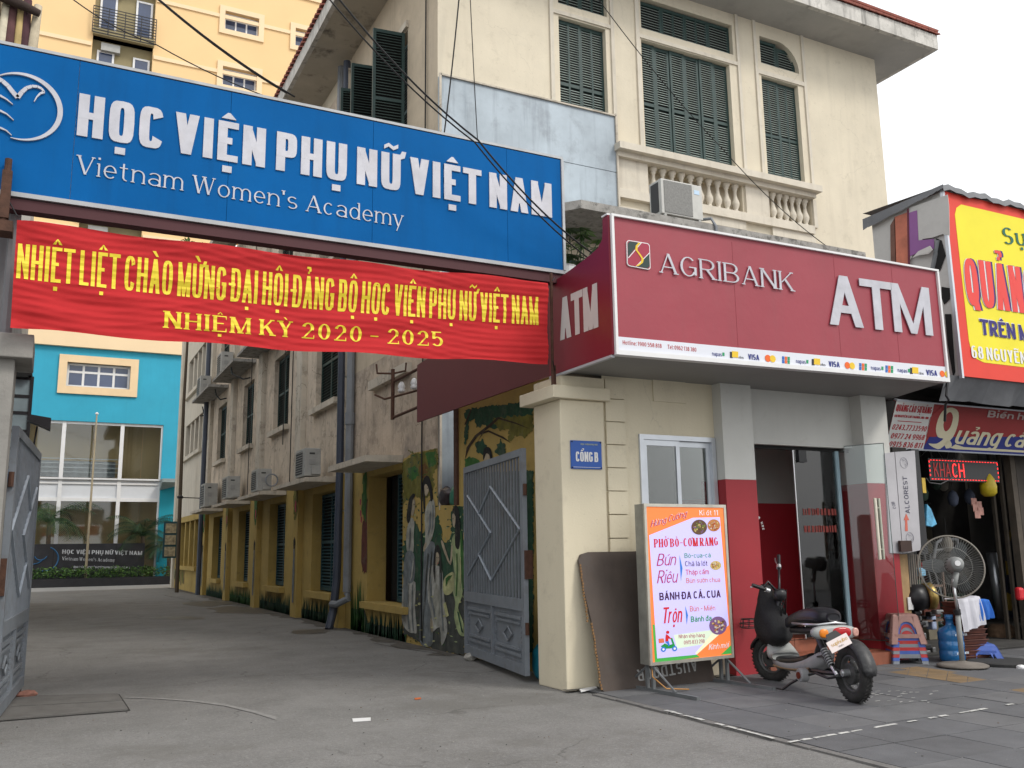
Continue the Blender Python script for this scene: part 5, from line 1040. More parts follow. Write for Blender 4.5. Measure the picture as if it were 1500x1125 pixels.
# ================================================================ mural wall
mw = thing('mural_wall', 'painted side wall of the kiosk with tree mural behind the open gate', 'wall', (5.75, 11, 0))
w = MB(); w.box(5.74, 5.79, 9.72, 13.1, 0, 4.35); w.build('wall', yellow, mw); MB().box(5.7, 5.79, 13.1, 13.22, 0, 4.6).build('edge_post', rust, mw)
lw = thing('low_wall', 'low painted wall section joining the villa corner to the mural wall', 'wall', (5.7, 13.5, 0))
MB().box(5.69, 5.8, 13.22, 13.87, 0, 2.24).build('wall', yellow, lw)
pm_ = {k: mat('paint_' + k, c, .88, .38, 7, .2, 30, streak=.5, scol=(.07, .08, .06), blot=.25, bcol=(.16, .15, .11), bsc=5) for k, c in dict(olive=(.13, .12, .02), dkgreen=(.015, .06, .03), green=(.03, .11, .02), hair=(.008, .008, .008), skin=(.36, .3, .21), cloth=(.3, .3, .26), clothshade=(.15, .17, .18), pale=(.36, .36, .33), lime=(.3, .36, .18), base=(.05, .055, .05), bark=(.035, .02, .012), brick=(.1, .025, .018), blue=(.03, .09, .12), pink=(.4, .05, .08), cream=(.4, .4, .2)).items()}
def mu(cx, cy, l): return at(580 + cx / 3.516, 640 + cy / 3.516, 'x', 5.688 - l)
PL = [0]
def mpoly(parent, pts, m, l=None, jag=0, seed=0, x=None, name='painted_shape', conv=None):
    PL[0] += 1; l = .0012 + .0004 * PL[0] if l is None else l
    r = random.Random(seed); P2 = []
    for i, (a, c) in enumerate(pts):
        P2.append((a, c))
        if jag:
            a2, c2 = pts[(i + 1) % len(pts)]; n = max(1, int(math.hypot(a2 - a, c2 - c) / 10))
            for k in range(1, n): t = k / n; P2.append((a + (a2 - a) * t + r.uniform(-jag, jag), c + (c2 - c) * t + r.uniform(-jag, jag)))
    f = conv or (lambda a, c: mu(a, c, l)); b = MB(); q = [f(*p) for p in P2]; b.quad(*q); b.build(name, pm_[m] if isinstance(m, str) else m, parent)
mur = thing('mural', 'mural of four women in long pale dresses beneath green trees', 'mural', (5.7, 14, 0))
# backgrounds follow the wall from y = 15.5 to 13.22
mpoly(mur, [(36, 120), (80, 85), (213, 58), (213, 250), (216, 352), (352, 352), (352, 1115), (200, 1100), (36, 1010), (36, 500)], yellow, .0008)
mpoly(mur, [(36, 130), (90, 90), (213, 60), (213, 150), (190, 190), (200, 250), (180, 300), (130, 330), (100, 300), (80, 340), (50, 320), (36, 360)], 'olive', jag=7, seed=1)
mpoly(mur, [(36, 560), (60, 500), (100, 430), (130, 500), (150, 470), (215, 400), (225, 440), (240, 530), (260, 545), (285, 500), (290, 370), (352, 352), (352, 800), (36, 850)], 'dkgreen', jag=7, seed=2)
mpoly(mur, [(36, 850), (80, 800), (160, 780), (260, 800), (352, 780), (352, 1122), (200, 1100), (36, 1010)], 'base', jag=5, seed=3)
mpoly(mur, [(150, 90), (200, 70), (206, 140), (170, 160)], 'green', jag=6, seed=4); mpoly(mur, [(60, 160), (100, 140), (120, 200), (80, 230)], 'green', jag=6, seed=5); mpoly(mur, [(120, 150), (150, 130), (170, 170), (150, 215), (125, 200)], mat('paint_rust', (.12, .06, .015), .85, .3, 6), jag=5, seed=14)
def sm_(pts, n=3):   # smooth closed outline (Catmull-Rom)
    o_ = []; N_ = len(pts)
    for i in range(N_):
        p0, p1, p2, p3 = [pts[(i + k - 1) % N_] for k in range(4)]
        for k in range(n):
            t = k / n; o_.append(tuple(.5 * (2 * p1[j] + (p2[j] - p0[j]) * t + (2 * p0[j] - 5 * p1[j] + 4 * p2[j] - p3[j]) * t * t + (3 * p1[j] - p0[j] - 3 * p2[j] + p3[j]) * t ** 3) for j in (0, 1)))
    return o_
r = random.Random(77)
for i in range(260):
    cx_, cy_ = r.uniform(38, 350), r.uniform(70, 560) if r.random() < .7 else r.uniform(780, 1080)
    if cx_ > 216 and cy_ < 360: continue
    a = r.uniform(0, 3.14); w_, h_ = r.uniform(5, 11), r.uniform(2.5, 5); mpoly(mur, [(cx_ + w_ * math.cos(a), cy_ + w_ * math.sin(a)), (cx_ - h_ * math.sin(a), cy_ + h_ * math.cos(a)), (cx_ - w_ * math.cos(a), cy_ - w_ * math.sin(a)), (cx_ + h_ * math.sin(a), cy_ - h_ * math.cos(a))], r.choice(['olive', 'green', 'dkgreen', 'lime' if cy_ > 300 else 'olive', 'dkgreen']), .0048 + .000004 * i); 
PL[0] = 14
# woman 1 (left)
mpoly(mur, sm_([(36, 760), (55, 740), (100, 750), (98, 880), (108, 1000), (92, 1010), (60, 1000), (30, 940)]), 'pale'); mpoly(mur, sm_([(62, 450), (80, 415), (95, 440), (92, 500), (90, 590), (60, 600), (52, 520)]), 'cloth'); mpoly(mur, sm_([(50, 600), (85, 590), (98, 640), (95, 730), (70, 755), (45, 720)]), 'clothshade'); mpoly(mur, sm_([(78, 320), (98, 325), (97, 370), (85, 410), (76, 380)]), 'skin'); mpoly(mur, sm_([(58, 380), (68, 320), (88, 292), (99, 300), (86, 330), (80, 380), (72, 430), (62, 445), (54, 420)]), 'hair')
mpoly(mur, sm_([(40, 650), (60, 640), (62, 780), (55, 900), (40, 900)]), 'clothshade')
# woman 2 (tall)
mpoly(mur, sm_([(150, 560), (198, 545), (195, 640), (180, 760), (158, 860), (135, 870), (140, 700)]), 'clothshade'); mpoly(mur, sm_([(150, 380), (175, 330), (195, 325), (202, 380), (198, 470), (175, 545), (140, 590), (150, 540), (150, 480)]), 'cloth'); mpoly(mur, sm_([(145, 250), (165, 240), (168, 280), (155, 305), (147, 285)]), 'skin'); mpoly(mur, sm_([(136, 240), (150, 205), (170, 205), (185, 260), (190, 320), (178, 330), (172, 280), (158, 245), (146, 255), (150, 320), (145, 400), (138, 300)]), 'hair'); mpoly(mur, sm_([(140, 570), (152, 545), (158, 550), (146, 592)]), 'skin')
# woman 3 (seated)
mpoly(mur, sm_([(165, 700), (190, 660), (235, 680), (245, 780), (255, 900), (265, 1000), (235, 1075), (225, 980), (180, 1000), (165, 850)]), 'pale'); mpoly(mur, sm_([(130, 850), (160, 840), (182, 920), (190, 1060), (150, 1080), (122, 1040)]), 'clothshade'); mpoly(mur, sm_([(205, 760), (225, 800), (222, 960), (205, 970), (185, 900)]), 'cloth'); mpoly(mur, sm_([(205, 590), (225, 595), (222, 640), (208, 665), (202, 630)]), 'skin'); mpoly(mur, sm_([(196, 600), (208, 555), (225, 570), (233, 640), (238, 760), (228, 790), (224, 690), (222, 610), (206, 600), (204, 700), (202, 755), (192, 690)]), 'hair')
mpoly(mur, sm_([(180, 930), (190, 960), (188, 1010), (176, 980)]), 'skin')
# woman 4 (right)
mpoly(mur, sm_([(285, 560), (300, 500), (325, 520), (345, 560), (352, 700), (340, 820), (320, 880), (345, 950), (355, 1020), (325, 1015), (300, 930), (305, 850), (290, 780), (300, 700)]), 'lime'); mpoly(mur, sm_([(245, 740), (265, 710), (298, 700), (295, 790), (260, 815), (242, 790)]), 'cream'); mpoly(mur, sm_([(290, 400), (304, 395), (306, 440), (298, 465), (291, 440)]), 'skin'); mpoly(mur, sm_([(290, 385), (300, 355), (318, 360), (328, 420), (332, 500), (325, 575), (305, 560), (304, 470), (306, 410)]), 'hair'); mpoly(mur, sm_([(232, 540), (242, 538), (262, 600), (278, 640), (285, 560), (292, 570), (282, 660), (250, 600)]), 'skin'); mpoly(mur, sm_([(332, 480), (345, 560), (350, 700), (345, 800), (335, 700)]), 'green')
mpoly(mur, [(243, 860), (256, 850), (272, 920), (258, 930)], 'cream'); 
for pts, m_ in (([(60, 760), (64, 760), (62, 880), (70, 990), (64, 990), (56, 880)], 'clothshade'), ([(82, 760), (86, 760), (84, 900), (92, 1000), (86, 1000), (79, 890)], 'clothshade'), ([(70, 470), (75, 468), (72, 560), (66, 590)], 'clothshade'), ([(88, 620), (92, 640), (84, 720), (72, 745), (80, 700)], 'pale'), ([(172, 400), (180, 380), (178, 460), (160, 520), (170, 460)], 'clothshade'), ([(188, 350), (192, 350), (190, 460), (180, 500), (186, 440)], 'clothshade'), ([(162, 600), (168, 600), (160, 700), (150, 850), (146, 850), (154, 700)], 'base'), ([(182, 590), (186, 590), (178, 700), (166, 800), (172, 690)], 'base'), ([(175, 720), (180, 715), (184, 820), (206, 940), (200, 940), (176, 830)], 'clothshade'), ([(228, 700), (232, 700), (236, 860), (246, 1000), (240, 1000), (230, 860)], 'clothshade'), ([(142, 870), (146, 868), (140, 960), (136, 1060), (130, 1050)], 'base'), ([(310, 600), (316, 600), (318, 700), (312, 820), (306, 820), (312, 700)], 'green'), ([(330, 620), (334, 620), (336, 720), (328, 800), (330, 700)], 'cream'), ([(315, 900), (322, 900), (338, 980), (348, 1010), (338, 1005)], 'dkgreen'), ([(255, 730), (270, 715), (290, 712), (268, 740), (256, 770)], 'green'), ([(90, 345), (96, 346), (96, 349), (90, 348)], 'hair'), ([(160, 262), (166, 263), (166, 266), (160, 265)], 'hair'), ([(208, 620), (213, 621), (213, 624), (208, 623)], 'hair'), ([(217, 621), (222, 621), (222, 624), (217, 624)], 'hair'), ([(212, 648), (219, 648), (218, 652), (213, 652)], 'pink'), ([(292, 420), (297, 421), (297, 424), (292, 423)], 'hair')): mpoly(mur, pts, m_)

r = random.Random(8)
for i in range(14): cx_, cy_ = r.uniform(100, 330), r.uniform(790, 1080); mpoly(mur, sm_([(cx_ - 8, cy_), (cx_, cy_ - 5), (cx_ + 8, cy_), (cx_, cy_ + 4)], 2), 'cream')
# tree painting on the kiosk side wall
mt = thing('tree_mural', 'mural of a branching tree and dark haired figure above the steel gate', 'mural', (5.74, 11.5, 0)); PL[0] = 0
def mg(a, c): return at(600 + a / 4.5, 600 + c / 4.5, 'x', 5.736 - PL[0] * .0005)
MG = lambda pts, m, **k: mpoly(mt, pts, m, l=0, conv=mg, **k)
MG([(365, 0), (810, -60), (815, 120), (790, 130), (720, 150), (700, 100), (640, 90), (560, 130), (500, 100), (440, 120), (430, 60), (365, 100)], 'dkgreen', jag=9, seed=1); MG([(540, 60), (810, 30), (810, 130), (760, 190), (700, 170), (660, 220), (650, 130), (590, 140)], 'olive', jag=9, seed=2)
MG([(360, 330), (400, 310), (450, 330), (480, 370), (400, 420), (360, 420)], 'green', jag=8, seed=3); MG([(430, 230), (480, 190), (510, 240), (480, 300), (440, 280)], 'dkgreen', jag=8, seed=4); MG([(560, 270), (600, 190), (640, 260), (600, 320)], 'dkgreen', jag=8, seed=5); MG([(360, 120), (390, 60), (385, 180), (362, 240)], 'dkgreen', jag=5, seed=6)
for pts in ([(365, 330), (375, 250), (430, 170), (520, 100), (580, 50), (590, 60), (530, 115), (450, 175), (395, 250), (375, 300)], [(580, 48), (700, 85), (800, 130), (700, 95), (585, 62)], [(440, 160), (520, 135), (620, 180), (670, 220), (610, 190), (520, 148), (450, 170)], [(480, 165), (455, 200), (435, 265), (448, 210), (475, 160)], [(360, 100), (400, 0), (410, 0), (372, 100)]): MG(pts, 'bark')
MG(sm_([(495, 300), (515, 280), (530, 300), (525, 345), (490, 350)]), 'skin'); MG(sm_([(484, 330), (488, 265), (512, 245), (535, 262), (545, 320), (536, 345), (525, 300), (505, 290), (494, 320)]), 'hair')
MG([(360, 420), (815, 400), (815, 1600), (360, 1600)], 'dkgreen', jag=6, seed=9)
# painted plants, brick patch and figures along the ground floor of the wing
gm = thing('ground_mural', 'painted grass tufts, hanging flowers and faded figures along the yellow ground floor', 'mural', (5.69, 25, 0)); PL[0] = 0
def tuft(y0, y1, h, seed, m='dkgreen', base='base'):
    r = random.Random(seed); z = 0.0; y = y0; b = MB(); x_ = 5.695
    b.quad((x_, y0, 0), (x_, y1, 0), (x_, y1, h * .45), (x_, y0, h * .45)); b.build('painted_shape', pm_[base], gm); b = MB(); x_ = 5.692
    while y < y1 - .05: hh = h * r.uniform(.5, 1.15); w_ = r.uniform(.03, .07); lean = r.uniform(-.06, .06); b.quad((x_, y, 0), (x_, y + w_ * 1.6, 0), (x_, y + w_ + lean, hh * .6), (x_, y + w_ * .8 + lean * 2, hh), (x_, y + lean, hh * .6)); y += w_ * r.uniform(.5, 1)
    b.build('painted_grass', pm_[m], gm)
tuft(17.6, 18.5, .95, 1, 'green'); tuft(15.3, 17.55, .45, 2); tuft(19.3, 22.5, .5, 3, 'dkgreen'); tuft(23.5, 27.4, .5, 4, 'dkgreen'); tuft(28.4, 32.2, .5, 5, 'green'); tuft(33.1, 37.2, .45, 6)
def wallpoly(y, z, pts, m, jag=0, seed=0, x0=5.693):
    PL[0] += 1; r = random.Random(seed); b = MB(); q = []
    for i, (a, c) in enumerate(pts):
        a2, c2 = pts[(i + 1) % len(pts)]; q.append((x0 - PL[0] * .0001, y + a, z + c))
        if jag:
            for k in range(1, 5): q.append((x0 - PL[0] * .0001, y + a + (a2 - a) * k / 5 + r.uniform(-jag, jag), z + c + (c2 - c) * k / 5 + r.uniform(-jag, jag)))
    b.quad(*q); b.build('painted_shape', pm_[m], gm)
wallpoly(17.52, 1.15, [(0, 0), (.28, .0), (.36, .5), (.3, 1.0), (.12, 1.35), (0, 1.45)], 'brick', .05, 3)
wallpoly(17.6, 2.1, [(0, 0), (.25, .2), (.3, .6), (.22, 1.0), (0, 1.05)], 'green', .06, 5)
for a, c in ((.33, .15), (.28, .02), (.36, .38)): wallpoly(17.6, 2.1, [(a, c), (a + .08, c + .03), (a + .07, c + .14), (a - .02, c + .12)], 'pink')
for y, s in ((22.85, 1), (27.7, 2), (32.5, 3), (37.55, 4)):
    wallpoly(y, 2.5, [(-.24, .65), (.22, .65), (.2, .2), (.05, -.15), (-.1, -.05), (-.2, .1)], 'olive' if s % 2 else 'green', .05, s, 5.55); wallpoly(y, 2.5, [(-.1, .3), (.05, .35), (.02, .1), (-.06, .05)], 'pink', .03, s, 5.548)
    wallpoly(y, .35, [(-.06, 0), (.1, 0), (.12, .8), (.05, 1.35), (-.05, 1.3), (-.1, .7)], 'clothshade', .02, s, 5.55); wallpoly(y, 1.65, [(-.07, 0), (.07, 0), (.09, .2), (0, .3), (-.09, .2)], 'hair', .01, s, 5.549)
r = random.Random(11)
for i in range(9): wallpoly(43.2 + i * .45, .15 + r.random() * .3, [(0, 0), (.16, 0), (.2, .5), (.05, .7)], r.choice(['clothshade', 'green', 'brick', 'base']), .03, i, 5.65)
# bags on the low wall
def bag(name, label, c, R, m, seed, cat='bag', n=14):
    r = random.Random(seed); b = MB(); vs = []; fs = []; k = 12
    for i in range(k + 1):
        for j in range(n): th = math.pi * i / k; ph = 2 * math.pi * j / n; q = r.uniform(.8, 1.12) if 0 < i < k else 1; vs.append((c[0] + R[0] * q * math.sin(th) * math.cos(ph), c[1] + R[1] * q * math.sin(th) * math.sin(ph), c[2] - R[2] * q * math.cos(th)))
    b.add(vs, [(i * n + j, i * n + (j + 1) % n, (i + 1) * n + (j + 1) % n, (i + 1) * n + j) for i in range(k) for j in range(n)])
    o = b.build(name, m, None, True, sub=1); return tag(o, label, cat)
plast = lambda n, c: mat(n, c, .35, .25, 8, .3, 15)
bag('rubbish_bag', 'crumpled black plastic bag lying on the low painted wall', (5.75, 13.62, 2.4), (.1, .27, .18), plast('black_bag', (.02, .012, .014)), 1); bag('rubbish_bag', 'crumpled green plastic bag beside the black one on the low wall', (5.76, 13.32, 2.38), (.08, .16, .18), plast('green_bag', (.03, .14, .09)), 2)
bag('rubbish_bag', 'blue plastic bag squeezed behind the gate leaf by the pillar', (5.45, 9.95, .22), (.14, .16, .24), plast('blue_bag', (.01, .13, .18)), 3); bag('crumpled_paper', 'crumpled pale paper lump on the ground by the gate leaf', (5.55, 12.3, .05), (.1, .1, .06), mat('dusty_paper', (.32, .31, .28), .9, .3, 20), 4, 'litter')
bag('brick_piece', 'broken red brick piece under the left gate leaf', (-.05, 11.95, .04), (.12, .06, .045), mat('brick_bit', (.25, .12, .09), .9, .3, 20), 5, 'brick')
# ================================================================ pipes, insulator bracket, air conditioners on the alley side
b = MB(); b.tube([(5.33, 18.85, 0), (5.45, 18.95, .35), (5.52, 18.98, 1.0), (5.55, 19.0, 3.3), (5.55, 19.05, 12.8)], .085, 10); o = b.build('drainpipe', pvcd); tag(o, 'dark blue grey drainpipe running down the alley wall', 'drainpipe')
for z in (2.4, 5.3, 8): MB().box(5.5, 5.7, 18.95, 19.1, z, z + .03).build('clip', chrome, o)
b = MB(); b.tube([(5.6, 18.5, .75), (5.6, 18.5, 12.2)], .085, 10); b.tube([(5.6, 18.5, .72), (5.6, 18.42, .62), (5.45, 18.7, .5), (5.4, 18.9, .5)], .07, 8); b.tube([(5.6, 18.5, 4.2), (5.6, 18.5, 4.45)], .105, 10); o = b.build('drainpipe', pvcg); tag(o, 'pale grey drainpipe with socket joint beside the dark one', 'drainpipe')
b = MB(); b.tube([(5.5, 37.85, 0), (5.5, 37.85, 12)], .11, 8); tag(b.build('drainpipe', pvcd), 'dark drainpipe beside the lattice openings at the end of the wing', 'drainpipe')
b = MB(); b.tube([(5.6, 19.69, 11.6), (5.6, 19.69, 13.0)], .09, 8); tag(b.build('drainpipe', pvcg), 'short grey downpipe under the mouldy eave', 'drainpipe')
ib = thing('insulator_bracket', 'rusty wall bracket carrying two white porcelain insulators', 'bracket', (5.3, 15, 3.8))
b = MB(); b.tube([(5.3, 14.98, 3.82), (5.3, 14.98, 4.72)], .035, 8)
for z in (3.86, 4.5): b.tube([(5.32, 14.98, z), (5.34, 13.72, z + .02)], .025, 6)
b.tube([(5.1, 15.3, 4.85), (5.1, 15.25, 4.68), (5.3, 14.98, 4.64), (5.45, 14.75, 4.66), (5.45, 14.72, 4.8)], .018, 6); b.tube([(5.08, 15.3, 4.3), (5.2, 15.12, 4.2), (5.3, 14.98, 4.22), (5.5, 14.3, 4.24), (5.52, 14.25, 4.3)], .02, 6); b.build('bracket_arms', rust, ib)
for p_ in ((5.38, 14.75, 4.27), (5.46, 14.35, 4.27)): MB().lathe([(.05, 0), (.07, .04), (.05, .07), (.07, .1), (.045, .16), (.02, .19)], p_, 10).build('insulator', white, ib, True)
def ac(label, c, L=.85, Dp=.36, Hh=.62, face='x', grp='air conditioner units on the alley slabs', vertical=0):
    x, y, z = c; t = thing('air_conditioner', label, 'air conditioner', c, grp)
    if face == 'x':   # long grille face towards -X
        MB().box(x, x + Dp, y, y + L, z, z + Hh).build('casing', acm, t, bevel=.012); g = MB().box(x - .008, x - .001, y + .22, y + L - .05, z + .06, z + Hh - .06).build('grille', acd, t)
        s = MB(); 
        for i in range(9): zz = z + .09 + i * (Hh - .18) / 8; s.box(x - .02, x - .009, y + .2, y + L - .03, zz, zz + .012)
        s.build('grille_bars', acm, g)['kind'] = 'stuff'
        MB().box(x + .1, x + .22, y - .008, y - .001, z + Hh * .78, z + Hh * .84).build('handle_recess', acd, t); MB().box(x + .1, x + .24, y - .012, y - .001, z + Hh * .42, z + Hh * .6).build('service_cover', mat('ac_cover', (.3, .3, .29), .6, .1), t); MB().box(x + .14, x + Dp - .01, y - .05, y - .002, z + .04, z + Hh * .34).build('service_cover', acm, t)
    else:
        MB().box(x, x + L, y, y + Dp, z, z + Hh).build('casing', mat('pale_ac', (.5, .5, .47), .6, .1, 5), t, bevel=.012); MB().box(x + .06, x + L * .74, y - .012, y - .002, z + .03, z + Hh - .03).build('grille', mat('ac_mesh', (.2, .2, .19), .7, .2, 30), t); MB().box(x - .008, x - .001, y + .08, y + Dp - .05, z + .05, z + Hh - .05).build('side_grille', acd, t); MB().box(x + L * .8, x + L * .93, y - .006, y - .001, z + Hh * .72, z + Hh * .84).build('label', mat('pale_blue_label', (.45, .6, .75), .5), t)
        for xx in (x + .05, x + L - .1): MB().box(xx, xx + .05, y, y + Dp, z - .05, z - .001).build('foot', acm, t)
    return t
ac('grey air conditioner on the slab nearest the peeling corner', (5.03, 19.95, 3.22)); ac('grey air conditioner on the second awning slab, with coiled hose', (5.05, 25.1, 3.22), .85, .38, .6); ac('grey air conditioner between the second and third awning slabs', (5.1, 30.0, 3.3), .95, .4, .7); ac('grey air conditioner on the farthest low awning slab', (5.1, 34.6, 3.25), 1.0, .45, .85)
ac('grey air conditioner standing on the upper slab nearer the banner', (5.1, 32.2, 7.72), .9, .4, .8); ac('grey air conditioner standing on the farther upper slab', (5.1, 37.0, 7.72), .9, .4, .8)
ac('grey air conditioner on the mossy slab above the bank sign', (9.42, 12.45, 7.41), .92, .36, .66, 'y', None)
b = MB(); b.torus((5.4, 24.95, 3.5), .16, .02, (0, 1, 0), 20, 6); tag(b.build('hose_coil', pvcg), 'coiled grey hose hanging behind the second air conditioner', 'hose')
b = MB(); b.tube([(10.34, 12.7, 7.5), (10.5, 12.42, 7.46), (10.56, 12.37, 7.3), (10.56, 12.37, 7.15)], .03, 6); tag(b.build('conduit', pvcg), 'grey conduit looping over the slab edge beside the air conditioner', 'conduit')
b = MB(); b.tube([(5.65, 38.2, 3.75), (4.7, 38.2, 3.78)], .02, 5); b.lathe([(.02, 0), (.12, .02), (.12, .1), (.04, .16)], (4.7, 38.2, 3.72), 8); tag(b.build('wall_lamp', blackp), 'small wall lamp on an arm at the end of the wing', 'lamp')
for i, (y, z0, z1) in enumerate(((24.3, 4.4, 12.2), (28.9, 3.3, 12), (23.4, 3.3, 7.4))):
    b = MB(); b.tube([(5.52, y, z0), (5.53, y + .05, (z0 + z1) / 2), (5.52, y, z1)], .014, 5); tag(b.build('cable', wire), ['thin cable running up the wall beside the second alley pilaster', 'thin cable running up the wall beside the third alley pilaster', 'short thin cable just beyond the second alley pilaster'][i], 'cable', 'cables on the alley wing pilasters')
b = MB()
for k in range(3): b.tube([(5.1 + .2 * k, 30.2 - 3 * k * 0 + k * 4.4, 7.58), (5.15 + .2 * k, 30.2 + k * 4.4, 7.35), (5.45, 29.9 + k * 4.4, 7.15), (5.66, 29.8 + k * 4.4, 7.2)], .025, 6)
tag(b.build('drain_hose', blackp), 'black drain hoses drooping under the upper awning slabs', 'hose')
# ================================================================ plants on the kiosk roof
pt_ = thing('potted_plant', 'leafy green potted plant growing behind the bank sign return', 'plant', (5.9, 9.7, 3.66)); MB().lathe([(.16, 0), (.22, .35), (.24, .36), (.24, .4), (.2, .4)], (5.95, 9.75, 4.2), 14).build('pot', mat('brown_pot', (.16, .07, .04), .7, .2), pt_); MB().box(5.7, 6.2, 9.5, 10.0, 3.67, 4.2).build('stand', creamk, pt_)
r = random.Random(4)
for i in range(26):
    a = r.uniform(0, 6.28); R = r.uniform(.05, .5); h = r.uniform(5.1, 5.72) - R * .2; tip = Vector((5.92 + math.cos(a) * R, 9.7 + math.sin(a) * R * .6, h)); b = MB(); b.tube([(5.95, 9.75, 4.5), (5.95 + math.cos(a) * R * .5, 9.75 + math.sin(a) * .2, 4.5 + (h - 4.5) * .75), tip], .006, 4)
    for k in range(7):
        aa = k * 2 * math.pi / 7 + a; d = Vector((math.cos(aa), math.sin(aa), -.28)); s = Vector((-math.sin(aa), math.cos(aa), 0)); L = r.uniform(.13, .2); b.mi = 1 + (i % 3); b.quad(tip, tip + d * L * .5 + s * .035, tip + d * L, tip + d * L * .5 - s * .035)
    b.build('leaf_sprig', [leafm[0]] + leafm, pt_)
b = MB(); b.lathe([(.1, 0), (.12, .3), (.13, .32)], (5.62, 9.45, 4.72), 14); o = b.build('pot', mat('white_pot', (.6, .62, .62), .5, .05)); o.name = 'flower_pot'; tag(o, 'ribbed white pot peeping over the red return panel', 'flower pot')
for k in range(8): a = k * .785; MB().box(-.006, .006, -.006, .006, 0, .3)
# ================================================================ brown board leaning on the kiosk
bb = thing('board', 'large dark brown plywood board with upside-down white letters leaning on the kiosk wall', 'board', (6.2, 8.75, 0))
g0, g1, top_ = Vector((5.46, 8.72, .01)), Vector((7.05, 8.74, .01)), Vector((-.02, .3, 1.5)); ub = (g1 - g0).normalized(); nb_ = ub.cross(top_.normalized()).normalized()
if nb_.y > 0: nb_ = -nb_
def bq(u, v, l=0): return g0 + ub * (u * 1.6) + top_ * v + nb_ * l
out = [(.05, 0), (.97, 0), (1, .03), (.98, .5), (.95, .95), (.92, 1), (.07, 1.0), (.01, .985), (-.015, .94), (-.01, .75), (.02, .5), (.03, .2), (.02, .03)]
b = MB(); b.prism([bq(u, v) for u, v in out], nb_ * -.03); b.build('panel', mat('brown_plywood', (.08, .062, .052), .75, .25, 1.6, .1, 20, blot=.35, bcol=(.09, .08, .075), bsc=3, streak=.3, scol=(.03, .02, .018)), bb)
r = random.Random(2); b = MB()
for i in range(40): t = .03 + i / 42 * .94; b.box(-.008, .008, -.008, .008, -.012, .012, Matrix.Translation(bq(-.012 + (.03 if t < .5 else .0) + r.uniform(-.004, .004), t, .004)))
b.build('frayed_edge', mat('raw_wood', (.25, .14, .06), .9, .3, 30), bb)['kind'] = 'stuff'
text('AUSTDOOR', dict(wv=.2, wh=.14, sx=.8, n=2.6, gap=.22), bq(.86, .17), bq(.33, .135), bq(.86, .09), nb_, mat('stencil_white', (.4, .4, .39), .8, .25, 25), parent=bb, lift=.003, shear=0, name='lettering')
# ================================================================ menu lightbox on its stand
mb2 = thing('menu_board', 'freestanding noodle shop menu lightbox in a steel frame on two skid feet', 'sign board', (6.5, 8.46, 0))
ML, MR = Vector((5.951, 8.416, 0)), Vector((7.102, 8.503, 0)); mu_ = (MR - ML).normalized(); mn = Vector((mu_.y, -mu_.x, 0))
def mp_(px, py, l=0.0):
    d = RC @ Vector((px - 750, -(py - 562.5), -F)); t = (ML - CAM).dot(mn) / d.dot(mn); return CAM + d * t + mn * l
def M5(cx, cy, l=.0): return mp_(920 + cx / 4.5, 730 + cy / 4.5, l)
us = lambda p_: (p_ - ML).dot(mu_)
u0, u1, z0, z1 = -.03, 1.2, .30, 2.03
def mbx(a, c, d0, d1, e, f_, nm, m, bevel=0): 
    P_ = lambda u, d, z: ML + mu_ * u - mn * d + Vector((0, 0, z)); return fbox(MB(), P_, a, c, d0, d1, e, f_).build(nm, m, mb2, bevel=bevel)
stl = mat('stainless_frame', (.5, .48, .42), .35, .2, 4, metal=.6)
mbx(u0, u1, .0, .16, z0, z1, 'box_body', mat('box_steel', (.3, .3, .27), .4, .3, 3, metal=.5))
for a, c, e, f_ in ((u0 - .004, u1 + .004, z0 - .004, z0 + .03), (u0 - .004, u1 + .004, z1 - .03, z1 + .004), (u0 - .004, u0 + .03, z0 + .03, z1 - .03), (u1 - .03, u1 + .004, z0 + .03, z1 - .03)): mbx(a, c, -.014, .01, e, f_, 'frame', stl)
em = lambda n, c, e: mat(n, c, .5, 0, emit=e)
lila = em('menu_lilac', (.5, .47, .85), .32); orm = em('menu_orange', (.8, .2, .05), .3); grm = em('menu_green', (.05, .35, .06), .25); crm = em('menu_yellow', (.72, .72, .5), .3)
redp = mat('menu_red', (.65, .015, .02), .6, 0); grp_ = mat('menu_darkgreen', (.01, .3, .06), .6, 0); dkp = mat('menu_plum', (.05, .005, .06), .6, 0); orp = mat('menu_orange_ink', (.75, .17, .08), .6, 0); magp = mat('menu_magenta', (.45, .02, .12), .6, 0); wtp = mat('menu_white', (.85, .85, .9), .6, 0); blp = mat('menu_blue', (.03, .2, .7), .6, 0)
def mpol(pts, m, l, nm='print'): b = MB(); b.quad(*[M5(a, c, l) for a, c in pts]); b.build(nm, m, mb2)
mbx(u0 + .03, u1 - .03, -.004, .0, z0 + .03, z1 - .03, 'print_sheet', orm)
mpol([(137, 243), (425, 128), (603, 124), (662, 835), (590, 895), (450, 1030), (190, 1055)], lila, .0055)
mpol([(160, 832), (173, 832), (190, 1055), (450, 1030), (470, 1046), (176, 1085)], grm, .0062); mpol([(610, 1030), (680, 965), (683, 1022)], grm, .0064)
mpol([(450, 1030), (600, 895), (580, 870), (560, 880), (440, 1020)], crm, .006); mpol([(300, 900), (560, 866), (575, 893), (480, 965), (320, 990)], em('menu_pale_lime', (.6, .7, .55), .3), .0058)
def mt_(s, P, a, c, t, m, shear=0, l=.0075): 
    p0, p1, tt = M5(*a, l), M5(*c, l), M5(*t, l); text(s, P, p0, p1, p0 + Vector((0, 0, tt.z - p0.z)), mn, m, parent=mb2, lift=.0, shear=shear, name='print')
SCR = dict(wv=.13, wh=.08, sx=.7, n=2, gap=.08)
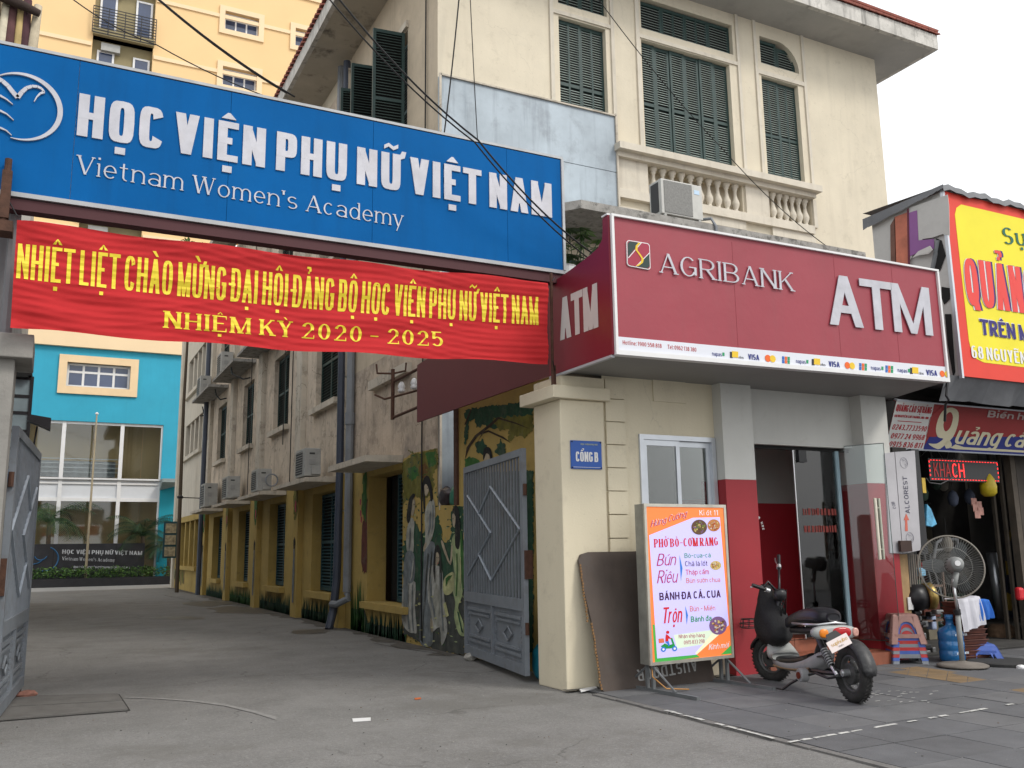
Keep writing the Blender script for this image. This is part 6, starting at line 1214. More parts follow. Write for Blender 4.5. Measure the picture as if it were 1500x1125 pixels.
mt_('Hùng Cường', SCR, (148, 190), (382, 118), (160, 148), wtp, .3, .0068); mt_('Hùng Cường', SCR, (145, 192), (380, 121), (157, 150), magp, .3, .0078); mt_('Ki ốt 11', LITE, (468, 112), (592, 112), (468, 78), wtp)
mt_('PHỞ BÒ-CƠM RANG', dict(SERIFB, sx=.55, gap=.13, serif=.05), (170, 324), (590, 310), (170, 268), redp)
mt_('Bún', dict(SCR, wv=.1), (185, 445), (308, 440), (190, 365), magp, .25); mt_('Riêu', dict(SCR, wv=.1), (188, 560), (318, 555), (192, 475), magp, .25)
mt_('Bò-cua-cá', LITE, (370, 393), (542, 388), (370, 362), grp_); mt_('Chả lá lốt', LITE, (374, 448), (522, 444), (374, 414), dkp); mt_('Thập cẩm', LITE, (378, 504), (530, 498), (378, 470), redp); mt_('Bún sườn chua', LITE, (382, 558), (605, 550), (382, 526), orp)
mt_('BÁNH ĐA CÁ, CUA', dict(wv=.2, wh=.17, sx=.8, n=2.6, gap=.13), (205, 672), (608, 652), (205, 622), dkp)
mt_('Trộn', dict(SCR, wv=.2, wh=.12), (222, 825), (350, 815), (215, 720), redp, .3); mt_('Bún - Miến', LITE, (406, 745), (572, 738), (406, 710), orp); mt_('Bánh đa', dict(LITE, wv=.17, wh=.14), (412, 815), (548, 806), (412, 778), grp_)
mt_('Nhận ship hàng', LITE, (332, 922), (502, 912), (332, 898), magp); mt_('0915 833 298', LITE, (366, 963), (502, 952), (366, 938), magp); mt_('Kính mời', SCR, (528, 998), (658, 982), (528, 962), wtp, .25)
mpol([(336, 375), (356, 460), (346, 545)], blp, .0075); mpol([(374, 708), (392, 770), (384, 832)], blp, .0075)
# dish pictures as round prints
def dish(cx, cy, rx, ry, rim, fills, sd_x):
    n = 22; mpol([(cx + rx * math.cos(6.283 * i / n), cy + ry * math.sin(6.283 * i / n)) for i in range(n)], rim, .008); r = random.Random(sd_x)
    for k in range(34):
        a = r.uniform(0, 6.28); q = math.sqrt(r.random()) * .72; x, y = cx + rx * q * math.cos(a), cy + ry * q * math.sin(a); w_, h_ = rx * r.uniform(.08, .22), ry * r.uniform(.06, .16); an = r.uniform(0, 3.14); co, si = math.cos(an), math.sin(an)
        mpol([(x - w_ * co, y - w_ * si), (x + h_ * si, y - h_ * co), (x + w_ * co, y + w_ * si), (x - h_ * si, y + h_ * co)], r.choice(fills), .0084 + k * .00012)
F_ = {k: mat('food_' + k, c, .6, .2, 60) for k, c in dict(g=(.15, .2, .04), o=(.5, .2, .06), r=(.4, .06, .03), y=(.6, .45, .15), b=(.12, .06, .03), w=(.6, .55, .5), p=(.2, .1, .25)).items()}
dish(466, 190, 52, 50, F_['b'], [F_['g'], F_['y'], F_['g'], F_['p']], 1); dish(562, 178, 42, 40, F_['o'], [F_['r'], F_['y'], F_['o'], F_['w']], 2); dish(575, 442, 36, 30, F_['y'], [F_['r'], F_['w'], F_['g'], F_['o']], 3); dish(590, 838, 58, 60, F_['p'], [F_['w'], F_['o'], F_['b'], F_['y']], 4)
# delivery rider pictogram
mpol([(212, 975), (240, 955), (262, 968), (290, 960), (276, 920), (288, 918), (312, 985), (235, 992)], grp_, .008); mpol([(198, 925), (232, 922), (236, 950), (200, 954)], orp, .0085); mpol([(242, 940), (246, 895), (258, 900), (284, 925), (262, 925), (264, 950)], redp, .0087); mpol([(240, 945), (264, 940), (272, 970), (262, 975), (256, 958)], blp, .009)
for cx_, cy_, rr, m_ in ((258, 882, 11, redp), (230, 995, 17, blp), (304, 990, 17, blp)): mpol([(cx_ + rr * math.cos(i * .63), cy_ + rr * math.sin(i * .63)) for i in range(10)], m_, .0088)
for cx_, cy_ in ((230, 995), (304, 990)): mpol([(cx_ + 8 * math.cos(i * .63), cy_ + 8 * math.sin(i * .63)) for i in range(10)], wtp, .0094)
# stand: skids, posts, braces
P_ = lambda u, d, z: ML + mu_ * u - mn * d + Vector((0, 0, z)); sk = mat('stand_steel', (.17, .18, .185), .5, .2, 6, metal=.4)
for uu in (.04, 1.13):
    fbox(MB(), P_, uu - .022, uu + .022, -.66, .72, .01, .05).build('skid', sk, mb2)
    for dd in (.02, .12): fbox(MB(), P_, uu - .018, uu + .018, dd, dd + .03, .05, z0 - .004).build('post', sk, mb2)
    for s_ in (-1, 1): MB().tube([P_(uu, .08 + s_ * .05, z0 - .02), P_(uu, .08 + s_ * .4, .05)], .013, 6).build('brace', sk, mb2)
MB().tube([P_(.04, .05, z0), P_(.0, 0, .18), P_(.1, -.1, .06), P_(.4, -.12, .03)], .007, 5).build('flex', mat('orange_flex', (.4, .18, .03), .5), mb2)
# ================================================================ electric moped
ek = thing('electric_moped', 'dark electric moped with red tail lamp and black bag parked before the kiosk door', 'moped', (7.25, 6.75, 0))
RG = at(1262, 1034, 'z', 0.01); FWc = at(1131, 966, 'z', .25); FG = Vector((FWc.x, FWc.y, 0)); ef = (FG - RG); WB = ef.length; ef.normalize(); el_ = Vector((-ef.y, ef.x, 0))
def S(l, w, z): return RG + ef * l + el_ * w + Vector((0, 0, z))
def bpn(cx, cy, off=0):
    d = RC @ Vector((1080 + cx / 4.33 - 750, -(790 + cy / 4.33 - 562.5), -F)); o_ = RG + el_ * off; t = (o_ - CAM).dot(el_) / d.dot(el_); return CAM + d * t
mblk = mat('moped_black', (.015, .015, .017), .35, .2, 10); mgrey = mat('moped_silver', (.25, .25, .255), .4, .12, 8, blot=.3, bcol=(.2, .2, .2), bsc=12); mwh = mat('moped_white', (.33, .34, .33), .4, .08, 6, blot=.2, bcol=(.3, .3, .28), bsc=12); seatm = mat('seat_vinyl', (.012, .012, .016), .35, .1, 12, .1, 80)
def wheel(c, ax, R, r_, nm='wheel'):
    o = MB().torus(c, R - r_, r_, ax, 32, 10, prof=(r_, r_ * 1.05)).build('tyre', mat('dusty_tyre', (.03, .029, .028), .85, .35, 12, .4, 90), ek, True)
    MB().torus(c, R - r_ * 2.0, .02, ax, 28, 6, prof=(.02, .035)).build('rim', mat('dull_alloy', (.1, .1, .1), .45, .2, metal=.4), ek, True)
    b = MB(); b.disc(c, R * .38, ax, .1, 20); b.build('hub', mat('hub_grey', (.06, .06, .06), .5, .2, metal=.3), ek, bevel=.01)
    ax = Vector(ax).normalized(); u = Vector((0, 0, 1)); v = ax.cross(u).normalized(); b = MB()
    for k in range(5): a = k * 1.2566; d = u * math.cos(a) + v * math.sin(a); b.tube([Vector(c) + d * R * .3, Vector(c) + d * (R - r_ * 2)], .018, 5)
    b.build('spokes', MATS['dull_alloy'], ek)
    b = MB(); n = 40
    for k in range(n):
        a = 2 * math.pi * k / n; d = u * math.cos(a) + v * math.sin(a); t_ = -u * math.sin(a) + v * math.cos(a); cc = Vector(c) + d * (R - .002)
        b.prism([cc - t_ * .008 - ax * r_ * .6, cc + t_ * .008 - ax * r_ * .1, cc + t_ * .024 - ax * r_ * .1, cc + t_ * .008 - ax * r_ * .6], d * .007); b.prism([cc - t_ * .008 + ax * r_ * .6, cc + t_ * .008 + ax * r_ * .1, cc + t_ * .024 + ax * r_ * .1, cc + t_ * .008 + ax * r_ * .6], d * .007)
    b.build('tread', MATS['dusty_tyre'], ek)['kind'] = 'stuff'
RC_ = S(.1, 0, .29); wheel(RC_, el_, .28, .056)
fax = (el_ * .92 - ef * .45).normalized(); wheel(FWc + Vector((0, 0, .015)), fax, .262, .05)
# fenders
def fender(c, ax, R, hw, a0, a1, m, nm='fender'):
    ax = Vector(ax).normalized(); u = Vector((0, 0, 1)); v = u.cross(ax).normalized(); v = v if v.dot(ef) > 0 else -v; b = MB(); n = 14; vs = []
    for i in range(n + 1):
        a = math.radians(a0 + (a1 - a0) * i / n); d = v * math.cos(a) + u * math.sin(a); hh = hw * (1 if 0 < i < n else .7)
        for w_, dr in ((-1, -.035), (-.75, -.004), (0, .01), (.75, -.004), (1, -.035)): vs.append(Vector(c) + d * (R + dr) + ax * hh * w_)
    b.add(vs, [(i * 5 + j, i * 5 + j + 1, (i + 1) * 5 + j + 1, (i + 1) * 5 + j) for i in range(n) for j in range(4)])
    o = b.build(nm, m, ek, True); s = o.modifiers.new('thick', 'SOLIDIFY'); s.thickness = .006; return o
fender(RC_, el_, .325, .085, 45, 178, mat('scuffed_black', (.025, .025, .027), .45, .4, 14, blot=.4, bcol=(.1, .1, .1), bsc=25)); fender(FWc, fax, .3, .07, 20, 150, mblk)
# frame and swing arm
b = MB()
for w_ in (.09, -.09): b.tube([S(.1, w_, .29), S(.45, w_, .26), S(.75, w_ * .9, .25)], .025, 8)
b.build('swing_arm', mblk, ek)
for w_ in (.13, -.13):
    b = MB(); b.tube([S(.2, w_, .3), S(.4, w_ * .9, .46)], .018, 8); b.tube([S(.27, w_, .36), S(.52, w_ * .85, .6)], .032, 10); b.build('shock_absorber', mblk, ek); b = MB()
    for k in range(7): t = k / 7; b.torus(S(.27 + .16 * t, w_ * (1 - .1 * t), .36 + .15 * t), .034, .007, (ef * .7 + Vector((0, 0, .7))).normalized(), 12, 4)
    b.tube([S(.17, w_ * 1.02, .27), S(.27, w_, .35)], .02, 8); b.build('spring', chrome, ek)
b = MB(); b.tube([S(.55, 0, .62), S(.7, 0, .45), S(.8, 0, .28)], .05, 8); b.tube([S(.5, 0, .66), S(1.25, 0, .62)], .04, 8); b.build('frame', mblk, ek)
# body shell: footboard, battery box
def loft(secs, nm, m, sub=1, parent=ek, n=14, ex=3.2):   # sections: (l, halfwidth, zbottom, ztop)
    vs = []
    for l, hw, za, zb in secs:
        for j in range(n): a = 2 * math.pi * j / n; co, si = math.cos(a), math.sin(a); vs.append(S(l, hw * math.copysign(abs(co) ** (2 / ex), co), (za + zb) / 2 + (zb - za) / 2 * math.copysign(abs(si) ** (2 / ex), si)))
    k = len(secs); b = MB(); b.add(vs, [(i * n + j, i * n + (j + 1) % n, (i + 1) * n + (j + 1) % n, (i + 1) * n + j) for i in range(k - 1) for j in range(n)] + [tuple(range(n)), tuple((k - 1) * n + j for j in range(n))[::-1]]); return b.build(nm, m, parent, True, sub=sub)
loft([(.5, .05, .38, .48), (.6, .09, .28, .47), (.85, .13, .2, .36), (1.2, .15, .18, .28), (1.5, .14, .19, .3), (1.62, .08, .22, .38)], 'body_shell', mgrey); b = MB(); b.tube([S(.12, .1, .3), S(.3, .12, .34), (S(.5, .1, .42)), S(.62, .08, .4)], .009, 6); b.tube([S(.12, .09, .27), S(.35, .13, .22), S(.6, .12, .24), S(.75, .14, .2)], .014, 6); b.build('motor_cables', mblk, ek, True); b = MB(); b.tube([S(.1, .12, .3), S(.1, .05, .3)], .035, 12); b.tube([S(.1, .135, .3), S(.1, .12, .3)], .018, 6); b.build('axle_nut', chrome, ek)
loft([(.8, .1, .3, .42), (1.0, .13, .25, .36), (1.4, .14, .24, .32), (1.52, .11, .26, .34)], 'floor_mat', mblk); loft([(1.44, .17, .28, .36), (1.55, .19, .26, .44), (1.6, .15, .28, .5), (1.66, .06, .3, .52)], 'leg_panel', mwh)
loft([(.75, .12, .22, .29), (1.2, .153, .19, .23), (1.5, .142, .2, .24)], 'gold_flash', mat('gold_flash', (.2, .13, .07), .4, .3))
MB().disc(S(.78, .17, .2), .07, el_, .09, 20).build('crank_cover', mgrey, ek, bevel=.01); MB().disc(S(.78, .22, .2), .035, el_, .02, 16).build('reflector', mat('dark_red_reflector', (.12, .02, .01), .3), ek)
b = MB(); b.tube([S(.85, .12, .18), S(1.0, .2, .09), S(1.08, .26, .015), S(1.2, .27, .012)], .014, 6); b.build('side_stand', mblk, ek)
# seat: two-part black saddle
loft([(.38, .07, .77, .85), (.44, .14, .74, .88), (.6, .16, .73, .91), (.85, .15, .71, .88), (1.0, .13, .69, .84), (1.2, .1, .65, .79), (1.32, .05, .64, .75)], 'saddle', seatm, 2); loft([(.5, .165, .775, .79), (.7, .165, .77, .785), (.95, .15, .755, .77)], 'seat_seam', mat('seat_piping', (.05, .05, .055), .5), 1)
b = MB(); q = []
for i in range(15): a = math.pi * i / 14; q.append(S(.42 - .0 + .5 * abs(math.cos(a)) ** .8 * 1 if i < 7 else .42 + .5 * abs(math.cos(a)) ** .8, .185 * (1 if i < 7 else -1) * min(1, abs(math.cos(a)) * 3), .75))
b.tube([S(.95, .16, .72), S(.6, .185, .73), S(.42, .15, .74), S(.36, .0, .76), S(.42, -.15, .74), S(.6, -.185, .73), S(.95, -.16, .72)], .012, 8); b.build('seat_rail', chrome, ek, True)
# tail: white oval housing, red lamp, amber indicators, plate
def tailbox(l, w, z, hw, hh, dl, m, nm, ex=2.6, n=24):
    b = MB(); 
    pr = []
    for dd, k in ((0, 1), (-.6, .97), (-.9, .85), (-1, .6)):
        for j in range(n): a = 2 * math.pi * j / n; pr.append(S(l + dl * dd, w + hw * k * math.copysign(abs(math.cos(a)) ** (2 / ex), math.cos(a)), z + hh * k * math.copysign(abs(math.sin(a)) ** (2 / ex), math.sin(a)) + .02 * (w)))
    b.add(pr, [(i * n + j, i * n + (j + 1) % n, (i + 1) * n + (j + 1) % n, (i + 1) * n + j) for i in range(3) for j in range(n)] + [tuple(range(n))[::-1], tuple(3 * n + j for j in range(n))]); return b.build(nm, m, ek, True)
tailbox(.42, 0, .66, .255, .075, .09, mwh, 'tail_housing'); tailbox(.345, -.05, .665, .105, .052, .035, mat('tail_lamp_red', (.4, .01, .015), .15, .15, 30), 'tail_lamp'); tailbox(.345, .15, .655, .05, .045, .03, mat('amber_lens', (.75, .22, .02), .15, .1), 'indicator'); tailbox(.345, -.205, .665, .035, .045, .025, mat('pink_lens', (.55, .3, .25), .2, .3, 40), 'indicator')
# tilted plate with small print
tl = math.radians(22); pu = (el_ * -math.cos(tl) + Vector((0, 0, math.sin(tl)))).normalized(); pn_ = (-ef * .95 + Vector((0, 0, .3))).normalized(); pv = pn_.cross(pu).normalized(); pv = pv if pv.z > 0 else -pv; _d = RC @ Vector((1229 - 750, -(942 - 562.5), -F)); pc = CAM + _d * ((S(-.02, 0, 0) - CAM).dot(ef) / _d.dot(ef))
PQ = lambda a, c, l=0: pc + pu * a + pv * c + pn_ * l
b = MB(); b.prism([PQ(-.12, -.055), PQ(.12, -.055), PQ(.12, .055), PQ(-.12, .055)], pn_ * .004); pl2 = b.build('number_plate', mat('plate_pink_white', (.68, .6, .58), .5, .05), ek)
text('suphubo', SCR, PQ(-.09, -.005, .005), PQ(.1, -.005, .005), PQ(-.09, .03, .005), pn_, mat('plate_gold', (.5, .3, .05), .5), parent=pl2, lift=.002, name='lettering'); text('nhatu', LITE, PQ(-.025, -.035, .005), PQ(.03, -.035, .005), PQ(-.025, -.018, .005), pn_, dark, parent=pl2, lift=.002, name='lettering')
MB().prism([PQ(-.1, .05, -.01), PQ(.08, .05, -.01), PQ(.05, .12, -.02), PQ(-.06, .12, -.02)], pn_ * -.01).build('plate_bracket', mblk, ek)
# steering: fork, stem, handlebar
hd = S(WB - .28, 0, .95); b = MB(); fa = FWc
for s_ in (-1, 1): b.tube([fa + fax * .075 * s_ + Vector((0, 0, .015)), fa + fax * .075 * s_ - ef * .08 + Vector((0, 0, .33))], .02, 8)
b.tube([fa - ef * .08 + Vector((0, 0, .32)), hd], .03, 8); b.build('fork', mblk, ek, True)
gl_, gr_ = bpn(125, 300, .28), bpn(262, 125, -.22); mid = hd + Vector((0, 0, .05))
b = MB(); b.tube([mid, (mid + gl_) / 2 + Vector((0, 0, .1)), gl_ + (mid - gl_) * .25], .014, 8); b.tube([mid, (mid + gr_) / 2 + Vector((0, 0, -.0)), gr_ + (mid - gr_) * .25], .014, 8); b.build('handlebar', mblk, ek, True)
for g_, o_ in ((gl_, mid), (gr_, mid)):
    d = (g_ - o_).normalized(); MB().tube([g_ - d * .1, g_ + d * .06], .022, 10).build('grip', mblk, ek); MB().tube([g_ - d * .16, g_ - d * .11], .028, 10).build('grip_collar', chrome, ek); MB().tube([g_ - d * .14 + Vector((0, 0, .01)), g_ - d * .1 + ef * .07 + Vector((0, 0, .03)), g_ - ef * -.09 + Vector((0, 0, -.02)) + d * .04], .008, 6).build('brake_lever', chrome, ek, True)
MB().lathe([(.02, -.06), (.075, -.03), (.08, .05), (.05, .08)], tuple(hd + Vector((0, 0, .03))), 12).build('head_cowl', mblk, ek, True)
# wire basket hoop on the left
bk = bpn(75, 560, .1); b = MB()
for k, rr in ((0, .1), (.05, .11), (.1, .09)): b.torus(bk + Vector((0, 0, k)), rr, .006, (0, 0, 1), 18, 5)
for k in range(8): a = k * .785; b.tube([bk + Vector((.1 * math.cos(a), .1 * math.sin(a), 0)), bk + Vector((.09 * math.cos(a), .09 * math.sin(a), .1))], .005, 4)
b.build('wire_basket', mblk, ek)
b = MB(); r = random.Random(6)
for k in range(5): b.tube([hd + Vector((r.uniform(-.05, .05), 0, 0)), hd + Vector((r.uniform(-.1, .1), r.uniform(-.08, .0), .1)), hd - ef * .05 + Vector((r.uniform(-.06, .06), 0, -.2))], .006, 5)
b.build('cables', wire, ek, True)
# black cloth bag slung from the handlebar
sc_ = [(178, 285, .04, .05), (184, 325, .07, .08), (200, 380, .11, .11), (212, 440, .15, .15), (226, 500, .2, .18), (234, 560, .23, .2), (238, 610, .24, .19), (238, 645, .22, .15), (234, 668, .16, .1)]
vs = []; n = 16; r = random.Random(3)
for cx_, cy_, w_, d_ in sc_:
    c = bpn(cx_, cy_, .03)
    for j in range(n): a = 2 * math.pi * j / n; k = r.uniform(.86, 1.12) * (1 + .06 * math.sin(3 * a + cy_ * .01)); vs.append(c + el_ * d_ * k * math.sin(a) + ef * w_ * k * math.cos(a) * 1.15)
k = len(sc_); b = MB(); b.add(vs, [(i * n + j, i * n + (j + 1) % n, (i + 1) * n + (j + 1) % n, (i + 1) * n + j) for i in range(k - 1) for j in range(n)] + [tuple(range(n)), tuple((k - 1) * n + j for j in range(n))[::-1]])
o = b.build('black_bag', mat('black_bag_cloth', (.008, .008, .009), .8, .25, 9, .3, 40), None, True, sub=2); tag(o, 'black cloth bag slung from the moped handlebar', 'bag')
b = MB(); b.tube([bpn(150, 300, .1), bpn(132, 380, .12), bpn(130, 500, .12), bpn(125, 640, .1)], .01, 5); b.build('strap', mat('strap', (.01, .01, .01), .8), o)
# ================================================================ advertising shop on the right
sx = thing('sign_shop', 'cluttered sign maker shop front with dark interior right of the kiosk', 'shop', (13, 9.5, 0))
dwl = mat('dark_shop_wall', (.045, .042, .04), .9, .4, 2, .2, 20); dfl = mat('shop_floor', (.05, .048, .045), .8, .3, 3)  # interior darkness set by near-black wall and floor colours
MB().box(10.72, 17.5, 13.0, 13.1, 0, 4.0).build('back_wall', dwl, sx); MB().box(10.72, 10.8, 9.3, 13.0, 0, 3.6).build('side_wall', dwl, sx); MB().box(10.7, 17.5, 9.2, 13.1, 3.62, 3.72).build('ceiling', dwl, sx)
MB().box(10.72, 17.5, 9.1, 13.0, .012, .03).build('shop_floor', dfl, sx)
xr = at(1478, 700, 'y', 9.55).x
MB().box(xr, xr + .12, 9.5, 9.62, .02, 3.6).build('door_post', mat('brown_post', (.08, .065, .05), .8, .3, 4), sx); MB().box(xr + .13, 17.5, 9.5, 9.58, .03, 3.6).build('board_panel', mat('dark_board', (.05, .042, .035), .85, .35, 1.5, streak=.5), sx)
for i in range(2): MB().box(xr - .06 - i * .09, xr - .01 - i * .09, 9.65 + i * .1, 9.7 + i * .1, .02, 3.3).build('stored_batten', mat('batten', (.05, .04, .03), .8, .3, 5), sx)
# shelf clutter inside: racks with boxes, so that the dark reads as stock
r = random.Random(21); cc_ = [(.12, .1, .08), (.05, .06, .09), (.2, .18, .15), (.1, .03, .02), (.04, .07, .05), (.16, .14, .1)]
for j in range(3):
    MB().box(11.0, 15.5, 12.3, 12.95, .8 + j * .75, .84 + j * .75).build('shelf', mat('shelf_steel', (.08, .08, .08), .6, .2), sx)
for j in range(4):
    x = 11.0
    while x < 15.3: w_ = r.uniform(.15, .5); h_ = r.uniform(.12, .5); MB().box(x, x + w_, 12.35, 12.9, (.845 + (j - 1) * .75) if j else .035, (.845 + (j - 1) * .75 + h_) if j else .035 + h_).build('stock_box', mat('stock_%d' % r.randrange(6), cc_[r.randrange(6)], .8, .3, 5), sx); x += w_ + r.uniform(.02, .15)
for i in range(7): x = 12.6 + i * .16; MB().tube([(x, 10.6 + r.uniform(-.1, .1), .03), (x + r.uniform(-.1, .1), 11, 2.0 + r.uniform(-.3, .5))], .02, 6).build('metal_rod', mat('rod_grey', (.15, .15, .15), .4, .2, metal=.5), sx)
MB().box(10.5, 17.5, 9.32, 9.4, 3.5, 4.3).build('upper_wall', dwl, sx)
for i in range(46):
    x = r.uniform(11.3, 14.0); y = r.uniform(10.3, 11.8); lv = r.choice([0, 0, .35, .7]); w_, h_ = r.uniform(.12, .4), r.uniform(.12, .4); MB().box(x, x + w_, y, y + .25, .03 + lv, .03 + lv + h_).build('stock_box', mat('stock_%d' % r.randrange(6), (.1, .1, .1)), sx, bevel=.01)
for i in range(22):
    x = r.uniform(11.2, 14.0); y = r.uniform(9.9, 11.2); z = r.uniform(1.5, 2.7); MB().tube([(x, y, z + .3), (x, y, z)], .006, 4).build('hanging_string', wire, sx); MB().lathe([(.02, .12), (.06, .08), (.09, 0), (.07, -.1), (.02, -.14)], (x, y, z - .1), 8).build('hanging_packet', mat('stock_%d' % r.randrange(6), (.1, .1, .1)), sx, True)
for i in range(9): x = r.uniform(11.1, 14); MB().tube([(x, r.uniform(9.8, 10.6), 3.5), (x + r.uniform(-.4, .4), 10.2, r.uniform(2.5, 3.1)), (x + r.uniform(-.8, .8), 10.4, 3.4)], .008, 5).build('loose_wire', mat('grey_cable', (.2, .2, .2), .5), sx)
# yellow advertisement box
ad = thing('advert_box', 'large yellow and red advertisement box with torn side skin on the shop roof', 'sign', (11.2, 8.2, 3.83)); AY = 8.2
ap = lambda x, y, d=0: at(x, y, 'y', AY - d)
redad = mat('advert_red', (.68, .05, .03), .6, .05, 2); yelad = mat('advert_yellow', (.78, .68, .03), .6, .05, 2)
MB().box(11.22, 16.5, AY, AY + .03, 3.83, 6.55).build('front_panel', redad, ad); MB().box(11.2, 11.24, AY - .01, AY + .04, 3.8, 6.58).build('corner_trim', alum, ad)
b = MB(); q = [ap(1398, 335, .004), ap(1399, 312, .004), ap(1403, 303, .004), ap(1412, 301, .004)]; ya = [(11.43, 4.35), (11.46, 4.2), (11.55, 4.1), (11.7, 4.06), (16.3, 4.06), (16.3, 6.4), (11.58, 6.4), (11.47, 6.33), (11.42, 6.22)]; b.prism([(x, AY - .004, z) for x, z in ya], (0, .003, 0)); b.build('yellow_field', yelad, ad)
torn = mat('torn_vinyl', (.5, .49, .47), .7, .12, 3, .1, 20, blot=.3, bcol=(.3, .29, .28), bsc=3); sdp = lambda x, y, d=0: at(x, y, 'x', 11.2 - d)
MB().box(11.23, 11.26, 8.25, 9.5, 3.85, 6.55).build('frame_back', torn, ad)
def adpoly(pts, m, d, nm): b = MB(); b.prism([sdp(x, y, d) for x, y in pts], (.006, 0, 0)); b.build(nm, m, ad)
adpoly([(1330, 305), (1388, 285), (1390, 300), (1391, 345), (1380, 343), (1366, 348), (1352, 350), (1345, 356), (1334, 380), (1330, 376)], torn, .012, 'torn_skin')
adpoly([(1330, 312), (1343, 308), (1345, 352), (1368, 350), (1368, 364), (1350, 368), (1331, 376)], mat('vinyl_purple', (.25, .1, .28), .6, .1), .02, 'vinyl_strip')
adpoly([(1310, 318), (1329, 311), (1331, 390), (1312, 392)], mat('vinyl_salmon', (.5, .16, .1), .6, .25, 4), .0, 'vinyl_strip'); adpoly([(1328.5, 306), (1331, 305), (1333, 395), (1330, 396)], mat('plum', (.12, .02, .04), .6, .1), .024, 'strip_edge')
adpoly([(1304, 330), (1311, 318), (1313, 392), (1305, 400)], mat('vinyl_brown', (.15, .07, .05), .6, .3, 5), .0, 'vinyl_strip')
MB().tube([sdp(1374, 352, -.02), sdp(1366, 396, -.02)], .035, 6).build('bare_strut', mat('strut_grey', (.2, .21, .22), .5), ad)
for hp in ([(1371, 349), (1379, 352), (1385, 374), (1377, 396), (1368, 398), (1374, 372)], [(1379, 420), (1391, 422), (1391, 438), (1383, 446), (1379, 436)], [(1384, 460), (1393, 460), (1399, 545), (1396, 552), (1388, 505)]): adpoly(hp, dark, -.015, 'torn_hole')
fl_ = MB(); fl_.prism([sdp(1336, 378, .03), sdp(1345, 368, .05), sdp(1362, 360, .09), sdp(1366, 366, .1), sdp(1360, 372, .08), sdp(1345, 374, .05)], (.01, 0, 0)); fl_.build('hanging_flap', mat('flap_white', (.6, .58, .56), .7, .1), ad)
# tarpaulin over the top
trp = mat('grey_tarp', (.16, .165, .175), .7, .2, 2, .3, 8); b = MB(); r = random.Random(5)
NX = 40
for i in range(NX):
    x0, x1 = 11.16 + i * .135, 11.16 + (i + 1) * .135
    f_ = lambda x: .02 * math.sin(x * 9) + .015 * math.sin(x * 23)
    b.quad((x0, AY - .06, 6.53 + f_(x0)), (x1, AY - .06, 6.53 + f_(x1)), (x1, AY - .04, 6.62 + f_(x1)), (x0, AY - .04, 6.62 + f_(x0))); b.quad((x0, AY - .04, 6.62 + f_(x0)), (x1, AY - .04, 6.62 + f_(x1)), (x1, 9.6, 6.68), (x0, 9.6, 6.68))
for i in range(14):
    y0, y1 = 8.14 + i * .105, 8.14 + (i + 1) * .105; g_ = lambda y: .02 * math.sin(y * 14); b.quad((11.16, y0, 6.62 - (y0 - 8.14) * .02), (11.16, y1, 6.62 - (y1 - 8.14) * .02), (11.15, y1, 6.55 - (y1 - 8.14) * .1 + g_(y1) * .3), (11.15, y0, 6.56 - (y0 - 8.14) * .1 + g_(y0) * .3))
b.build('tarpaulin', trp, ad)
def adt(s, P, a, c, t, m, sh=0, d=.008): p0, p1, tt = ap(*a, d), ap(*c, d), ap(*t, d); text(s, P, p0, p1, p0 + Vector((0, 0, tt.z - p0.z)), (0, -1, 0), m, parent=ad, lift=.0, shear=sh)
pw = mat('print_paper_white', (.72, .72, .74), .6, 0); gdk = mat('advert_green', (.01, .12, .08), .6, 0); nav = mat('advert_navy', (.03, .02, .16), .6, 0); rd_ = mat('advert_letter_red', (.72, .06, .05), .6, 0)
QF = dict(wv=.2, wh=.14, sx=.38, n=2.6, gap=.09)
adt('Sự', SERIFB, (1470, 357), (1503, 360), (1470, 333), pw, 0, .010); adt('Sự', SERIFB, (1470, 357), (1503, 360), (1470, 333), gdk, 0, .014)
for d_, dx, m_ in ((.006, 2.5, nav), (.010, -1.5, pw), (.016, 0, rd_)): adt('QUẢNG', dict(QF, wv=.2 + (.05 if m_ is pw else 0)), (1418 + dx, 447), (1522 + dx, 462), (1418 + dx, 378), m_, 0, d_)
adt('TRÊN M', SANS, (1437, 490), (1508, 500), (1435, 466), pw, 0, .010); adt('TRÊN M', SANS, (1438, 490), (1509, 500), (1436, 467), nav, 0, .015)
adt('68 NGUYỄN C', dict(QF, wv=.13, wh=.1), (1424, 524), (1516, 535), (1424, 506), pw, 0, .012)
# grey cloth awning under the advert
b = MB(); n = 30
for i in range(n):
    x0, x1 = 10.95 + i * .19, 10.95 + (i + 1) * .19; f_ = lambda x: .03 * math.sin(x * 5) + .02 * math.sin(x * 13)
    b.quad((x0, 8.25, 3.84), (x1, 8.25, 3.84), (x1, 8.45 + f_(x1), 3.52 + f_(x1) * .6), (x0, 8.45 + f_(x0), 3.52 + f_(x0) * .6)); b.quad((x0, 8.25, 3.84), (x1, 8.25, 3.84), (x1, 9.6, 3.9), (x0, 9.6, 3.9))
o = b.build('cloth_awning', trp, None, True); tag(o, 'grey cloth awning hanging below the yellow advertisement box', 'awning')
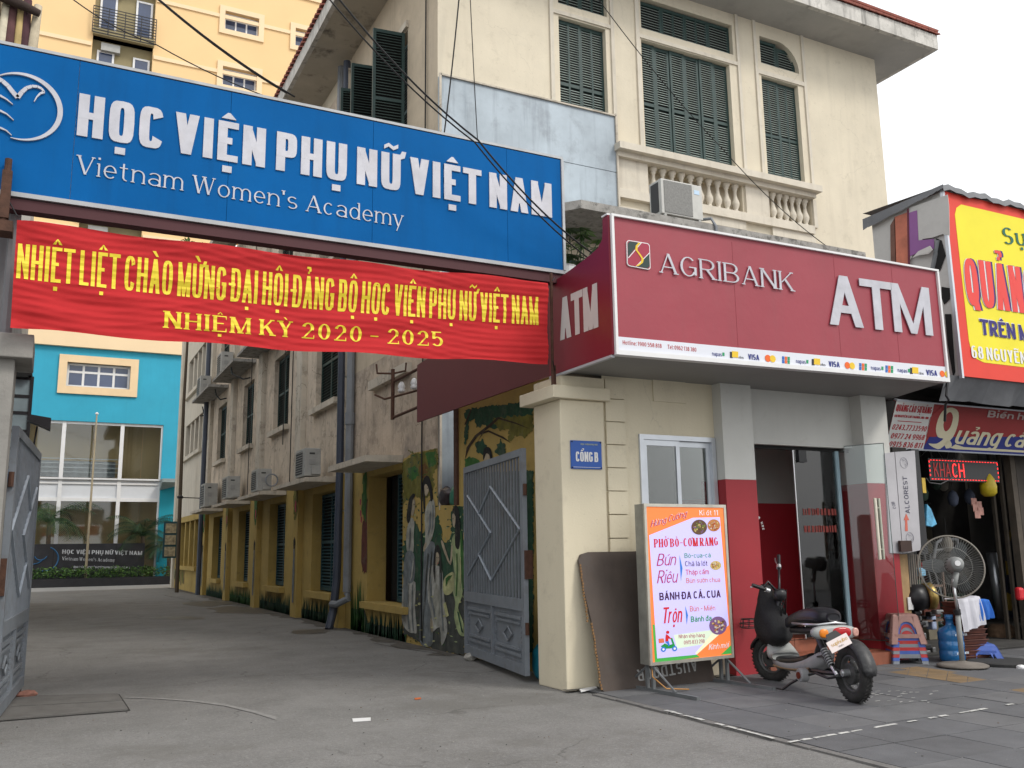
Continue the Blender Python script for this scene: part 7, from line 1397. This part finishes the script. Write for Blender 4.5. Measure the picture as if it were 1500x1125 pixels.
# lower sign: leaning phone card plus red and blue fascia
lsn = thing('shop_fascia', 'red and blue shop fascia with cream script lettering and white phone number card', 'sign', (12, 9, 3.2))
cA, cB = Vector((10.74, 8.85, 3.55)), Vector((10.74, 9.28, 2.93)); cw_ = at(1367, 591, 'z', 3.53)
T0_, T1_ = at(1313, 587, 'x', 10.72), at(1297, 655, 'x', 10.72); ndir = Vector((1, 0, 0))
yT, zT, yB, zB = T0_.y, T0_.z, T1_.y, T1_.z
fn = Vector((0, -(zT - zB), (yB - yT))); fn = Vector((0, -(zT - zB), -(yB - yT))).normalized()
def fp_(px, py, l=0):
    d = RC @ Vector((px - 750, -(py - 562.5), -F)); o_ = T0_ + fn * l; t = (o_ - CAM).dot(fn) / d.dot(fn); return CAM + d * t
def fpoly(pts, m, l, nm='print', th=.004): b = MB(); b.prism([fp_(x, y, l) for x, y in pts], fn * -th); b.build(nm, m, lsn)
xc1 = fp_(1368, 592).x
vT, vB = Vector((0, yT, zT)), Vector((0, yB, zB))
def fx_(x, t, l=0): q = vT.lerp(vB, t); return Vector((x, q.y, q.z)) + fn * l
b = MB(); b.prism([fx_(10.72, 0), fx_(17, 0), fx_(17, 1), fx_(10.72, 1)], fn * -.05); b.build('fascia_board', mat('fascia_red', (.3, .03, .03), .6, .1), lsn)
b = MB(); b.prism([fx_(10.72, 0, .006), fx_(xc1, 0, .006), fx_(xc1, 1, .006), fx_(10.72, 1, .006)], fn * -.005); b.build('phone_card', mat('card_white', (.6, .6, .58), .6, .05), lsn)
b = MB(); b.prism([(10.3, 9.3, 3.56), (10.71, yT, zT), (10.71, yB, zB), (10.5, 9.4, 2.9)], (0, .02, 0)); b.build('end_cheek', dwl, lsn)
fpoly([(1369, 628), (1380, 640), (1500, 640 - 0), (1500, 668), (1350, 660)], mat('fascia_blue', (.02, .03, .2), .6, .1), .004)
fpoly([(1362, 612), (1385, 590), (1372, 640), (1356, 640)], mat('fascia_red2', (.3, .03, .03), .6, .1), .006)
for x0, x1 in ((10.72, 17),): 
    for t0, t1 in ((-.03, .0), (1.0, 1.03)): b = MB(); b.prism([fx_(x0, t0, .012), fx_(x1, t0, .012), fx_(x1, t1, .012), fx_(x0, t1, .012)], fn * -.06); b.build('fascia_frame', alum, lsn)
def ft(s, P, a, c, t, m, sh=0, l=.009): p0, p1, tt = fp_(*a, l), fp_(*c, l), fp_(*t, l); vv = (vT - vB).normalized(); p1 = Vector((p1.x, p0.y, p0.z)) if abs(p1.z - p0.z) < .2 else p1; text(s, P, p0, p1, p0 + vv * (tt - p0).dot(vv), fn, m, parent=lsn, lift=0, shear=sh, tilt=True)
rdk = mat('card_red', (.4, .015, .025), .6, 0); ccr = mat('script_cream', (.62, .57, .4), .6, .05)
ft('QUẢNG CÁO SỰ HẰNG', COND, (1312, 602), (1364, 605), (1313, 592), rdk); ft('68 NGUYỄN CHÍ THANH, ĐĐ, HN', COND, (1310, 610.5), (1360, 613), (1310, 607), rdk); fpoly([(1315, 616), (1350, 618.5), (1350, 619.5), (1315, 617)], rdk, .009)
NUM = dict(wv=.15, wh=.13, sx=.5, n=2.6, gap=.1)
ft('0243.7733590', NUM, (1306, 629), (1356, 632), (1307, 621), rdk, .15); ft('0977 24 9968', NUM, (1304, 642), (1353, 644.5), (1305, 634), rdk, .15); ft('0915 836 811', NUM, (1301, 654), (1350, 657), (1302, 646), rdk, .15)
ft('Biển h', dict(wv=.2, wh=.16, sx=.8, n=2.4, gap=.1), (1446, 611), (1499, 615), (1447, 601), mat('dusty_pink_letter', (.5, .4, .38), .6, .05)); 
SC2 = dict(wv=.2, wh=.12, sx=.62, n=2.2, gap=.07)
ft('uảng cáo', SC2, (1396, 650), (1512, 664), (1398, 622), ccr, .2)
for pts in ([(1384, 600), (1395, 597), (1404, 604), (1403, 622), (1396, 640), (1384, 652), (1374, 658), (1360, 650), (1372, 650), (1382, 643), (1374, 640), (1371, 628), (1376, 610)],): fpoly(sm_(pts, 3), ccr, .009)
fpoly(sm_([(1387, 607), (1393, 604), (1396, 612), (1392, 626), (1385, 632), (1382, 622)], 3), mat('fascia_red3', (.28, .03, .03), .6, .1), .0105); fpoly(sm_([(1384, 648), (1392, 646), (1394, 654), (1386, 657)], 2), ccr, .009); fpoly([(1392, 656), (1400, 651), (1412, 655), (1500, 660), (1500, 663), (1400, 658)], ccr, .0095)
b = MB(); hk = at(1388, 560, 'y', 8.3); b.tube([hk, at(1386, 580, 'y', 8.3), at(1390, 586, 'y', 8.3), at(1385, 592, 'y', 8.4), at(1384, 617, 'y', 8.5)], .018, 6); tag(b.build('hook', blackp), 'black iron hook hanging below the right end of the bank sign', 'hook')
# LED message board
ld_ = thing('led_board', 'unlit black message board with red dotted LED border hanging in the shop', 'sign', (13, 9.55, 2.7)); L0, L1, L2, L3 = at(1362, 700, 'y', 9.55), at(1464, 700, 'y', 9.55), at(1464, 681, 'y', 9.55), at(1362, 676, 'y', 9.55)
zb_, zt_ = L0.z - .0, L2.z + .02; MB().box(L0.x, L1.x, 9.55, 9.62, zb_ - .04, zt_ + .04).build('led_case', blackp, ld_)
led = mat('led_red', (1, .03, .03), .5, 0, emit=1.6); b = MB(); n = 24
for i in range(n):
    x = L0.x + .04 + (L1.x - L0.x - .1) * i / (n - 1)
    for z in (zb_ - .015, zt_ + .01): b.box(x, x + .035, 9.545, 9.549, z - .005, z + .005)
for i in range(4): 
    for x in (L0.x + .01, L1.x - .03): z = zb_ + .03 + i * (zt_ - zb_ - .06) / 3; b.box(x, x + .016, 9.545, 9.549, z, z + .03)
b.build('led_border', led, ld_)['kind'] = 'stuff'
text('KHA', dict(wv=.09, wh=.09, sx=.7, n=2.4, gap=.14), (L0.x + .1, 9.545, zb_ + .02), (L0.x + .48, 9.545, zb_ + .02), (L0.x + .1, 9.545, zt_ - .03), (0, -1, 0), mat('led_dim', (.5, .02, .02), .5, 0, emit=.25), parent=ld_); text('CH', dict(wv=.1, wh=.1, sx=.7, n=2.4, gap=.14), (L0.x + .52, 9.545, zb_ + .02), (L0.x + .8, 9.545, zb_ + .02), (L0.x + .52, 9.545, zt_ - .03), (0, -1, 0), led, parent=ld_)
MB().tube([(L0.x + .3, 9.6, zt_ + .04), (L0.x + .3, 9.6, 3.6)], .006, 4).build('hanger', wire, ld_); MB().tube([(L1.x - .4, 9.6, zt_ + .04), (L1.x - .4, 9.6, 3.6)], .006, 4).build('hanger', wire, ld_)
# composite panels leaning by the red pilaster, timber batten, grille bars
cp = thing('composite_panels', 'two silver composite panels with printed film standing by the red pilaster', 'panel', (10.6, 8.95, 1.4)); pf = mat('panel_film', (.42, .41, .43), .45, .08, 3, metal=.2)
cpp = lambda x, y, d=0: at(x, y, 'y', 8.9 - d)
for k, pts in enumerate(([(1296, 664), (1310, 662), (1322, 811), (1304, 810)], [(1311, 662), (1340, 660), (1349, 800), (1348, 806), (1323, 811)])): b = MB(); b.prism([cpp(*p) for p in pts], (0, .02, 0)); b.build('panel', pf, cp)
ink = mat('film_ink', (.05, .05, .09), .6); oin = mat('film_orange', (.5, .12, .08), .6)
vert = lambda s, P, base, endp, w, m: text(s, P, cpp(*base, .004), cpp(*endp, .004), cpp(*base, .004) + Vector((-w, 0, .0)), (0, -1, 0), m, parent=cp, lift=.0, tilt=True, name='film_print')
vert('ALCOREST', LITE, (1333, 752), (1328.5, 698), .085, ink); vert('COB', LITE, (1313, 745), (1310, 735), .06, ink)
b = MB(); b.prism([cpp(1326, 778, .004), cpp(1330, 778, .004), cpp(1329, 762, .004), cpp(1332, 762, .004), cpp(1327.5, 752, .004), cpp(1324, 762, .004), cpp(1326, 762, .004)], (0, .002, 0)); b.build('film_print', oin, cp)
for cx_, cy_ in ((1324, 678), (1333, 788)):
    for k in range(3): c = cpp(cx_, cy_, .004); b = MB(); b.torus(c, .075 - .02 * k, .002, (0.3 * k, 1, .2 * k), 20, 3); b.build('film_print', ink, cp)
bx = at(1325, 806, 'y', 8.87); MB().box(bx.x - .1, bx.x + .12, 8.84, 8.88, bx.z - .02, bx.z + .13).build('clamp_plate', mat('rusty_plate', (.05, .03, .025), .8, .3), cp)
MB().box(10.62, 10.9, 8.98, 9.06, 1.5, 2.9).build('dark_backing', dwl, cp); b = MB(); b.box(cpp(1341, 700).x, cpp(1352, 700).x, 8.93, 9.0, 1.4, 2.88); b.build('dark_edge', blackp, cp)
tb = MB(); tb.prism([at(1312, 812, 'y', 9.12), at(1329, 812, 'y', 9.12), at(1336, 905, 'y', 9.12), at(1318, 905, 'y', 9.12)], (0, .06, 0)); tag(tb.build('timber_board', mat('bare_timber', (.36, .24, .12), .8, .25, 4, .2, 30)), 'bare timber board standing beneath the composite panels', 'board')
gb = thing('grille_bars', 'bundle of thin steel bars standing beside the timber board', 'bars', (10.95, 9.15, .6))
for i in range(6): p_, q_ = at(1331 + i * 3.2, 812, 'y', 9.15), at(1336 + i * 3.4, 885, 'y', 9.15); MB().tube([p_, q_], .008, 5).build('bar', mat('bar_pale', (.3, .27, .23), .5), gb)
MB().box(10.7, 11.2, 9.25, 9.3, .03, 2.9).build('dark_back', dwl, gb)
# ---- stools
stc = {k: mat('stool_' + k, c, .5, .12, 8, blot=.15, bcol=(.2, .18, .17), bsc=10) for k, c in dict(pink=(.36, .2, .17), blue=(.06, .12, .42), red=(.42, .03, .03), grey=(.22, .24, .27)).items()}
def stool(label, c, m, h=.42, w=.25, rot=.25, grp='stacked plastic stools', top=True):
    t = thing('plastic_stool', label, 'stool', (0, 0, 0), grp); R = Matrix.Translation(Vector(c)) @ Matrix.Rotation(rot, 4, 'Z'); wt = w * .68
    cn = lambda k, z, r_: Vector(((1, 1, -1, -1)[k] * r_, (1, -1, -1, 1)[k] * r_, z))
    b = MB(); b.add([cn(k, h - .02, wt) for k in range(4)] + [cn(k, h, wt - .015) for k in range(4)], [(3, 2, 1, 0), (4, 5, 6, 7)] + [(i, (i + 1) % 4, 4 + (i + 1) % 4, 4 + i) for i in range(4)], R); b.build('seat', m, t)
    rr = lambda z: w + (wt - w) * z / h
    for k in range(4):
        b = MB(); a = cn(k, 0, 1); sx_, sy_ = a.x, a.y
        for (ux, uy) in ((1, 0), (0, 1)):
            q0 = Vector((sx_ * rr(0), sy_ * rr(0), 0)); q1 = Vector((sx_ * rr(h - .02), sy_ * rr(h - .02), h - .02)); dw = .085
            d_ = Vector((-sx_ * ux, -sy_ * uy, 0)); n_ = Vector((-sx_ * uy, -sy_ * ux, 0)) * .012
            b.add([q0, q0 + d_ * dw, q0 + d_ * dw + n_, q0 + n_, q1, q1 + d_ * dw, q1 + d_ * dw + n_, q1 + n_], [(3, 2, 1, 0), (4, 5, 6, 7)] + [(i, (i + 1) % 4, 4 + (i + 1) % 4, 4 + i) for i in range(4)], R)
        b.build('leg', m, t)
    # arched apron under the seat and a low tie band on each side
    for k in range(4):
        b = MB(); RR = R @ Matrix.Rotation(k * math.pi / 2, 4, 'Z'); n = 8
        for i in range(n):
            x0, x1 = -1 + 2 * i / n, -1 + 2 * (i + 1) / n
            def zz(x): return h - .03 - .06 - .09 * (1 - math.sqrt(max(0, 1 - x * x)))
            za, zb__ = zz(x0), zz(x1); wa = (wt - .06)
            b.add([(x0 * wa, -rr(za), za), (x1 * wa, -rr(zb__), zb__), (x1 * wa, -rr(h - .02), h - .02), (x0 * wa, -rr(h - .02), h - .02)], [(0, 1, 2, 3)], RR)
        b.box(-rr(.1) + .05, rr(.1) - .05, -rr(.1) - .002, -rr(.1) + .012, .075, .125, RR); b.build('apron', m, t)
    return t
c0 = Vector((10.2, 8.72, .02))
for k, (mk, lab) in enumerate((('grey', 'grey stool at the bottom of the stack by the red pilaster'), ('blue', 'blue stool second from the bottom of the stack'), ('red', 'red stool third from the bottom of the stack'), ('grey', 'grey stool fourth from the bottom of the stack'), ('red', 'red stool just under the two topmost of the stack'), ('blue', 'blue stool directly under the topmost pink one'), ('pink', 'faded pink stool topmost of the stack'))): stool(lab, c0 + Vector((0, 0, k * .042 if k < 6 else .25)), stc[mk], .38 if k < 6 else .37, .23 - .004 * (k if k < 6 else 0), 1.0)
stool('low blue stool standing alone on the shop floor', at(1456, 967, 'z', .03) + Vector((0, 0.2, 0)), stc['blue'], .2, .24, .9, 'loose stools')
# ---- water jugs
def jug(label, c, h=.56):
    t = thing('water_jug', label, 'water jug', tuple(c), 'blue water jugs by the stools'); m = mat('jug_blue', (.015, .13, .33), .12, .25, 5, spec=.7); R = .16
    pr = [(R * .9, 0), (R, .03), (R, .12), (R * .96, .13), (R * .96, .15), (R, .16), (R, .24), (R * .96, .25), (R * .96, .27), (R, .28), (R, .36), (R * .85, .41), (R * .35, .45), (R * .3, .47), (R * .3, .53), (R * .33, .53), (R * .33, .56)]
    MB().lathe([(a, z * h / .56) for a, z in pr], c, 24).build('bottle', m, t, True); MB().lathe([(R * .34, 0), (R * .34, .03)], (c[0], c[1], c[2] + h), 14).build('cap', mat('cap_blue', (.05, .2, .45), .4), t)
    lw_ = mat('jug_print', (.6, .68, .75), .5)
    for k, (dx, dz) in enumerate(((-.08, .33), (.07, .33), (-.08, .1), (.07, .1))):
        p_ = Vector((c[0] + dx - .035, c[1] - .165, c[2] + dz * h / .56)); text('ozo', SANS, p_, p_ + Vector((.075, 0, 0)), p_ + Vector((0, 0, .035)), (-.0, -1, 0), lw_, parent=t, lift=.012 - .0 + abs(dx) * -.2)
    return t
jug('blue water jug standing in front of the fan pole', at(1396, 968, 'z', .03)); jug('blue water jug standing on a box behind the stool stack', at(1338, 955, 'z', .03) + Vector((.25, .35, .22)), .52)
# ---- brown baskets stacked
gx = at(1423, 968, 'z', .03) + Vector((.12, .15, 0)); brb = mat('brown_basket', (.1, .035, .025), .6, .2, 8)
for k in range(11):
    z = gx.z + k * .068; w0 = .2 - .004 * k; b = MB(); b.add([(-w0, -.16, 0), (w0, -.16, 0), (w0, .16, 0), (-w0, .16, 0), (-w0 - .015, -.175, .055), (w0 + .015, -.175, .055), (w0 + .015, .175, .055), (-w0 - .015, .175, .055)], [(3, 2, 1, 0), (4, 5, 6, 7)] + [(i, (i + 1) % 4, 4 + (i + 1) % 4, 4 + i) for i in range(4)]); b.box(-w0 - .025, w0 + .025, -.185, .185, .05, .062)
    o = link('plastic_basket', b.mesh('plastic_basket', brb), None, loc=(gx.x, gx.y, z), rot=(0, 0, -.15), bevel=.004); tag(o, ['lowest brown basket of the nested stack', 'second brown basket from the bottom of the stack', 'third brown basket from the bottom of the stack', 'fourth brown basket from the bottom of the stack', 'fifth brown basket from the bottom of the stack', 'middle brown basket of the nested stack', 'fifth brown basket from the top of the stack', 'fourth brown basket from the top of the stack', 'third brown basket from the top of the stack', 'second brown basket from the top of the stack', 'topmost brown basket under the white cloth'][k], 'basket', 'nested brown baskets behind the fan')
def cloth(name, label, P0_, P1_, hang, m, seed): 
    b = MB(); r = random.Random(seed); NX_, NY_ = 16, 14; vs = []
    for j in range(NY_ + 1):
        for i in range(NX_ + 1):
            u, v = i / NX_, j / NY_; p_ = P0_.lerp(P1_, u); s = (v - .35); over = Vector((0, -.22 * min(1, v / .35) if s < 0 else -.22 - .03 * math.sin(s * 3), 0 if s < 0 else -s * hang)) ; wv_ = .02 * math.sin(u * 14 + v * 3) + .012 * math.sin(u * 31)
            vs.append(tuple(p_ + over + Vector((0, wv_ * (1 if s > 0 else .3), wv_ * .4 * (1 if s < 0 else 0) - .08 * (1 - u) * (v > .35) * s))))
    b.add(vs, [(j * (NX_ + 1) + i, j * (NX_ + 1) + i + 1, (j + 1) * (NX_ + 1) + i + 1, (j + 1) * (NX_ + 1) + i) for j in range(NY_) for i in range(NX_)]); o = b.build(name, m, None, True); tag(o, label, 'cloth'); return o
cq = Vector((gx.x - .36, gx.y - .02, gx.z + .79)); cloth('white_cloth', 'white cloth draped over the basket stack behind the fan pole', cq, cq + Vector((.42, 0, .03)), .55, mat('cloth_white', (.55, .55, .6), .9, .1, 6), 1); cloth('blue_cloth', 'bright blue cloth edge hanging beside the white cloth', cq + Vector((.36, .02, -.0)), cq + Vector((.6, 0, -.02)), .36, mat('cloth_blue', (.03, .14, .5), .9, .1, 6), 2)
# ---- pedestal fan, seen from behind
fa_ = thing('pedestal_fan', 'large grey pedestal fan seen from behind with round wire guard', 'fan', (10.37, 7.98, 0)); fg = mat('fan_grey', (.24, .25, .245), .5, .1, 8, blot=.2, bcol=(.25, .24, .22), bsc=9)
fb = Vector((10.37, 8.0, .03)); MB().lathe([(.3, 0), (.3, .02), (.26, .035), (.1, .05), (.04, .07)], tuple(fb), 28).build('base', mat('dusty_base', (.17, .15, .13), .9, .2, 6), fa_, True)
pt0, pt1, pt2 = Vector((10.37, 8.0, .08)), at(1401, 885, 'y', 8.0), at(1393, 845, 'y', 8.0)
MB().tube([pt0, (pt0.x, 8.0, .68)], .032, 12).build('pole', fg, fa_, True); MB().tube([(pt0.x, 8.0, .66), (pt0.x - .01, 8.0, .72)], .045, 12).build('collar', blackp, fa_); MB().tube([(pt0.x, 8.0, .7), (pt0.x - .02, 8.0, 1.1)], .018, 10).build('inner_pole', chrome, fa_, True)
hub = Vector((10.42, 8.0, 1.28)); fd = Vector((.62, .72, -.12)).normalized(); MB().tube([(pt0.x - .02, 8, 1.0), hub - fd * .02 + Vector((0, 0, -.1))], .035, 10).build('neck', fg, fa_, True)
q_ = Vector((0, 0, 1)).rotation_difference(fd).to_matrix().to_4x4(); MB().lathe([(.03, -.14), (.07, -.135), (.085, -.1), (.09, -.02), (.1, .0), (.105, .1), (.095, .14), (.05, .17)], tuple(hub), 20, q_).build('motor', fg, fa_, True); MB().lathe([(.035, -.155), (.035, -.138)], tuple(hub), 14, q_).build('motor_cap', white, fa_)
b = MB()
for k in range(16):
    a = k * .3927; u_ = q_ @ Vector((math.cos(a), math.sin(a), 0)); b.tube([hub + u_ * .104 + fd * .02, hub + u_ * .108 + fd * .13], .005, 4)
b.build('vents', acd, fa_)['kind'] = 'stuff'
fc = hub + fd * .26; gm_ = mat('guard_wire', (.3, .3, .28), .4, .1, metal=.3); MB().torus(fc, .4, .011, fd, 48, 6).build('guard_rim', mat('rim_tan', (.22, .2, .17), .5), fa_, True)
b = MB()
for k in range(72):
    a = 2 * math.pi * k / 72; u_ = q_ @ Vector((math.cos(a), math.sin(a), 0)); b.tube([fc - fd * .075 + u_ * .1, fc - fd * .07 + u_ * .25, fc - fd * .03 + u_ * .36, fc + u_ * .4], .0016, 3, False); b.tube([fc + fd * .09 + u_ * .06, fc + fd * .08 + u_ * .28, fc + u_ * .4], .0016, 3, False)
for rr in (.1, .24): b.torus(fc - fd * .075, rr, .003, fd, 36, 4)
b.build('guard_wires', gm_, fa_)['kind'] = 'stuff'
for k in range(3):
    a = k * 2.094 + .4; b = MB(); vs = []
    for i in range(7):
        t = i / 6; rr = .07 + .28 * t; hw = .09 * math.sin(math.pi * (.15 + .75 * t)) + .03
        for s_ in (-1, 1): aa = a + s_ * hw / rr * .8; vs.append(fc + (q_ @ Vector((math.cos(aa) * rr, math.sin(aa) * rr, .025 * s_))))
    b.add(vs, [(2 * i, 2 * i + 1, 2 * i + 3, 2 * i + 2) for i in range(6)]); b.build('blade', mat('fan_blade', (.045, .05, .052), .35, .1), fa_, True)
MB().lathe([(.05, -.03), (.06, .03), (.02, .05)], tuple(fc), 14, q_).build('blade_hub', fg, fa_)
# ---- loose things in the shop mouth
yb_ = at(1448, 718, 'y', 9.6); o = MB().lathe([(.02, .3), (.05, .26), (.1, .18), (.13, .06), (.12, -.05), (.07, -.1)], tuple(yb_), 14).build('yellow_bag', mat('yellow_plastic', (.5, .38, .02), .4, .2, 10), None, True); tag(o, 'yellow plastic bag hanging below the message board', 'bag')
pk = at(1435, 748, 'y', 9.7); pkp = thing('pink_packets', 'pinkish printed packets hanging under the yellow bag', 'packets', tuple(pk)); 
for i in range(5): MB().box(pk.x - .12 + (i % 2) * .1, pk.x - .02 + (i % 2) * .1 + .03, 9.7 + i * .01, 9.706 + i * .01, pk.z - .12 + i * .05, pk.z - .0 + i * .05).build('packet', mat('packet_pink', (.4, .2, .16), .5, .3, 15), pkp)
bbg = at(1363, 760, 'y', 9.3); b = MB(); b.prism([at(1358, 738, 'y', 9.3), at(1364, 745, 'y', 9.3), at(1373, 768, 'y', 9.3), at(1366, 772, 'y', 9.3), at(1357, 770, 'y', 9.3)], (0, .05, 0)); tag(b.build('blue_packet', mat('packet_blue', (.1, .35, .55), .4, .4, 12), None, bevel=.01), 'blue and white packet hanging at the left of the shop opening', 'packet')
b = MB(); b.box(at(1352, 720, 'y', 9.25).x, at(1357, 720, 'y', 9.25).x, 9.25, 9.28, at(1354, 722, 'y', 9.25).z, at(1354, 700, 'y', 9.25).z); tag(b.build('yellow_tag', mat('tag_yellow', (.6, .4, .05), .5, .2, 12)), 'yellow card hanging at the left jamb of the shop opening', 'card')
dk_ = at(1455, 900, 'z', 0); MB; p0_, p1_ = at(1452, 810, 'y', 10.2), at(1468, 905, 'y', 10.2); o = MB().tube([p1_, p0_], .085, 16).build('steel_duct', mat('bright_duct', (.42, .44, .46), .3, .15, 4, metal=.85), None, True); tag(o, 'shiny steel duct tube standing on the round basket', 'duct')
bk_ = at(1468, 930, 'y', 10.1); o = MB().lathe([(.12, -.17), (.2, -.1), (.23, 0), (.2, .12), (.15, .17)], tuple(bk_), 20).build('round_basket', mat('wicker', (.14, .085, .05), .85, .35, 15, .4, 60), None, True); tag(o, 'round brown wicker basket under the steel duct', 'basket')
yp = thing('yellow_black_board', 'dark board with yellow lettering leaning inside the shop at right', 'board', tuple(at(1490, 930, 'y', 10))); b = MB(); b.prism([at(1474, 905, 'y', 10.), at(1500, 905, 'y', 10.), at(1496, 775, 'y', 10.), at(1478, 775, 'y', 10.)], (0, .03, 0)); b.build('panel', mat('board_ink', (.01, .012, .03), .5), yp)
ye = mat('dull_yellow', (.3, .2, .02), .6); b = MB(); b.prism([at(1475, 893, 'y', 9.99), at(1482, 895, 'y', 9.99), at(1485, 872, 'y', 9.99), at(1475, 868, 'y', 9.99)], (0, .005, 0)); b.build('mark', ye, yp); b = MB(); b.prism([at(1478, 800, 'y', 9.99), at(1484, 775, 'y', 9.99), at(1480, 772, 'y', 9.99), at(1475, 795, 'y', 9.99)], (0, .005, 0)); b.build('mark', ye, yp); bq0 = at(1474, 842, 'y', 9.99); text('b', SANS, bq0, at(1484, 842, 'y', 9.99), at(1474, 822, 'y', 9.99), (0, -1, 0), ye, parent=yp)
def small(name, label, cat, px, py, y, w_, h_, m, dep=.12, bev=.02): p_ = at(px, py, 'y', y); o = MB().box(p_.x - w_ / 2, p_.x + w_ / 2, y, y + dep, p_.z - h_ / 2, p_.z + h_ / 2).build(name, m, None, bevel=bev); return tag(o, label, cat)
# rack with workshop odds and ends behind the stools
rk = thing('tool_rack', 'small rack of spray cans and tools beside the fan', 'rack', (11.2, 9.2, 0)); MB().box(10.95, 11.7, 9.2, 9.5, .93, .96).build('rack_shelf', mat('rack_brown', (.12, .08, .06), .8, .2), rk); MB().box(10.95, 11.7, 9.2, 9.5, .45, .48).build('rack_shelf', MATS['rack_brown'], rk)
for x in (10.95, 11.68): MB().box(x, x + .03, 9.19, 9.22, .03, 1.25).build('rack_post', MATS['rack_brown'], rk)
small('blue_tin', 'small pale blue tin on the upper rack shelf', 'tin', 1352, 838, 9.3, .14, .12, mat('tin_blue', (.2, .4, .55), .5, .1)); bag('red_lump', 'small red cap on top of the pale blue tin', tuple(at(1353, 829, 'y', 9.34)), (.07, .05, .06), mat('tin_red', (.4, .03, .03), .5, .1), 9, 'cap')
for i, (px, lab) in enumerate(((1362, 'left white spray can on the lower rack'), (1368, 'right white spray can on the lower rack'))): p_ = at(px, 866, 'y', 9.4); o = MB().lathe([(.03, -.08), (.03, .04), (.018, .06), (.018, .085)], tuple(p_), 12).build('spray_can', mat('can_white', (.55, .56, .6), .4, .1), None, True); tag(o, lab, 'spray can', 'spray cans')
hl = at(1345, 875, 'y', 9.15); q2 = Vector((0, 0, 1)).rotation_difference(Vector((.8, -.5, .1)).normalized()).to_matrix().to_4x4(); la = thing('lamp_reflector', 'black bell shaped lamp with gold inner rim lying behind the stools', 'lamp', tuple(hl)); MB().lathe([(.05, -.25), (.14, -.2), (.19, -.05), (.17, .1)], tuple(hl), 20, q2).build('shell', blackp, la, True); MB().lathe([(.165, .1), (.185, .101), (.185, .2), (.12, .24)], tuple(hl), 20, q2).build('gold_rim', mat('dull_gold', (.35, .25, .08), .35, .2, metal=.7), la, True)
small('white_box', 'white and blue carton below the lamp', 'box', 1369, 912, 9.2, .1, .2, mat('carton', (.3, .36, .5), .6, .4, 18)); small('papers', 'white sheet standing behind the water jug', 'paper', 1334, 884, 9.1, .1, .17, white, .01, 0)
r = random.Random(31)
for i in range(16): px, py = r.uniform(1345, 1378), r.uniform(890, 962); small('tool', ['black metal tool lying in the clutter behind the stools', 'dull steel fitting in the clutter behind the stools'][i % 2], 'tool', px, py, r.uniform(8.95, 9.35), r.uniform(.05, .16), r.uniform(.04, .1), [blackp, mat('dull_steel', (.2, .2, .2), .35, .2, metal=.6)][i % 2], .1, .015)['group'] = ['black tools behind the stools', 'steel fittings behind the stools'][i % 2]
b = MB(); pq = at(1470, 972, 'z', .02); b.lathe([(.42, 0), (.42, .03), (.38, .04)], tuple(pq), 30); tag(b.build('round_mat', mat('black_mat', (.03, .03, .03), .9, .2)), 'round black cover lying on the ground before the blue stool', 'cover')
bag('crumpled_paper', 'crumpled white paper on the ground at the right edge', tuple(at(1496, 978, 'z', .03)), (.06, .06, .035), white, 12, 'litter'); small('red_lamp', 'red lantern-like object at the far right edge of the shop', 'lantern', 1498, 870, 9.3, .14, .2, mat('lantern_red', (.55, .02, .03), .4), .1, .04)
cr = thing('white_frame_rack', 'pale metal frame of a scooter screen behind the fan', 'frame', tuple(at(1390, 800, 'y', 10.4))); b = MB(); b.tube([at(x, y, 'y', 10.4) for x, y in ((1368, 818), (1372, 795), (1380, 790), (1402, 790), (1406, 815))], .025, 6); b.tube([at(x, y, 'y', 10.4) for x, y in ((1368, 806), (1404, 802))], .015, 6); b.build('tube_frame', mat('pale_grey_tube', (.3, .31, .32), .5), cr)
b = MB(); b.tube([at(x, y, 'y', 9.5) for x, y in ((1357, 700), (1362, 707), (1378, 709), (1396, 700), (1402, 690))], .006, 5); tag(b.build('loose_cable', mat('grey_cable', (.2, .2, .2), .5)), 'loose grey cable looping under the message board', 'cable')
# buildings further right, beyond the frame edge, and roof behind the advert (seen only past the sign)
nb2 = thing('neighbour_house', 'plain grey house behind the advertisement box', 'building', (18, 16, 0)); MB().box(17.6, 30, 9.8, 24, 0, 3.58).build('wall', greyr, nb2)
tp = thing('treetop', 'wisp of dark palm leaf at the right edge against the white sky', 'tree', tuple(at(1500, 110, 'y', 26))); c_ = at(1512, 104, 'y', 26); b = MB(); b.tube([(c_.x, 26, 0), (c_.x, 26, c_.z)], .12, 6); b.build('trunk', mat('thin_bark', (.08, .06, .04), .9), tp); b = MB(); r = random.Random(3)
for k in range(14): a = r.uniform(0, 6.28); d = Vector((math.cos(a), math.sin(a) * .5, r.uniform(-.2, .8))); e_ = c_ + d * .55; s_ = Vector((0, 0, .05)); b.mi = k % 2; b.quad(c_, c_.lerp(e_, .5) + s_, e_, c_.lerp(e_, .5) - s_)
b.build('crown', leafm[:2], tp)
